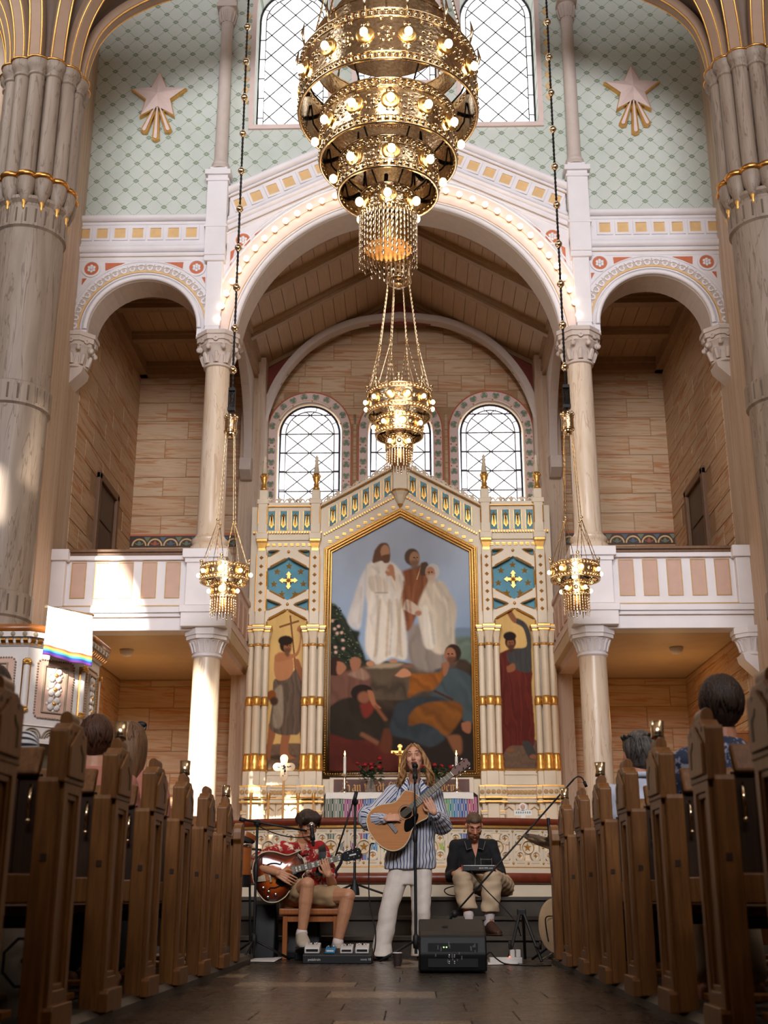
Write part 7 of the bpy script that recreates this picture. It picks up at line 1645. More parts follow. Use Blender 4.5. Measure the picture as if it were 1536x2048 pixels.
# ---------------------------------------------------------------- the singer
YS = 10.32
g = lambda x, y, dy=0: at(x, y, YS+dy)
pe = person(g(800, 1920), 'standing singer with long dark blond hair in a blue striped shirt and white trousers')
H = Head(g(829, 1519, -.06), (-.10, -.95, .26), (-.06, .26, .95), 1.06)
shL, shR = g(787, 1585), g(868, 1585); elL, elR = g(737, 1640, -.10), g(884, 1650, -.02); wrL, wrR = g(771, 1637, -.25), g(868, 1625, -.29)
pel, chest, neck = g(822, 1716), g(827, 1612), g(828, 1566)
hpL, hpR, knL, knR, anL, anR = g(803, 1730), g(842, 1730), g(777, 1820, -.03), g(842, 1826, -.04), g(764, 1908), g(842, 1912, .05)
m = MB(); H.skull(m, neck, True); torso(m, pel, chest, shL, shR, .15, .09)
capsule(m, shL, elL, .042, .036); capsule(m, elL, wrL, .036, .024); capsule(m, shR, elR, .042, .036); capsule(m, elR, wrR, .036, .024)
hand(m, wrL, (.88, .02, .10), (.1, .75, -.5), (.2, .1, 1), (.35, .55, .45), .17); hand(m, wrR, (-.45, .0, .85), (.1, 1, .0), (-.8, 0, -.4), ((.35, .5, .5), (.25, .6, .5), (.3, .65, .5), (.45, .6, .4)), .175, .05)
capsule(m, hpL, knL, .08, .058); capsule(m, knL, anL, .055, .036); capsule(m, hpR, knR, .08, .058); capsule(m, knR, anR, .055, .036)
foot(m, V((anL.x, anL.y, .085)), V((anL.x-.10, anL.y-.10, .035))); foot(m, V((anR.x, anR.y, .085)), V((anR.x+.03, anR.y-.16, .035)))
b = melt(m, 'body', M['skinA'], pe, .0043, 2); H.face(b, M['hairlight'], M['lip'], M['lash'], .75)
# hair: parted in the middle, waves to the shoulders
m = MB(); H.ell(m, 0, -.026, .044, .083, .095, .082); H.ell(m, 0, .012, .092, .058, .050, .032); r = random.Random(7)
for q in (-1, 1):
    for i in range(30):
        a = i/29; x0 = q*(.008+.020*a); y0 = .078-.15*a; z0 = .100-.015*a
        p = [H.p(x0, y0*.55+.015, z0+.012), H.p(q*(.062+.012*a), y0*.8+.008, .045), H.p(q*(.090+.014*r.random()), y0*.65-.010, -.05), H.p(q*(.092+.030*r.random()), y0*.55-.015, -.12)]
        e = p[3]+V((q*(.004+.03*r.random()), .0+.02*r.random(), -.055-.065*r.random())); p += [e]
        P_ = spline(p, 6); ph = r.uniform(0, 6); P_ = [v_+V((.014*sin(ph+j*.62)*min(1, j/9), .010*cos(ph+j*.5)*min(1, j/9), 0)) for j, v_ in enumerate(P_)]; m.tube(P_, [.009]*6+[.0105]*13+[.010, .009, .008, .007, .005, .003], 6)
melt(m, 'hair', M['hairblond'], pe, .0042, 1, .3)
MB().tube([H.p(.080+.012*cos(t), 0, -.055+.012*sin(t)) for t in [TAU*i/12 for i in range(12)]], .002, 5, True).build('hoop_earring', M['gold'], pe, True)
MB().tube([H.p(-.086+.012*cos(t), .015, -.055+.012*sin(t)) for t in [TAU*i/12 for i in range(12)]], .002, 5, True).build('hoop_earring', M['gold'], pe, True)
# loose striped shirt
m = MB(); x, y, zz = V((1, 0, 0)), V((0, 1, 0)), V((0, 0, 1))
loftsec(m, [(g(820, 1738), x*.215, y*.135), (g(821, 1715), x*.212, y*.14), (g(823, 1680), x*.195, y*.135), (g(826, 1640), x*.185, y*.13), (g(827, 1605), x*.185, y*.12), (g(828, 1580), x*.165, y*.09), (g(828, 1569), x*.085, y*.07)])
capsule(m, shL, shR, .064, .064); capsule(m, shL, elL, .068, .078); capsule(m, elL+V((-.01, 0, .03)), elL, .085, .085); capsule(m, elL, elL.lerp(wrL, .72), .082, .05); capsule(m, elL.lerp(wrL, .72), elL.lerp(wrL, .9), .04, .038)
capsule(m, shR, elR, .068, .080); capsule(m, elR, elR.lerp(wrR, .6), .085, .058); capsule(m, elR.lerp(wrR, .6), elR.lerp(wrR, .82), .042, .04)
for q in (-1, 1): m.add([tuple(g(828, 1570)+V((q*.028, -.075, -.0))), tuple(g(828, 1566)+V((q*.075, -.03, .012))), tuple(g(828, 1575)+V((q*.085, -.09, -.035))), tuple(g(828, 1583)+V((q*.035, -.10, -.03))), tuple(g(828, 1572)+V((q*.055, -.06, -.02)))], [(0, 1, 2, 3), (0, 4, 1), (1, 4, 2), (2, 4, 3), (3, 4, 0)])
sh_ = melt(m, 'striped_shirt', M['stripeshirt'], pe, .0075, 3, bones=[(pel-V((0, 0, .1)), neck, (0, 1, 0), .19), (shL, elL, (0, 1, 0), .085), (elL, wrL, (0, 1, 0), .085), (shR, elR, (0, 1, 0), .085), (elR, wrR, (0, 1, 0), .085)], folds=.0022)
for q, w_ in ((-1, wrL), (1, wrR)):
    e_ = elL if q < 0 else elR; d_ = (w_-e_).normalized(); c_ = e_.lerp(w_, .86); a_ = d_.orthogonal().normalized(); b_ = d_.cross(a_); o = MB(); loftsec(o, [(c_-d_*.03, a_*.042, b_*.042), (c_+d_*.025, a_*.038, b_*.038), (c_+d_*.028, a_*.032, b_*.032)], 20); o = o.build('cuff', M['stripeshirt'], sh_, True)
    at_ = o.data.attributes.new('stripe', 'FLOAT', 'POINT'); at_.data.foreach_set('value', [(i % 20)*.0135 for i in range(60)])
# neck opening
MB().add([tuple(g(828, 1562)+V((-.04, -.03, .02))), tuple(g(828, 1562)+V((.04, -.03, .02))), tuple(g(828, 1600)+V((0, -.132, 0)))], [(0, 1, 2)]).build('neck_opening', M['skinA'], b)
for q in (-1, 1):
    o = MB(); o.add([tuple(g(828, 1561)+V((q*.055, -.04, .02))), tuple(g(828, 1572)+V((q*.036, -.105, .0))), tuple(g(828, 1588)+V((q*.060, -.135, -.015))), tuple(g(828, 1578)+V((q*.115, -.10, -.005)))], [(0, 1, 2, 3)]); o = o.build('collar', M['stripeshirt'], sh_); at_ = o.data.attributes.new('stripe', 'FLOAT', 'POINT'); at_.data.foreach_set('value', [0, .0, .08, .08]); so = o.modifiers.new('t', 'SOLIDIFY'); so.thickness = .006
# wide white trousers
m = MB(); loftsec(m, [(g(822, 1770), x*.165, y*.105), (g(822, 1735), x*.17, y*.11), (g(823, 1705), x*.15, y*.10)])
for q, hp, kn, an, fl in ((-1, hpL, knL, anL, .082), (1, hpR, knR, anR, .078)):
    d = V((0, 0, 1)); loftsec(m, [(V((an.x, an.y-.01, .03)), x*fl*1.06, y*.115), (V((an.x, an.y, .12)), x*fl*.96, y*.10), (an.lerp(kn, .55), x*.078, y*.082), (kn, x*.076, y*.080), (kn.lerp(hp, .5), x*.088, y*.090), (hp, x*.095, y*.10)])
melt(m, 'white_trousers', M['whitejean'], pe, .0075, 3, folds=.0008, seed=2)
for an, t_ in ((anL, V((anL.x-.10, anL.y-.10, .03))), (anR, V((anR.x+.03, anR.y-.16, .03)))):
    d = (V((t_.x, t_.y, 0))-V((an.x, an.y, 0))).normalized(); o = MB(); P0 = V((an.x, an.y, .012))-d*.05; P1 = V((t_.x, t_.y, .012))+d*.05; s_ = d.cross(V((0, 0, 1)))
    loftsec(o, [(P0.lerp(P1, f), s_*w_, V((0, 0, 1))*.011) for f, w_ in ((0, .026), (.15, .034), (.5, .034), (.8, .044), (.96, .036), (1, .02))]); o.tube([P0.lerp(P1, .72)+s_*.045, P0.lerp(P1, .70)+V((0, 0, .055)), P0.lerp(P1, .68)-s_*.045], .010, 6).tube([P0.lerp(P1, .35)+s_*.04, P0.lerp(P1, .4)+V((0, 0, .085)), P0.lerp(P1, .35)-s_*.04], .008, 6).build('sandal', M['leather'], pe, True)

# ---------------------------------------------------------------- seated guitarist in a red shirt
YG = 10.55
g = lambda x, y, dy=0: at(x, y, YG+dy)
pe = person(g(600, 1905), 'seated guitarist with a dark bowl haircut in a red floral shirt and shorts')
H = Head(g(616, 1650, -.10), (.42, -.80, -.42), (.12, -.32, .94), .98)
shL, shR = g(567, 1699), g(640, 1699); elL, elR = g(503, 1729, -.20), g(664, 1768, -.16); wrL, wrR = g(555, 1746, -.36), g(657, 1750, -.31)
pel, chest, neck = g(598, 1795), g(604, 1722), g(606, 1687, -.02)
hpL, hpR, knL, knR = g(585, 1796, -.02), g(618, 1796, -.02), g(615, 1769, -.42), g(696, 1792, -.34); anL, anR = g(604, 1866, -.40), g(676, 1884, -.32)
m = MB(); H.skull(m, neck); torso(m, pel, chest, shL, shR, .165, .10)
for a, b_, c in ((shL, elL, wrL), (shR, elR, wrR)): capsule(m, a, b_, .048, .042); capsule(m, b_, c, .042, .027)
hand(m, wrL, (.72, -.05, -.35), (.1, .9, -.1), (.35, 0, .9), ((.15, .3, .2), (.2, .35, .25), (.2, .4, .3), (.2, .4, .3)), .19, .06); hand(m, wrR, (-.35, .0, .9), (.1, 1, .0), (-.85, 0, -.3), ((.35, .5, .5), (.3, .6, .5), (.35, .6, .5), (.45, .6, .4)), .18, .05)
for hp, kn, an in ((hpL, knL, anL), (hpR, knR, anR)):
    capsule(m, hp, kn, .086, .060); capsule(m, kn, kn.lerp(an, .35), .056, .058); capsule(m, kn.lerp(an, .35), an, .056, .036)
b = melt(m, 'body', M['skinB'], pe, .0045, 2); H.face(b, M['hairdark'], M['lip'], M['lash'])
m = MB(); H.ell(m, 0, -.022, .046, .088, .104, .085); H.ell(m, 0, .045, .070, .072, .052, .046); H.ell(m, 0, -.07, -.01, .070, .045, .06)
r = random.Random(3)
for i in range(15): a = -.066+.132*i/14; m.tube(spline([H.p(a*.6, .02, .125), H.p(a, .082, .095), H.p(a*1.05, .092-abs(a)*.35, .040+.012*r.random())], 4), [.014]*5+[.012, .010, .007, .005], 6)
for q in (-1, 1):
    for i in range(5): m.tube([H.p(q*.072, .05-.03*i, .08), H.p(q*.086, .045-.03*i, .03), H.p(q*.082, .045-.03*i, -.008)], [.014, .013, .006], 6)
melt(m, 'hair', M['hairdark'], pe, .005, 2)
m = MB(); loftsec(m, [(pel+V((0, -.0, -.02)), x*.20, y*.145), (g(600, 1775), x*.195, y*.14), (g(603, 1740), x*.19, y*.13), (g(604, 1712), x*.195, y*.125), (g(605, 1696), x*.155, y*.09), (g(606, 1688), x*.085, y*.07)])
capsule(m, shL, shR, .064, .064)
for a, b_, f in ((shL, elL, .78), (shR, elR, .72)): capsule(m, a, a.lerp(b_, f), .072, .074)
melt(m, 'floral_shirt', M['hawaii'], pe, .008, 3, folds=.002, seed=1)
MB().add([tuple(g(607, 1684)+V((-.05, -.06, .02))), tuple(g(607, 1684)+V((.05, -.06, .02))), tuple(g(610, 1712)+V((0.0, -.142, 0)))], [(0, 1, 2)]).build('neck_opening', M['skinB'], b)
for q in (-1, 1): MB().prism([(g(607, 1690).x+q*.035, g(607, 1686).z), (g(607, 1690).x+q*.08, g(607, 1692).z), (g(607, 1690).x+q*.055, g(607, 1707).z), (g(607, 1690).x+q*.004, g(607, 1712).z)], YG-.155, YG-.145).build('collar', M['hawaii'], pe)
m = MB()
for hp, kn in ((hpL, knL), (hpR, knR)): capsule(m, hp+V((0, .02, 0)), hp.lerp(kn, .62), .105, .092)
loftsec(m, [(pel-V((0, 0, .11)), x*.15, y*.11), (pel, x*.17, y*.12), (pel+V((0, 0, .06)), x*.16, y*.11)]); k_ = melt(m, 'shorts', M['khaki'], pe, .008, 3, folds=.0018, seed=4)
def shoe(an, toe, mat, sole, parent, sock=None, k=1.0):
    an, toe = V(an), V(toe); d = V((toe.x-an.x, toe.y-an.y, toe.z-an.z+.07)); d = V((toe.x-an.x, toe.y-an.y, 0)).normalized(); s_ = d.cross(V((0, 0, 1))); z0 = toe.z-.035; hx = V((an.x, an.y, z0)); o = MB()
    tl = lambda f, h: hx+d*f*k+V((0, 0, h*k))
    loftsec(o, [(tl(-.07, .05), s_*.034*k, zz*.06*k), (tl(-.04, .06), s_*.042*k, zz*.07*k), (tl(.03, .06), s_*.044*k, zz*.062*k), (tl(.10, .042), s_*.050*k, zz*.042*k), (tl(.17, .028), s_*.040*k, zz*.026*k), (tl(.20, .024), s_*.018*k, zz*.016*k)]); capsule(o, tl(-.03, .06), tl(-.02, .11), .042*k, .042*k)
    sh = melt(o, 'shoe', mat, parent, .006, 2); o = MB(); loftsec(o, [(tl(-.078, .008), s_*.026*k, zz*.012), (tl(-.04, .008), s_*.042*k, zz*.012), (tl(.04, .008), s_*.040*k, zz*.012), (tl(.11, .008), s_*.050*k, zz*.012), (tl(.18, .010), s_*.042*k, zz*.012), (tl(.212, .014), s_*.018*k, zz*.010)]); o.build('sole', sole, sh, True)
    o = MB()
    for i in range(4): o.tube([tl(.02+.025*i, .094-.012*i)-s_*.022*k, tl(.028+.025*i, .098-.012*i), tl(.02+.025*i, .094-.012*i)+s_*.022*k], .004, 5)
    o.build('laces', M['linen'] if mat != M['leather'] else M['leather'], sh, True)
    if sock: o = MB(); capsule(o, tl(-.025, .10), V(an)+V((0, 0, .0)), .048, .046); o.build('sock', sock, parent, True)
shoe(anL+V((0, 0, 0)), V((anL.x+.03, anL.y-.14, .125)), M['shoe'], M['black'], pe, M['sock'], 1.12); shoe(anR, V((anR.x+.03, anR.y-.14, .035)), M['shoe'], M['black'], pe, M['sock'], 1.12)
# ---------------------------------------------------------------- man with the small keyboard on the steps
YK = 11.62
g = lambda x, y, dy=0: at(x, y, YK+dy)
pe = person((.75, 11.62, .487), 'man with cropped hair in a black shirt seated on the chancel steps')
H = Head(g(948, 1651, -.16), (.08, -.86, -.5), (.02, -.42, .9), .98)
shL, shR = g(912, 1691, -.02), g(982, 1691, -.02); elL, elR = g(902, 1752, -.10), g(1000, 1748, -.10); wrL, wrR = g(909, 1748, -.36), g(990, 1744, -.36)
pel, chest, neck = V((.76, 11.72, .60)), g(947, 1712), g(947, 1679, -.04)
hpL, hpR, knL, knR = V((.68, 11.66, .585)), V((.84, 11.66, .585)), g(924, 1757, -.42), g(984, 1757, -.42); anL, anR = g(937, 1832, -.44), g(980, 1838, -.44)
m = MB(); H.skull(m, neck); torso(m, pel, chest, shL, shR, .17, .10)
for a, b_, c in ((shL, elL, wrL), (shR, elR, wrR)): capsule(m, a, b_, .05, .042); capsule(m, b_, c, .042, .027)
hand(m, wrL, (.55, -.3, .25), (.6, .5, -.5), (.2, .1, 1), (.5, .7, .5), .18); hand(m, wrR, (-.55, -.3, .2), (-.6, .5, -.5), (-.2, .1, 1), (.5, .7, .5), .18)
for hp, kn, an in ((hpL, knL, anL), (hpR, knR, anR)): capsule(m, hp, kn, .08, .058); capsule(m, kn, an, .055, .036)
b = melt(m, 'body', M['skinC'], pe, .0045, 2); H.face(b, M['haircrop'], M['lip'], M['lash'])
m = MB(); H.ell(m, 0, -.017, .040, .0765, .0955, .080); H.ell(m, 0, .022, .072, .060, .060, .040); melt(m, 'hair', M['haircrop'], pe, .005, 2)
m = MB(); H.ell(m, 0, .040, -.084, .050, .050, .036); H.ell(m, 0, .083, -.046, .030, .016, .008)
for q in (-1, 1): H.ell(m, q*.056, .018, -.055, .012, .03, .034)
melt(m, 'stubble', M['hairlight'], b, .005, 2)
m = MB(); loftsec(m, [(pel-V((0, 0, .03)), x*.20, y*.15), (g(945, 1765), x*.205, y*.15), (g(946, 1730), x*.20, y*.14), (g(947, 1706), x*.20, y*.125), (g(947, 1690), x*.155, y*.09), (g(947, 1681, -.02), x*.085, y*.07)])
capsule(m, shL, shR, .064, .064)
for a, b_, c in ((shL, elL, wrL), (shR, elR, wrR)): capsule(m, a, b_, .064, .058); capsule(m, b_, b_.lerp(c, .85), .058, .042)
sh_ = melt(m, 'black_shirt', M['blackshirt'], pe, .008, 3, folds=.002, seed=6)
c0 = g(948, 1684); MB().add([(c0.x-.05, YK-.075, c0.z+.03), (c0.x+.05, YK-.075, c0.z+.03), (c0.x+.005, YK-.155, g(948, 1716).z)], [(0, 1, 2)]).build('neck_opening', M['skinC'], b)
for q in (-1, 1):
    MB().prism([(c0.x+q*.035, c0.z+.03), (c0.x+q*.095, c0.z), (c0.x+q*.075, c0.z-.075), (c0.x+q*.028, c0.z-.06)], YK-.165, YK-.155).build('collar', M['blackshirt'], sh_)
    o = MB(); o.tube([(c0.x+q*.095, YK-.168, c0.z), (c0.x+q*.075, YK-.170, c0.z-.075), (c0.x+q*.028, YK-.168, c0.z-.06)], .0022, 4); o.build('pale_stitching', M['seam'], sh_)
o = MB(); zq = c0.z; o.tube([(c0.x+.05, YK-.162, zq-.15), (c0.x+.052, YK-.17, zq-.25), (c0.x+.15, YK-.17, zq-.25), (c0.x+.15, YK-.162, zq-.15)], .002, 4).tube([(c0.x+.05, YK-.162, zq-.16), (c0.x+.15, YK-.162, zq-.16)], .002, 4).tube([(c0.x+.0, YK-.165, zq-.14), (c0.x-.005, YK-.168, zq-.26)], .002, 4); o.build('pocket_stitching', M['seam'], sh_)
m = MB()
for hp, kn, an in ((hpL, knL, anL), (hpR, knR, anR)):
    capsule(m, hp+V((0, .03, 0)), kn, .108, .088)
    loftsec(m, [(V((an.x, an.y, an.z+.075))+V((0, 0, -.015)), x*.080, y*.085), (kn.lerp(an, .5), x*.086, y*.085), (kn.lerp(an, .12), x*.09, y*.085), (kn+V((0, .02, .03)), x*.07, y*.07)])
loftsec(m, [(pel-V((0, 0, .10)), x*.17, y*.13), (pel, x*.18, y*.13), (pel+V((0, 0, .05)), x*.17, y*.12)]); melt(m, 'beige_trousers', M['beige'], pe, .008, 3, folds=.0022, seed=8)
shoe(V((anL.x, anL.y, .34)), V((anL.x-.02, anL.y-.14, .198)), M['leather'], M['leather'], pe, M['sock']); shoe(V((anR.x, anR.y, .34)), V((anR.x+.05, anR.y-.14, .198)), M['leather'], M['leather'], pe, M['sock'])

# ---------------------------------------------------------------- people in the pews, seen from behind
def sitter(px, py, Y, label, skin, top, hairf, legs=M['darkwear'], k=1.0, turn=0, bones=False, lean=0):
    c = at(px, py, Y); f = V((sin(turn), cos(turn), -.04)); H = Head(c, f, (0, 0, 1), k); e = person((c.x, Y, .045), label)
    neck = c+V((0, -.02, -.15)); ch = c+V((0, -.02, -.36)); pel = V((c.x, Y+.02, .55)); sL, sR = c+V((-.17, -.02, -.235)), c+V((.17, -.02, -.235)); m = MB(); H.skull(m, neck); torso(m, pel, ch, sL, sR, .16, .10)
    eL, eR = sL+V((-.03, .06, -.26)), sR+V((.03, .06, -.26)); wL, wR = V((c.x-.08, Y+.22, .66)), V((c.x+.08, Y+.22, .66))
    for a, b_, w_, q in ((sL, eL, wL, 1), (sR, eR, wR, -1)): capsule(m, a, b_, .046, .038); capsule(m, b_, w_, .038, .026); hand(m, w_, (.3*q, .8, -.25), (0, -.2, -1), (q, 0, .1), (.3, .4, .3))
    kn = [V((c.x-.11, Y+.36, .52)), V((c.x+.11, Y+.36, .52))]; an = [V((c.x-.11, Y+.22, .15)), V((c.x+.11, Y+.22, .15))]
    for q in (0, 1): capsule(m, V((c.x-.08+.16*q, Y+.04, .53)), kn[q], .075, .055); capsule(m, kn[q], an[q], .052, .036); foot(m, V((an[q].x, an[q].y, .12)), V((an[q].x, an[q].y+.14, .085)))
    b = melt(m, 'body', skin, e, .008, 3); m = MB()
    loftsec(m, [(pel-V((0, 0, .05)), x*.19, y*.15), (pel.lerp(ch, .5), x*.185, y*.135), (ch, x*.19, y*.125), (sL.lerp(sR, .5)+V((0, 0, .025)), x*.16, y*.085), (neck+V((0, 0, .015)), x*.075, y*.068)])
    capsule(m, sL, sR, .064, .064)
    for a, b_, w_ in ((sL, eL, wL), (sR, eR, wR)): capsule(m, a, b_, .066, .06); capsule(m, b_, b_.lerp(w_, .5), .058, .05)
    t = melt(m, 'top', top, e, .009, 3, folds=.0018, seed=px, bones=[(sL-V((.3, 0, 0)), sR+V((.3, 0, 0)), (0, 0, 1), .1)] if bones else None); m = MB()
    for q in (0, 1): capsule(m, V((c.x-.08+.16*q, Y+.03, .53)), kn[q], .09, .07); capsule(m, kn[q], an[q]+V((0, 0, .02)), .068, .055)
    loftsec(m, [(pel-V((0, 0, .06)), x*.17, y*.12), (pel+V((0, 0, .03)), x*.17, y*.12)]); melt(m, 'trousers', legs, e, .01, 3)
    m = MB(); hm_ = hairf(H, m, e); ho = melt(m, 'hair', hm_, e, .005, 1, .4); lk = H.locks.build('hair_locks', hm_, ho, True); lk['kind'] = 'stuff'; return e, H
def crop(H, m, r, n=60, w=.080, long=0):
    H.ell(m, 0, -.036, .016, w+.003, .090, .108, 24); H.ell(m, 0, -.020, .048, w, .100, .078, 24); H.ell(m, 0, .035, .075, .06, .05, .036)
    H.locks = MB()
    for i in range(n*4):
        a = r.uniform(0, TAU); t0 = r.uniform(.0, .9); p = []
        for j in range(6): t = t0+.26*j; b_ = a+.16*sin(j*.8+a*3+i); p.append(H.p((w+.005)*sin(t)*sin(b_), -.034+.097*sin(t)*cos(b_), .020+.113*cos(t)))
        if cos(a) < .2 or t0 < .1: H.locks.tube(p, [.002, .006, .0075, .007, .005, .002], 5, ell=.6, up=p[0]-H.p(0, -.03, .01))
def hb(seed, mat, w=.080): 
    def f(H, m, e): crop(H, m, random.Random(seed), 70, w); return M[mat]
    return f
def longhair(H, m, e):
    r = random.Random(8); crop(H, m, r, 40)
    for i in range(44):
        a = PI*.35+PI*1.3*i/43; p = [H.p(.06*sin(a), -.02+.07*cos(a), .10), H.p(.088*sin(a), -.02+.10*cos(a), .02), H.p(.086*sin(a), -.03+.10*cos(a), -.10), H.p(.075*sin(a)+.02, -.06+.06*cos(a), -.22), H.p(.05*sin(a)+.035, -.075+.04*cos(a), -.30-.06*r.random())]
        m.tube(spline(p, 4), [.011]*13+[.010, .009, .007, .004], 5)
    return M['hairlight']
def greyhair(H, m, e):
    r = random.Random(5); crop(H, m, r, 60, .082)
    for i in range(26): a = r.uniform(-PI, PI); p = H.p(.078*sin(a)*.9, -.02+.09*cos(a)*.9, .075); m.tube([p, p+H.M @ V((.03*sin(a+1), .03*cos(a+1), .028)), p+H.M @ V((.045*sin(a+1.6), .04*cos(a+1.6), .012))], [.009, .008, .004], 5)
    return M['hairgrey']
sitter(194, 1482, 6.2, 'boy with short chestnut hair in a pink shirt in the pews by the pulpit', M['skinA'], M['pinkshirt'], hb(1, 'hairbrown'), k=1.0)
e, H = sitter(262, 1490, 7.0, 'woman with long light brown hair and sunglasses pushed up on her head', M['skinA'], M['pinkshirt'], longhair, k=1.0)
for q in (-1, 1): MB().ball(H.p(q*.040, .045, .125), .034, 12, 8, (1, .35, .62), H.M.to_4x4()).build('sunglass_lens', M['black'], e, True)
MB().tube([H.p(-.085, -.04, .08), H.p(-.074, .045, .12), H.p(0, .052, .128), H.p(.074, .045, .12), H.p(.085, -.04, .08)], .004, 5).build('sunglass_frame', M['black'], e, True)
sitter(-12, 1388, 5.42, 'dark-haired person in a navy and white striped top below the pulpit', M['skinB'], M['navystripe'], hb(4, 'hairdark'), bones=True)
e, H = sitter(1274, 1510, 7.14, 'man with greying hair and dark glasses in a pale collared shirt', M['skinC'], M['whiteshirt'], greyhair, turn=-.35, k=1.05)
MB().tube([H.p(-.082, -.01, .01), H.p(-.078, .085, .008), H.p(-.045, .108, .006)], .004, 5).tube([H.p(-.012+.030*cos(t)-.03, .108, .0+.024*sin(t)) for t in [TAU*i/14 for i in range(14)]], .0035, 5, True).build('glasses', M['black'], e, True)
n0 = H.p(0, -.03, -.115); MB().tube([n0+V((.078*cos(t), .066*sin(t), .0)) for t in [TAU*i/20 for i in range(20)]], .016, 8, True).build('shirt_collar', M['whiteshirt'], e, True)
sitter(1440, 1416, 5.42, 'man with thick dark brown hair in a blue floral shirt', M['skinC'], M['bluefloral'], hb(9, 'hairdark', .084), legs=M['beige'], k=1.1)
# ================================================================ INSTRUMENTS AND STAGE GEAR
def text(body, size, mat, parent, Mx, name='lettering', align='LEFT', ext=.0008):
    c = bpy.data.curves.new(name, 'FONT'); c.body = body; c.size = size; c.extrude = ext; c.align_x = align; c.materials.append(mat); t_ = bpy.data.objects.new(name, c); COL.objects.link(t_); bpy.context.view_layer.update(); me = bpy.data.meshes.new_from_object(t_.evaluated_get(bpy.context.evaluated_depsgraph_get())); bpy.data.objects.remove(t_); bpy.data.curves.remove(c); o = bpy.data.objects.new(name, me); COL.objects.link(o); me.name = name
    if not me.materials: me.materials.append(mat)
    o.location, q, sc_ = Mx.decompose(); o.rotation_euler = q.to_euler(); o.scale = sc_
    return attach(o, parent)
M['whitetxt'] = plain('white_lettering', S(222, 220, 216), .6); M['strings'] = plain('steel_strings', S(150, 138, 116), .45, .6)
def guitar_outline(L0, L1, lb, wa, ub, n=40, cut=None):
    """x from -L0 (tail) to L1 (neck joint)"""
    key = [(-L0, 0), (-L0+.012, lb*.45), (-L0+.06, lb*.86), (-L0+.14, lb), (-L0+.22, lb*.90), (-.03, wa), (.035, wa*1.0), (.10, ub*.98), (L1-.04, ub*.86), (L1-.008, ub*.5), (L1, 0)]
    up = [(p.x, p.y) for p in spline([(a, b, 0) for a, b in key], 5)]; lo = [(a, -b) for a, b in reversed(up[1:-1])]
    if cut: lo = [(p.x, p.y) for p in spline([(a, b, 0) for a, b in cut], 5)]
    return up+lo
# --- acoustic guitar (local x along the neck, z up, face towards -y)
M['spruce'] = wood('spruce_top', S(178, 108, 42), S(202, 134, 62), .6, 4, (.8, 3, 22)); M['rosewood'] = wood('rosewood', S(34, 18, 12), S(66, 36, 24), .3); M['mahog'] = wood('mahogany_neck', S(84, 44, 28), S(108, 60, 40), .5); M['fret'] = plain('rosewood_fretboard', S(38, 28, 24), .5); M['binding'] = plain('cream_binding', S(222, 206, 170), .4)
p = at(812, 1625, 10.10); TG = T3(*p) @ RZ(R(-4)) @ RX(R(-8)) @ RY(R(-39.5))
e = empty('acoustic_guitar', tuple(p), 'acoustic guitar with pale spruce top and black pickguard held by the singer', 'guitar'); e['group'] = 'guitars'
o = guitar_outline(.335, .165, .198, .128, .146)
MB(TG).prism(o, .004, .10).build('guitar_body', M['rosewood'], e, 40)
hole = arc(0, 0, .050, 0, TAU*23/24, 23)
MB(TG).plate([(a*.995, b*.99) for a, b in o], [hole], -.001, .006).build('soundboard', M['spruce'], e)
MB(TG).tube([(a, .002, b) for a, b in o], .0045, 5, True).build('binding', M['binding'], e); MB(TG).lathe([(.060, .0), (.064, .0), (.064, .0025), (.060, .0025), (.060, 0)], n=32, M=RX(PI/2).to_3x3()).build('rosette', M['fret'], e)
MB(TG).prism(arc(0, 0, .052, 0, TAU*23/24, 23), .0022, .0034).build('soundhole_shadow', M['void'], e)
pg = [(-.005, -.055), (.045, -.058), (.07, -.075), (.02, -.115), (-.06, -.135), (-.10, -.12), (-.09, -.085), (-.045, -.045)]; MB(TG).prism([(q.x, q.y) for q in spline([(a, b, 0) for a, b in pg+pg[:1]], 4)], -.003, -.001).build('pickguard', M['void'], e)
MB(TG).prism([(-.175, -.08), (-.145, -.075), (-.140, -.03), (-.140, .03), (-.145, .075), (-.175, .08)], -.010, 0).build('bridge', M['rosewood'], e, bevel=.002)
MB(TG).prism([(.05, -.029), (.49, -.022), (.49, .022), (.05, .029)], -.012, -.004).build('fretboard', M['fret'], e); MB(TG).prism([(.15, -.026), (.49, -.021), (.49, .021), (.15, .026)], -.004, .016).build('neck', M['mahog'], e, bevel=.004)
fm = MB(TG)
for i in range(1, 18): x_ = .49-.64*(1-2**(-i/12)); fm.box((x_-.0012, -.0135, -.025), (x_+.0012, -.012, .025))
k = fm.build('frets', M['strings'], e); k['kind'] = 'stuff'
MB(TG).box((.488, -.0145, -.022), (.494, -.002, .022)).build('nut', M['binding'], e)
MB(TG @ T3(.49, 0, 0) @ RZ(R(10))).prism([(0, -.022), (.03, -.034), (.17, -.038), (.185, -.02), (.18, .0), (.188, .022), (.17, .038), (.03, .034), (0, .022)], -.008, .010).build('headstock', M['mahog'], e, bevel=.002)
for i in range(3):
    for q in (-1, 1): MB(TG @ T3(.49, 0, 0) @ RZ(R(10))).lathe([(.004, 0), (.004, .02), (.006, .021)], (.055+.048*i, -.008, q*.024), 8, M=RX(PI/2).to_3x3()).ball((.055+.048*i, .004, q*.05), .009, 8, 6, (1.2, .5, 1)).build('tuning_peg', M['chrome'], e, True)
sm = MB(TG)
for i in range(6): sm.tube([(-.158, -.016, -.024+.0096*i), (.49, -.0175, -.0175+.007*i)], .0007, 4)
k = sm.build('strings', M['strings'], e); k['kind'] = 'stuff'
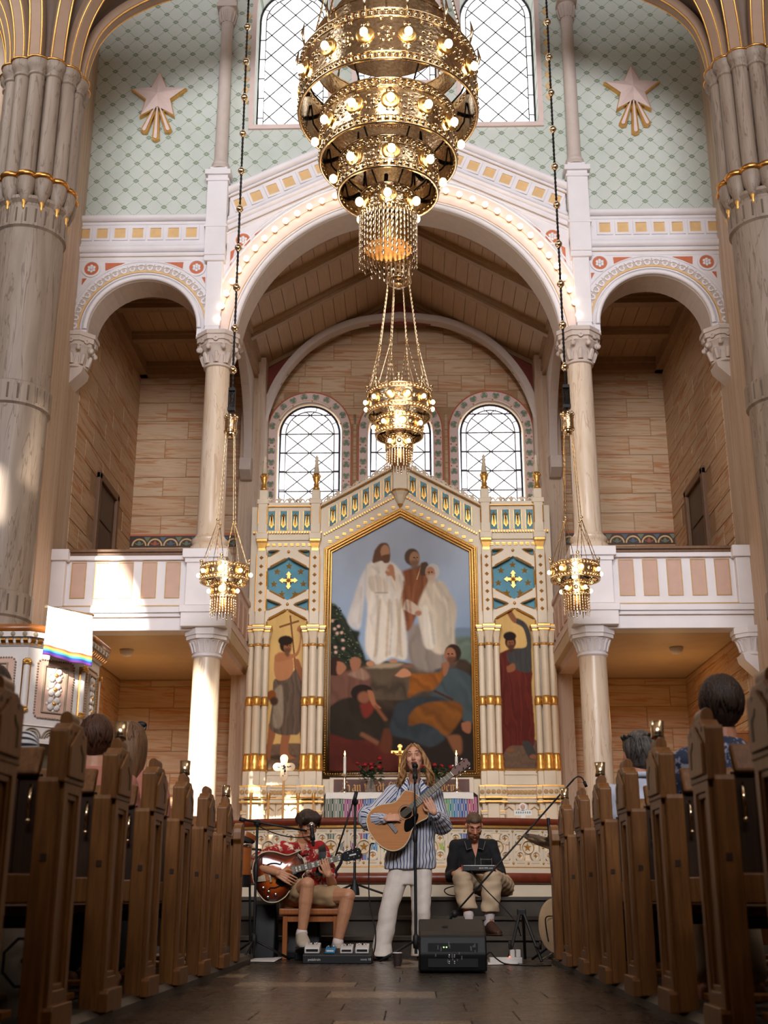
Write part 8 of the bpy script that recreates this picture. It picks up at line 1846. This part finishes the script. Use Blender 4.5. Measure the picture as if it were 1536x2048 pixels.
b_ = TG @ V((.12, .07, .10)); MB().sweep(spline([b_, g_ if 0 else at(862, 1590, 10.30), at(858, 1572, 10.38), at(845, 1570, 10.46)], 5), [(-.022, -.002), (.022, -.002), (.022, .002), (-.022, .002)], (0, -1, .2)).build('strap', M['leather'], e)
# --- sunburst archtop guitar
def sunburst():
    t = NT('sunburst_lacquer'); u = t.n('ShaderNodeAttribute', attribute_name='edge').outputs['Fac']; g = t.noise(t.pos(), 30, 3)
    t.set(t.mix(t.math('MULTIPLY', g, .15), t.ramp(u, [(.0, S(226, 142, 44)), (.45, S(196, 92, 26)), (.72, S(110, 36, 16)), (.92, S(34, 12, 10)), (1, S(24, 9, 8))]), S(150, 70, 20)), .12, Coat_Weight=.6); return t.m
M['burst'] = sunburst()
p = at(588, 1741, 10.30); TE = T3(*p) @ RZ(R(7)) @ RX(R(-7)) @ RY(R(-14.5))
e = empty('electric_guitar', tuple(p), 'sunburst archtop electric guitar on the knee of the seated guitarist', 'guitar'); e['group'] = 'guitars'
o = guitar_outline(.34, .10, .205, .135, .150, cut=[(.10, 0), (.085, -.035), (.055, -.065), (.07, -.11), (.115, -.15), (.10, -.155), (.02, -.145), (-.05, -.135), (-.12, -.185), (-.20, -.205), (-.28, -.176), (-.328, -.092), (-.34, 0)][:-1])
o = [(a, -b) for a, b in o] if 0 else o
vs = []; fs = []; val = []; N = len(o); cx_ = (-.13, 0)
for r_, h in ((1, 0), (.97, -.004), (.85, -.010), (.65, -.018), (.4, -.023), (.15, -.025), (.001, -.025)):
    for a, b in o: vs.append(TE @ V((cx_[0]+(a-cx_[0])*r_, h, cx_[1]+(b-cx_[1])*r_))); val.append(r_)
for j in range(6): fs += [(j*N+i, j*N+(i+1) % N, (j+1)*N+(i+1) % N, (j+1)*N+i) for i in range(N)]
tp = MB().add(vs, fs).build('carved_top', M['burst'], e, True); at_ = tp.data.attributes.new('edge', 'FLOAT', 'POINT'); at_.data.foreach_set('value', val)
MB(TE).prism(o, .002, .085).build('guitar_body', M['rosewood'], e, 40); MB(TE).tube([(a, 0, b) for a, b in o], .005, 5, True).build('binding', M['binding'], e)
for q, x0 in ((1, -.16), (-1, -.16)):
    f = spline([(x0-.075, -.022, q*.105), (x0-.06, -.023, q*.090), (x0-.02, -.024, q*.098), (x0+.03, -.024, q*.088), (x0+.06, -.022, q*.072), (x0+.075, -.02, q*.088)], 4); MB(TE).tube(f, [.008]+[.006]*(len(f)-2)+[.008], 6).build('f_hole', M['black'], e)
for x0 in (-.12, -.005): MB(TE).box((x0-.018, -.038, -.036), (x0+.018, -.02, .036)).build('pickup', M['chrome'], e, bevel=.003)
MB(TE).box((-.215, -.045, -.05), (-.195, -.02, .05)).build('bridge', M['brass'], e, bevel=.003); MB(TE).prism([(-.335, -.012), (-.335, .012), (-.24, .03), (-.24, -.03)], -.034, -.028).build('tailpiece', M['brass'], e, bevel=.002)
for x0, z0 in ((-.24, -.115), (-.19, -.15), (-.275, -.075), (-.255, -.155)): MB(TE).lathe([(.012, 0), (.012, .016), (.006, .018), (.001, .018)], (x0, -.018, z0), 12, M=RX(PI/2).to_3x3()).build('control_knob', M['chrome'], e, True)
pg = [(-.16, -.04), (.03, -.035), (.045, -.06), (-.02, -.10), (-.13, -.10), (-.17, -.06)]; MB(TE).prism(pg, -.036, -.033).build('pickguard', M['void'], e)
MB(TE).prism([(.0, -.028), (.40, -.022), (.40, .022), (.0, .028)], -.040, -.028).build('fretboard', M['fret'], e); MB(TE).prism([(.06, -.026), (.40, -.021), (.40, .021), (.06, .026)], -.028, -.008).build('neck', M['mahog'], e, bevel=.004)
fm, im = MB(TE), MB(TE)
for i in range(1, 20):
    x_ = .40-.62*(1-2**(-i/12)); fm.box((x_-.0012, -.042, -.025), (x_+.0012, -.04, .025)); x2 = .40-.62*(1-2**(-(i-.5)/12))
    if i in (1, 3, 5, 7, 9, 12, 15, 17): im.box((x2-.008, -.0412, .002), (x2+.008, -.04, .017)); im.box((x2-.008, -.0412, -.017), (x2+.008, -.04, -.002))
k = fm.build('frets', M['strings'], e); k['kind'] = 'stuff'; k = im.build('fret_inlay', M['whitetxt'], e); k['kind'] = 'stuff'
TH = TE @ T3(.40, -.03, 0) @ RZ(R(12)); MB(TH).prism([(0, -.022), (.04, -.04), (.17, -.044), (.185, -.012), (.175, 0), (.185, .012), (.17, .044), (.04, .04), (0, .022)], -.008, .010).build('headstock', M['black'], e, bevel=.002)
for i in range(3):
    for q in (-1, 1): MB(TH).ball((.06+.045*i, -.01, q*.022), .006, 6, 4).ball((.06+.045*i, .004, q*.054), .009, 8, 6, (1.2, .5, 1)).build('tuning_peg', M['chrome'], e, True)
MB(TH).box((.07, -.0095, -.006), (.13, -.008, .006)).build('crown_inlay', M['whitetxt'], e)
sm = MB(TE)
for i in range(6): sm.tube([(-.24, -.046, -.024+.0096*i), (.40, -.046, -.0175+.007*i)], .0008, 4)
k = sm.build('strings', M['strings'], e); k['kind'] = 'stuff'
q0 = TE @ V((.40, -.02, 0)); MB().tube(spline([q0+V((-.03, -.012, .035)), q0+V((.01, -.02, .03)), q0+V((.0, -.03, -.04)), q0+V((-.04, -.03, -.11)), q0+V((-.02, -.028, -.14))], 4), [.022, .02, .018, .016, .018, .02, .022, .022, .024, .024, .024, .022, .02, .016, .01, .008, .004], 6, ell=.35).build('black_scarf', M['darkwear'], e, True)
MB().sweep(spline([at(642, 1690, 10.52), at(645, 1700, 10.40), at(643, 1725, 10.375), at(637, 1752, 10.37)], 5), [(-.03, -.003), (.03, -.003), (.03, .003), (-.03, .003)], (0, -1, .2)).build('strap', M['black'], e)
# --- chair
p = at(618, 1905, 10.5); e = empty('chair', (p.x, 10.5, 0), 'orange beech chair without visible back under the seated guitarist', 'chair'); x0, x1 = at(559, 1820, 10.35).x, at(684, 1820, 10.35).x
MB().box((x0, 10.30, .345), (x1, 10.76, .395)).build('seat', M['chair'], e, bevel=.012)
for a in (x0+.03, x1-.07):
    for b_ in (10.33, 10.72): MB().prism([(a, b_), (a+.04, b_), (a+.04, b_+.04), (a, b_+.04)], 0, .35, 'z').build('leg', M['chair'], e, bevel=.006)
MB().box((x0+.03, 10.335, .13), (x0+.06, 10.75, .16)).box((x1-.06, 10.335, .13), (x1-.03, 10.75, .16)).box((x0+.04, 10.335, .29), (x1-.04, 10.365, .345)).build('stretcher', M['chair'], e, bevel=.004)
# --- microphones and stands
def tripod(m, x, y, z, r, a0, h=.16):
    for i in range(3): a = R(a0+120*i); m.tube([(x, y, z+h), (x+r*cos(a), y+r*sin(a), z+.012)], .010, 7)
    m.lathe([(.02, z+h-.06), (.026, z+h-.02), (.024, z+h+.03), (.012, z+h+.05)], (x, y, 0), 12)
def mic(e, tip, d, silver=True):
    tip, d = V(tip), V(d).normalized(); m = MB(); capsule(m, tip-d*.03, tip-d*.16, .017, .011, 12); m.build('mic_body', M['black'], e, True); MB().ball(tip, .026, 14, 10, (1, 1, 1.05)).build('mic_grille', M['chrome'] if silver else M['black'], e, True); m = MB(); m.tube([tip-d*.07, tip-d*.12], .021, 10); m.build('mic_clip', M['blackmatte'], e, True)
p = at(832, 1910, 10.0); e = empty('microphone_stand', (p.x, 10.0, 0), 'straight black microphone stand in front of the singer', 'microphone stand', 'microphone stands'); zt = at(832, 1552, 10.0).z
m = MB(); m.tube([(p.x, 10, .06), (p.x, 10, .95)], .013, 10).tube([(p.x, 10, .95), (p.x, 10, zt)], .008, 8).lathe([(.013, .90), (.02, .92), (.02, .99), (.012, 1.0)], (p.x, 10, 0), 12).lathe([(.01, zt-.32), (.018, zt-.30), (.018, zt-.26), (.01, zt-.24)], (p.x, 10, 0), 10); m.build('pole', M['blackmatte'], e, 40)
m = MB(); tripod(m, p.x, 10, 0, .30, 200); m.build('tripod_base', M['blackmatte'], e, True); mic(e, at(830, 1532, 10.06), (.0, .5, .9), False)
p = at(507, 1900, 10.10); e = empty('microphone_stand', (p.x, 10.10, 0), 'black boom microphone stand reaching over to the seated guitarist', 'microphone stand', 'microphone stands'); zt = at(507, 1647, 10.10).z
m = MB(); m.tube([(p.x, 10.1, .05), (p.x, 10.1, zt)], .011, 8).lathe([(.012, .60), (.019, .62), (.019, .72), (.012, .74)], (p.x, 10.1, 0), 10).ball((p.x, 10.1, zt), .032, 10, 8); m.build('pole', M['blackmatte'], e, 40)
m = MB(); m.tube([at(479, 1638, 10.06), at(490, 1641, 10.06)], .018, 8).tube([at(479, 1638, 10.06), at(614, 1662, 10.12)], .009, 8); m.build('boom', M['blackmatte'], e, True); m = MB(); tripod(m, p.x, 10.1, 0, .30, 20); m.build('tripod_base', M['blackmatte'], e, True)
mic(e, at(623, 1651, 10.14), (-.12, .15, .95))
MB().tube(spline([at(514, 1650, 10.08), at(540, 1663, 10.06), at(570, 1672, 10.06), at(600, 1675, 10.08), at(626, 1671, 10.12)], 6), .005, 5).build('cable', M['black'], e, True)
p = at(709, 1787, 12.1); e = empty('microphone_stand', (p.x, 12.1, .487), 'folded black boom stand standing empty on the chancel step', 'microphone stand', 'microphone stands'); zt = at(711, 1604, 12.1).z
m = MB(); m.tube([(p.x, 12.1, .55), (p.x, 12.1, zt)], .014, 8).lathe([(.05, .50), (.045, .56), (.016, .64)], (p.x, 12.1, 0), 10); m.build('pole', M['blackmatte'], e, 40); m = MB(); m.tube([at(713, 1583, 12.06), at(707, 1608, 12.06)], .02, 8).tube([at(713, 1583, 12.06), at(671, 1712, 12.06)], .009, 8).ball(at(710, 1604, 12.08), .034, 8, 6); m.build('boom', M['blackmatte'], e, True)
m = MB(); tripod(m, p.x, 12.1, .487, .34, -15, .12); m.build('tripod_base', M['blackmatte'], e, True)
p = at(903, 1900, 10.0); e = empty('microphone_stand', (p.x, 10.0, 0), 'black stand with a very long thin boom rising over the drums', 'microphone stand', 'microphone stands'); q = at(909, 1828, 10.0)
m = MB(); m.tube([(p.x, 10.0, .05), (p.x, 10.0, q.z)], .012, 8).ball(q, .03, 8, 6); m.build('pole', M['blackmatte'], e, True); m = MB(); m.tube([at(898, 1840, 9.98), at(1148, 1558, 10.3)], .0075, 7); m.build('boom', M['blackmatte'], e, True); m = MB(); tripod(m, p.x, 10.0, 0, .26, 80, .12); m.build('tripod_base', M['blackmatte'], e, True)
MB().tube(spline([at(1148, 1558, 10.3), at(1156, 1553, 10.3), at(1164, 1556, 10.3), at(1169, 1565, 10.3)], 4), .006, 6).tube([at(1168, 1563, 10.3), at(1173, 1574, 10.3)], .013, 8).build('small_microphone', M['black'], e, True)
# --- floor monitor with its back to the camera
p = at(905, 1938, 8.55); e = empty('floor_monitor', (p.x, 8.75, 0), 'black wedge floor monitor with its connector side facing the aisle', 'loudspeaker'); x0, x1 = at(838, 1900, 8.55).x, at(973, 1900, 8.55).x
MB().prism([(8.52, .012), (8.50, .12), (8.54, .235), (8.60, .262), (8.92, .335), (9.06, .30), (9.20, .08), (9.16, .012)], x0, x1, 'x').build('cabinet', M['black'], e, bevel=.012)
MB().box((x0+.06, 8.505, .04), (x1-.06, 8.515, .19)).build('connector_panel', M['blackmatte'], e)
r = random.Random(2)
for i in range(16): X_ = x0+.10+.27*r.random(); z_ = .05+.12*r.random(); MB().box((X_, 8.500, z_), (X_+.006, 8.506, z_+.012+.02*r.random())).build('panel_marking', M.setdefault('greytxt', plain('grey_panel_print', S(112, 112, 112), .6)), e)
for i in range(4): MB().lathe([(.009, 0), (.009, .006), (.005, .007)], (x0+.20+.035*(i % 2), 8.505, .07+.04*(i//2)), 10, M=RX(PI/2).to_3x3()).build('socket', M['chrome'], e)
for i in range(2): MB().ball((x0+.165+.018*i, 8.503, .165), .004, 6, 4).build('indicator_light', M.setdefault('led', glow('green_led', (.5, 1, .25, 1), 4)), e, True)
MB().box((x0+.16, 8.70, .290), (x0+.20, 8.715, .297)).build('badge', M['blackmatte'], e); MB().box((x0-.004, 8.6, .02), (x0+.012, 9.1, .05)).box((x1-.012, 8.6, .02), (x1+.004, 9.1, .05)).build('rubber_foot', M['blackmatte'], e)
p = at(600, 1870, 10.62); e = empty('floor_monitor', (p.x, 10.66, 0), 'grey-fronted floor monitor leaning behind the chair legs', 'loudspeaker'); MB().prism([(10.55, 0), (10.55, .05), (10.66, .36), (10.79, .36), (10.79, 0)], at(566, 1850, 10.6).x, at(640, 1850, 10.6).x, 'x').build('cabinet', M['black'], e, bevel=.01)
MB().add([(at(570, 1850, 10.6).x, 10.548, .06), (at(636, 1850, 10.6).x, 10.548, .06), (at(632, 1850, 10.6).x, 10.648, .345), (at(574, 1850, 10.6).x, 10.648, .345)], [(0, 1, 2, 3)]).build('grille', M.setdefault('greycloth', plain('grey_grille_cloth', S(66, 66, 66), .8)), e)
p = at(531, 1890, 10.6); e = empty('guitar_amplifier', (p.x, 10.6, 0), 'tall black guitar amplifier on the floor behind the boom stand', 'amplifier'); MB().prism([(10.48, 0), (10.56, .42), (10.60, .46), (10.78, .46), (10.78, 0)], at(511, 1850, 10.6).x, at(553, 1850, 10.6).x, 'x').build('cabinet', M['black'], e, bevel=.012); MB().box((p.x-.05, 10.62, .46), (p.x+.05, 10.66, .475)).build('handle', M['blackmatte'], e, bevel=.004)
# --- pedal board
xa_, xb_ = at(606, 1915, 9.77).x, at(744, 1915, 9.77).x
e = empty('pedal_board', ((xa_+xb_)/2, 9.87, 0), 'black pedal board with white and blue effect pedals by the guitarist', 'pedal board')
MB().prism([(9.73, 0), (9.73, .062), (9.77, .07), (10.07, .10), (10.07, 0)], xa_, xb_, 'x').build('frame', M['blackmatte'], e, bevel=.006)
TX = lambda px, py: T3(at(px, py, 9.73).x, 9.729, at(px, py, 9.73).z) @ RX(PI/2)
text('pedaltrain', .024, M['whitetxt'], e, T3(at(616, 1908, 9.73).x, 9.7285, .022) @ RX(PI/2)); text('novo 18', .024, M['whitetxt'], e, T3(at(721, 1905, 9.73).x, 9.7285, .024) @ RX(PI/2))
M['pedalw'] = plain('white_pedal_enamel', S(212, 208, 202), .4); M['pedalb'] = plain('blue_pedal_enamel', S(44, 130, 176), .4)
for px0, px1, mt, h in ((610, 640, 'pedalw', .06), (651, 671, 'pedalb', .035), (681, 706, 'pedalw', .05), (711, 738, 'pedalw', .055)):
    a, b_ = at(px0, 1895, 9.82).x, at(px1, 1895, 9.82).x; MB().prism([(9.77, .072), (9.77, .072+h*.6), (9.8, .072+h*.8), (9.93, .085+h), (9.93, .085)], a, b_, 'x').build('effect_pedal', M[mt], e, bevel=.004)
    for i in range(3): MB().lathe([(.007, 0), (.007, .012), (.004, .014)], (a+(b_-a)*(.25+.25*i), 9.87, .08+h*.92), 8).build('pedal_knob', M['chrome' if i != 1 else 'black'], e, True)
    MB().box((a+.012, 9.767, .085), (b_-.012, 9.77, .085+h*.3)).build('pedal_face', M['black' if mt == 'pedalw' else 'whitetxt'], e)
p = at(600, 1890, 10.15); e = empty('volume_pedal', (p.x, 10.2, 0), 'black rocker pedal under the raised shoe of the guitarist', 'pedal'); MB().prism([(10.25, 0), (10.25, .055), (10.30, .085), (10.30, 0)], p.x-.05, p.x+.05, 'x').build('rocker', M['black'], e, bevel=.006)
# --- small keyboard on the knees
p0, p1 = at(925, 1739, 11.16), at(990, 1739, 11.16); zc = p0.z; e = empty('midi_keyboard', ((p0.x+p1.x)/2, 11.2, zc), 'small black keyboard with red end cheeks on the lap of the seated man', 'keyboard')
TKB = T3((p0.x+p1.x)/2, 11.13, zc-.012) @ RX(R(-8)); w_ = (p1.x-p0.x)/2
MB(TKB).box((-w_, 0, 0), (w_, .17, .044)).build('case', M['black'], e, bevel=.004)
for q in (-1, 1): MB(TKB).box((q*w_, -.004, -.003), (q*(w_+.008), .175, .05)).build('end_cheek', M.setdefault('redp', plain('red_plastic', S(186, 28, 30), .4)), e, bevel=.002)
km = MB(TKB)
for i in range(15): km.box((-w_+.008+i*.0185, .01, .044), (-w_+.025+i*.0185, .09, .050))
k = km.build('keys', M['pedalw'], e); k['kind'] = 'stuff'
for i in range(5): MB(TKB).lathe([(.007, .044), (.006, .06)], (-.02+.026*i, .14, 0), 10).build('control_knob', M['black'] if i < 4 else M['redp'], e, True)
text('AKAI MPK mini', .019, M['whitetxt'], e, TKB @ T3(.0, -.001, .017) @ RX(PI/2))
# --- drums
e = empty('floor_tom', (at(478, 1700, 10.2).x, 10.2, 0), 'orange wood drum on black legs half hidden behind the front pew by the pulpit', 'drum'); X_ = at(478, 1700, 10.2).x
MB().lathe([(.105, .655), (.105, .88), (.102, .885), (.001, .885)], (X_, 10.2, 0), 28).lathe([(.105, .655), (.001, .655)], (X_, 10.2, 0), 28).build('shell', M['drumwood'], e, 40); MB().lathe([(.108, .87), (.112, .875), (.112, .895), (.106, .9)], (X_, 10.2, 0), 28).build('hoop', M['chrome'], e, True)
m = MB()
for i in range(3): a = R(30+120*i); m.tube([(X_+.10*cos(a), 10.2+.1*sin(a), .72), (X_+.13*cos(a), 10.2+.13*sin(a), .0)], .010, 6)
m.build('stand_leg', M['blackmatte'], e); MB().lathe([(.10, .56), (.10, .655)], (X_, 10.2, 0), 20).build('black_cradle', M['blackmatte'], e)
X2 = at(487, 1678, 10.45).x; z2 = at(487, 1678, 10.45).z; e = empty('tom_drum', (X2, 10.45, 0), 'tilted wood-rimmed drum with dark underside above the orange drum', 'drum'); TT = T3(X2, 10.45, z2) @ RX(R(-14)) @ RY(R(16)); MB().lathe([(.001, -.03), (.085, -.028), (.10, .0), (.10, .04), (.098, .042), (.001, .042)], (0, 0, 0), 28).T; MB(TT).lathe([(.001, -.03), (.08, -.028), (.095, 0)], n=28).build('underside', M['greycloth'], e, 40); MB(TT).lathe([(.095, 0), (.10, .004), (.10, .045), (.001, .046)], n=28).build('wood_hoop', M['drumwood'], e, 40); MB().tube([(X2-.06, 10.47, 0), (X2-.06, 10.47, z2)], .012, 8).tube([(X2-.10, 10.40, z2-.07), (X2+.16, 10.40, z2-.09)], .01, 8).build('stand', M['blackmatte'], e)
p = at(1099, 1700, 10.1); e = empty('cymbal_stand', (p.x, 10.1, 0), 'dark tilted cymbal on a black stand behind the front pew on the drum side', 'cymbal'); MB().tube([(p.x+.04, 10.1, 0), (p.x, 10.1, at(1098, 1636, 10.1).z)], .014, 8).build('pole', M['blackmatte'], e)
M['bronze'] = plain('dark_bronze', S(64, 50, 34), .35, .9, var=.15, scale=50); cz_ = at(1094, 1684, 10.1); TC = T3(cz_.x, 10.08, cz_.z) @ RY(R(17)) @ RX(R(16)); MB(TC).lathe([(.001, .036), (.02, .034), (.035, .018), (.06, .014), (.20, -.008), (.20, -.010), (.06, .011), (.035, .014), (.001, .03)], n=40).build('cymbal', M['bronze'], e, True); MB(TC).lathe([(.012, -.03), (.012, .06)], n=8).build('wing_nut', M['chrome'], e); m = MB(); tripod(m, p.x+.04, 10.1, 0, .22, 40); m.build('tripod_base', M['blackmatte'], e, True)
p = at(1113, 1851, 9.95); e = empty('bass_drum', (p.x+.06, 10.0, 0), 'pale round drum skin with small holes on the floor behind the drum side pews', 'drum'); TD = T3(p.x, 9.95, p.z-.0) @ RZ(R(-58)) @ RX(PI/2)
M['skinhead'] = plain('pale_drum_skin', S(214, 190, 166), .5, var=.04)
MB(TD).lathe([(.195, -.32), (.195, -.01)], n=40).build('shell', M['drumwood'], e, 40); MB(TD).lathe([(.196, -.02), (.203, -.015), (.203, .02), (.194, .024)], n=40).build('hoop', M['pale'], e, 40); MB(TD).lathe([(.195, .006), (.001, .006)], n=40).build('drum_skin', M['skinhead'], e)
for cx_, cy_ in ((-.11, .07), (-.05, -.04), (-.08, .0), (-.03, -.12)):
    for k in range(2): MB(TD).lathe([(.010, 0), (.010, .0012), (.001, .0012)], (cx_+.026*k, cy_+.012*k, .006), 10).build('skin_hole', M['black'], e)
MB().tube(spline([TD @ V((.02, .07, .03)), TD @ V((-.05, .06, .06)), TD @ V((-.08, -.02, .04)), TD @ V((-.07, -.12, .03))], 6), .005, 5).build('cable', M['black'], e, True)
for q in (-1, 1): MB().tube([TD @ V((.0, -.16, -.05)), V((TD @ V((q*.14, -.2, .06))).to_tuple()[:2]+(.01,))], .009, 6).build('spur', M['chrome'], e)
# --- guitar stand, power strip, papers, cup, cables
pt_ = at(1043, 1823, 10.0); e = empty('guitar_stand', (pt_.x, 10.0, 0), 'empty black A-shaped guitar stand on the floor beside the power strip', 'stand')
for px, y_, nm_ in ((1016, 9.85, 'leg'), (1083, 9.85, 'leg'), (1050, 10.35, 'leg')): b_ = at(px, 1910, y_); MB().tube([(pt_.x+(.012 if px > 1043 else -.012), 10.0, pt_.z), (b_.x, y_, .012)], .013, 8).build(nm_, M['blackmatte'], e)
MB().box((pt_.x-.035, 9.98, pt_.z-.03), (pt_.x+.035, 10.03, pt_.z+.02)).build('head_joint', M['blackmatte'], e, bevel=.008)
for px in (1022, 1072): b_ = at(px, 1880, 9.9); MB().tube([(b_.x, 9.9, .12), (b_.x-.02*(1 if px < 1040 else -1), 9.78, .11), (b_.x-.02*(1 if px < 1040 else -1), 9.77, .16)], .011, 7).build('cradle_arm', M['blackmatte'], e, True)
p = at(1020, 1915, 9.8); e = empty('power_strip', (p.x, 9.8, 0), 'white power strip with plugged white adapters on the floor', 'power strip'); MB(T3(p.x, 9.8, 0) @ RZ(R(6))).box((-.16, -.03, 0), (.09, .03, .045)).build('strip', M['pedalw'], e, bevel=.005)
for i in range(2): MB(T3(p.x, 9.8, 0) @ RZ(R(6))).box((.0+.045*i, -.022, .045), (.035+.045*i, .02, .10)).build('plug', M['pedalw'], e, bevel=.004)
MB().ball((p.x-.005, 9.765, .05), .006, 6, 4).build('switch_light', M.setdefault('redled', glow('red_switch_light', (1, .15, .08, 1), 3)), e)
def sheet(pts, label, n='paper_sheet'):
    o = MB().add([tuple(V((q.x, q.y, z))) for q, z in pts]+[tuple(V((q.x, q.y, z-.002))) for q, z in pts], [(0, 1, 2, 3), (7, 6, 5, 4), (0, 4, 5, 1), (1, 5, 6, 2), (2, 6, 7, 3), (3, 7, 4, 0)]).build(n, M['linen']); tag(o, label, 'paper')
fz_ = lambda px, py: V((at(px, py, 1).x, 1, 0)) if 0 else V(((lambda d: (V((0, 0, EYE))+d*(-EYE/d.z)))(_ray(px, py))))
sheet([(fz_(490, 1924), .006), (fz_(548, 1925), .006), (fz_(566, 1917), .012), (fz_(512, 1917), .006)], 'sheet of white paper on the floor beside the boom stand')
sheet([(fz_(976, 1931), .006), (fz_(1036, 1929), .006), (fz_(1034, 1925), .006), (fz_(976, 1926), .006)], 'sheet of white paper on the floor beside the wedge monitor')
p = fz_(795, 1932); e = empty('paper_cup', tuple(p), 'dark ribbed paper coffee cup on the floor at the feet of the singer', 'cup'); MB().lathe([(.022, 0), (.026, .003), (.034, .090), (.032, .090), (.024, .006), (.001, .006)], p, 20).build('cup', M.setdefault('cupm', plain('dark_brown_paper', S(52, 40, 36), .7, var=.25, scale=60)), e, 40); MB().lathe([(.034, .088), (.0365, .090), (.034, .094)], p, 20).build('cup_rim', M['linen'], e, True)
def cable(name_, pts, label, r=.0055): tag(MB().tube(spline(pts, 6), r, 5).build(name_, M['black'], None, True), label, 'cable', 'black cables')
cable('audio_cable', [at(748, 1687, 10.15), at(741, 1690, 10.08), at(738, 1720, 10.05), at(738, 1790, 10.02), at(745, 1835, 10.0), at(751, 1862, 9.95), at(750, 1895, 9.9), fz_(744, 1918)+V((0, 0, .01))], 'black cable hanging from the acoustic guitar to the floor')
cable('audio_cable', [fz_(516, 1905)+V((0, 0, .01)), fz_(540, 1912)+V((0, 0, .02)), fz_(560, 1905)+V((0, 0, .03)), fz_(575, 1910)+V((0, 0, .01)), fz_(600, 1914)+V((0, 0, .01))], 'loose black cable coiled between boom stand and pedal board')
cable('audio_cable', [fz_(960, 1934)+V((0, 0, .01)), at(978, 1905, 9.3), at(990, 1915, 9.5), fz_(1010, 1930)+V((0, 0, .01)), fz_(1050, 1934)+V((0, 0, .01)), fz_(1103, 1934)+V((0, 0, .01))], 'black cable running from the wedge monitor towards the drum side kerb')
cable('audio_cable', [at(940, 1740, 11.13), at(955, 1760, 11.05), at(975, 1783, 11.0), at(1000, 1808, 10.95), at(1022, 1832, 10.9), at(1035, 1850, 10.75), fz_(1050, 1907)+V((0, 0, .02))], 'thin black cable sloping down from the small keyboard')
cable('audio_cable', [V((.55, 11.75, .495)), V((.35, 11.7, .50)), V((.30, 11.72, .55)), V((.42, 11.76, .58)), V((.55, 11.76, .52))], 'loop of black cable on the top chancel step')
# --- tote bag under the pews, notice board on the wall
p = V((-1.50, 5.0, .045)); e = empty('tote_bag', tuple(p), 'pale cloth tote bag with a dark octagonal print under the pulpit side pews', 'bag'); m = MB(); loftsec(m, [(p+V((0, 0, .0)), x*.13, y*.06), (p+V((0, 0, .18)), x*.15, y*.07), (p+V((0, 0, .36)), x*.14, y*.03)], 16); m.build('cloth_body', M.setdefault('tote', cloth('pale_canvas', S(176, 172, 164))), e, 50)
oc = [(p.x+.10*cos(R(22.5+45*i)), .24+.10*sin(R(22.5+45*i))) for i in range(8)]; MB().plate(oc, [[(p.x+(a-p.x)*.88, .24+(b-.24)*.88) for a, b in oc]], 4.925, 4.93).build('octagon_print', M['darkwear'], e); text('&', .07, M['darkwear'], e, T3(p.x-.0, 4.926, .235) @ RX(PI/2), align='CENTER')
p = at(1487, 1475, 15.0); e = empty('notice_board', tuple(p), 'small light wood framed board at the foot of the right hand wall', 'board'); MB().plate([(p.x-.14, p.z-.2), (p.x+.14, p.z-.2), (p.x+.14, p.z+.08), (p.x-.14, p.z+.08)], [[(p.x-.115, p.z-.17), (p.x+.115, p.z-.17), (p.x+.115, p.z+.05), (p.x-.115, p.z+.05)]], 14.97, 15.0).build('board_frame', M['chair'], e); MB().box((p.x-.12, 14.985, p.z-.18), (p.x+.12, 15.0, p.z+.06)).build('board_panel', M['handrail'], e); MB().box((p.x-.05, 14.99, .49), (p.x+.05, 15.02, p.z-.18)).build('board_stand', M['chair'], e)
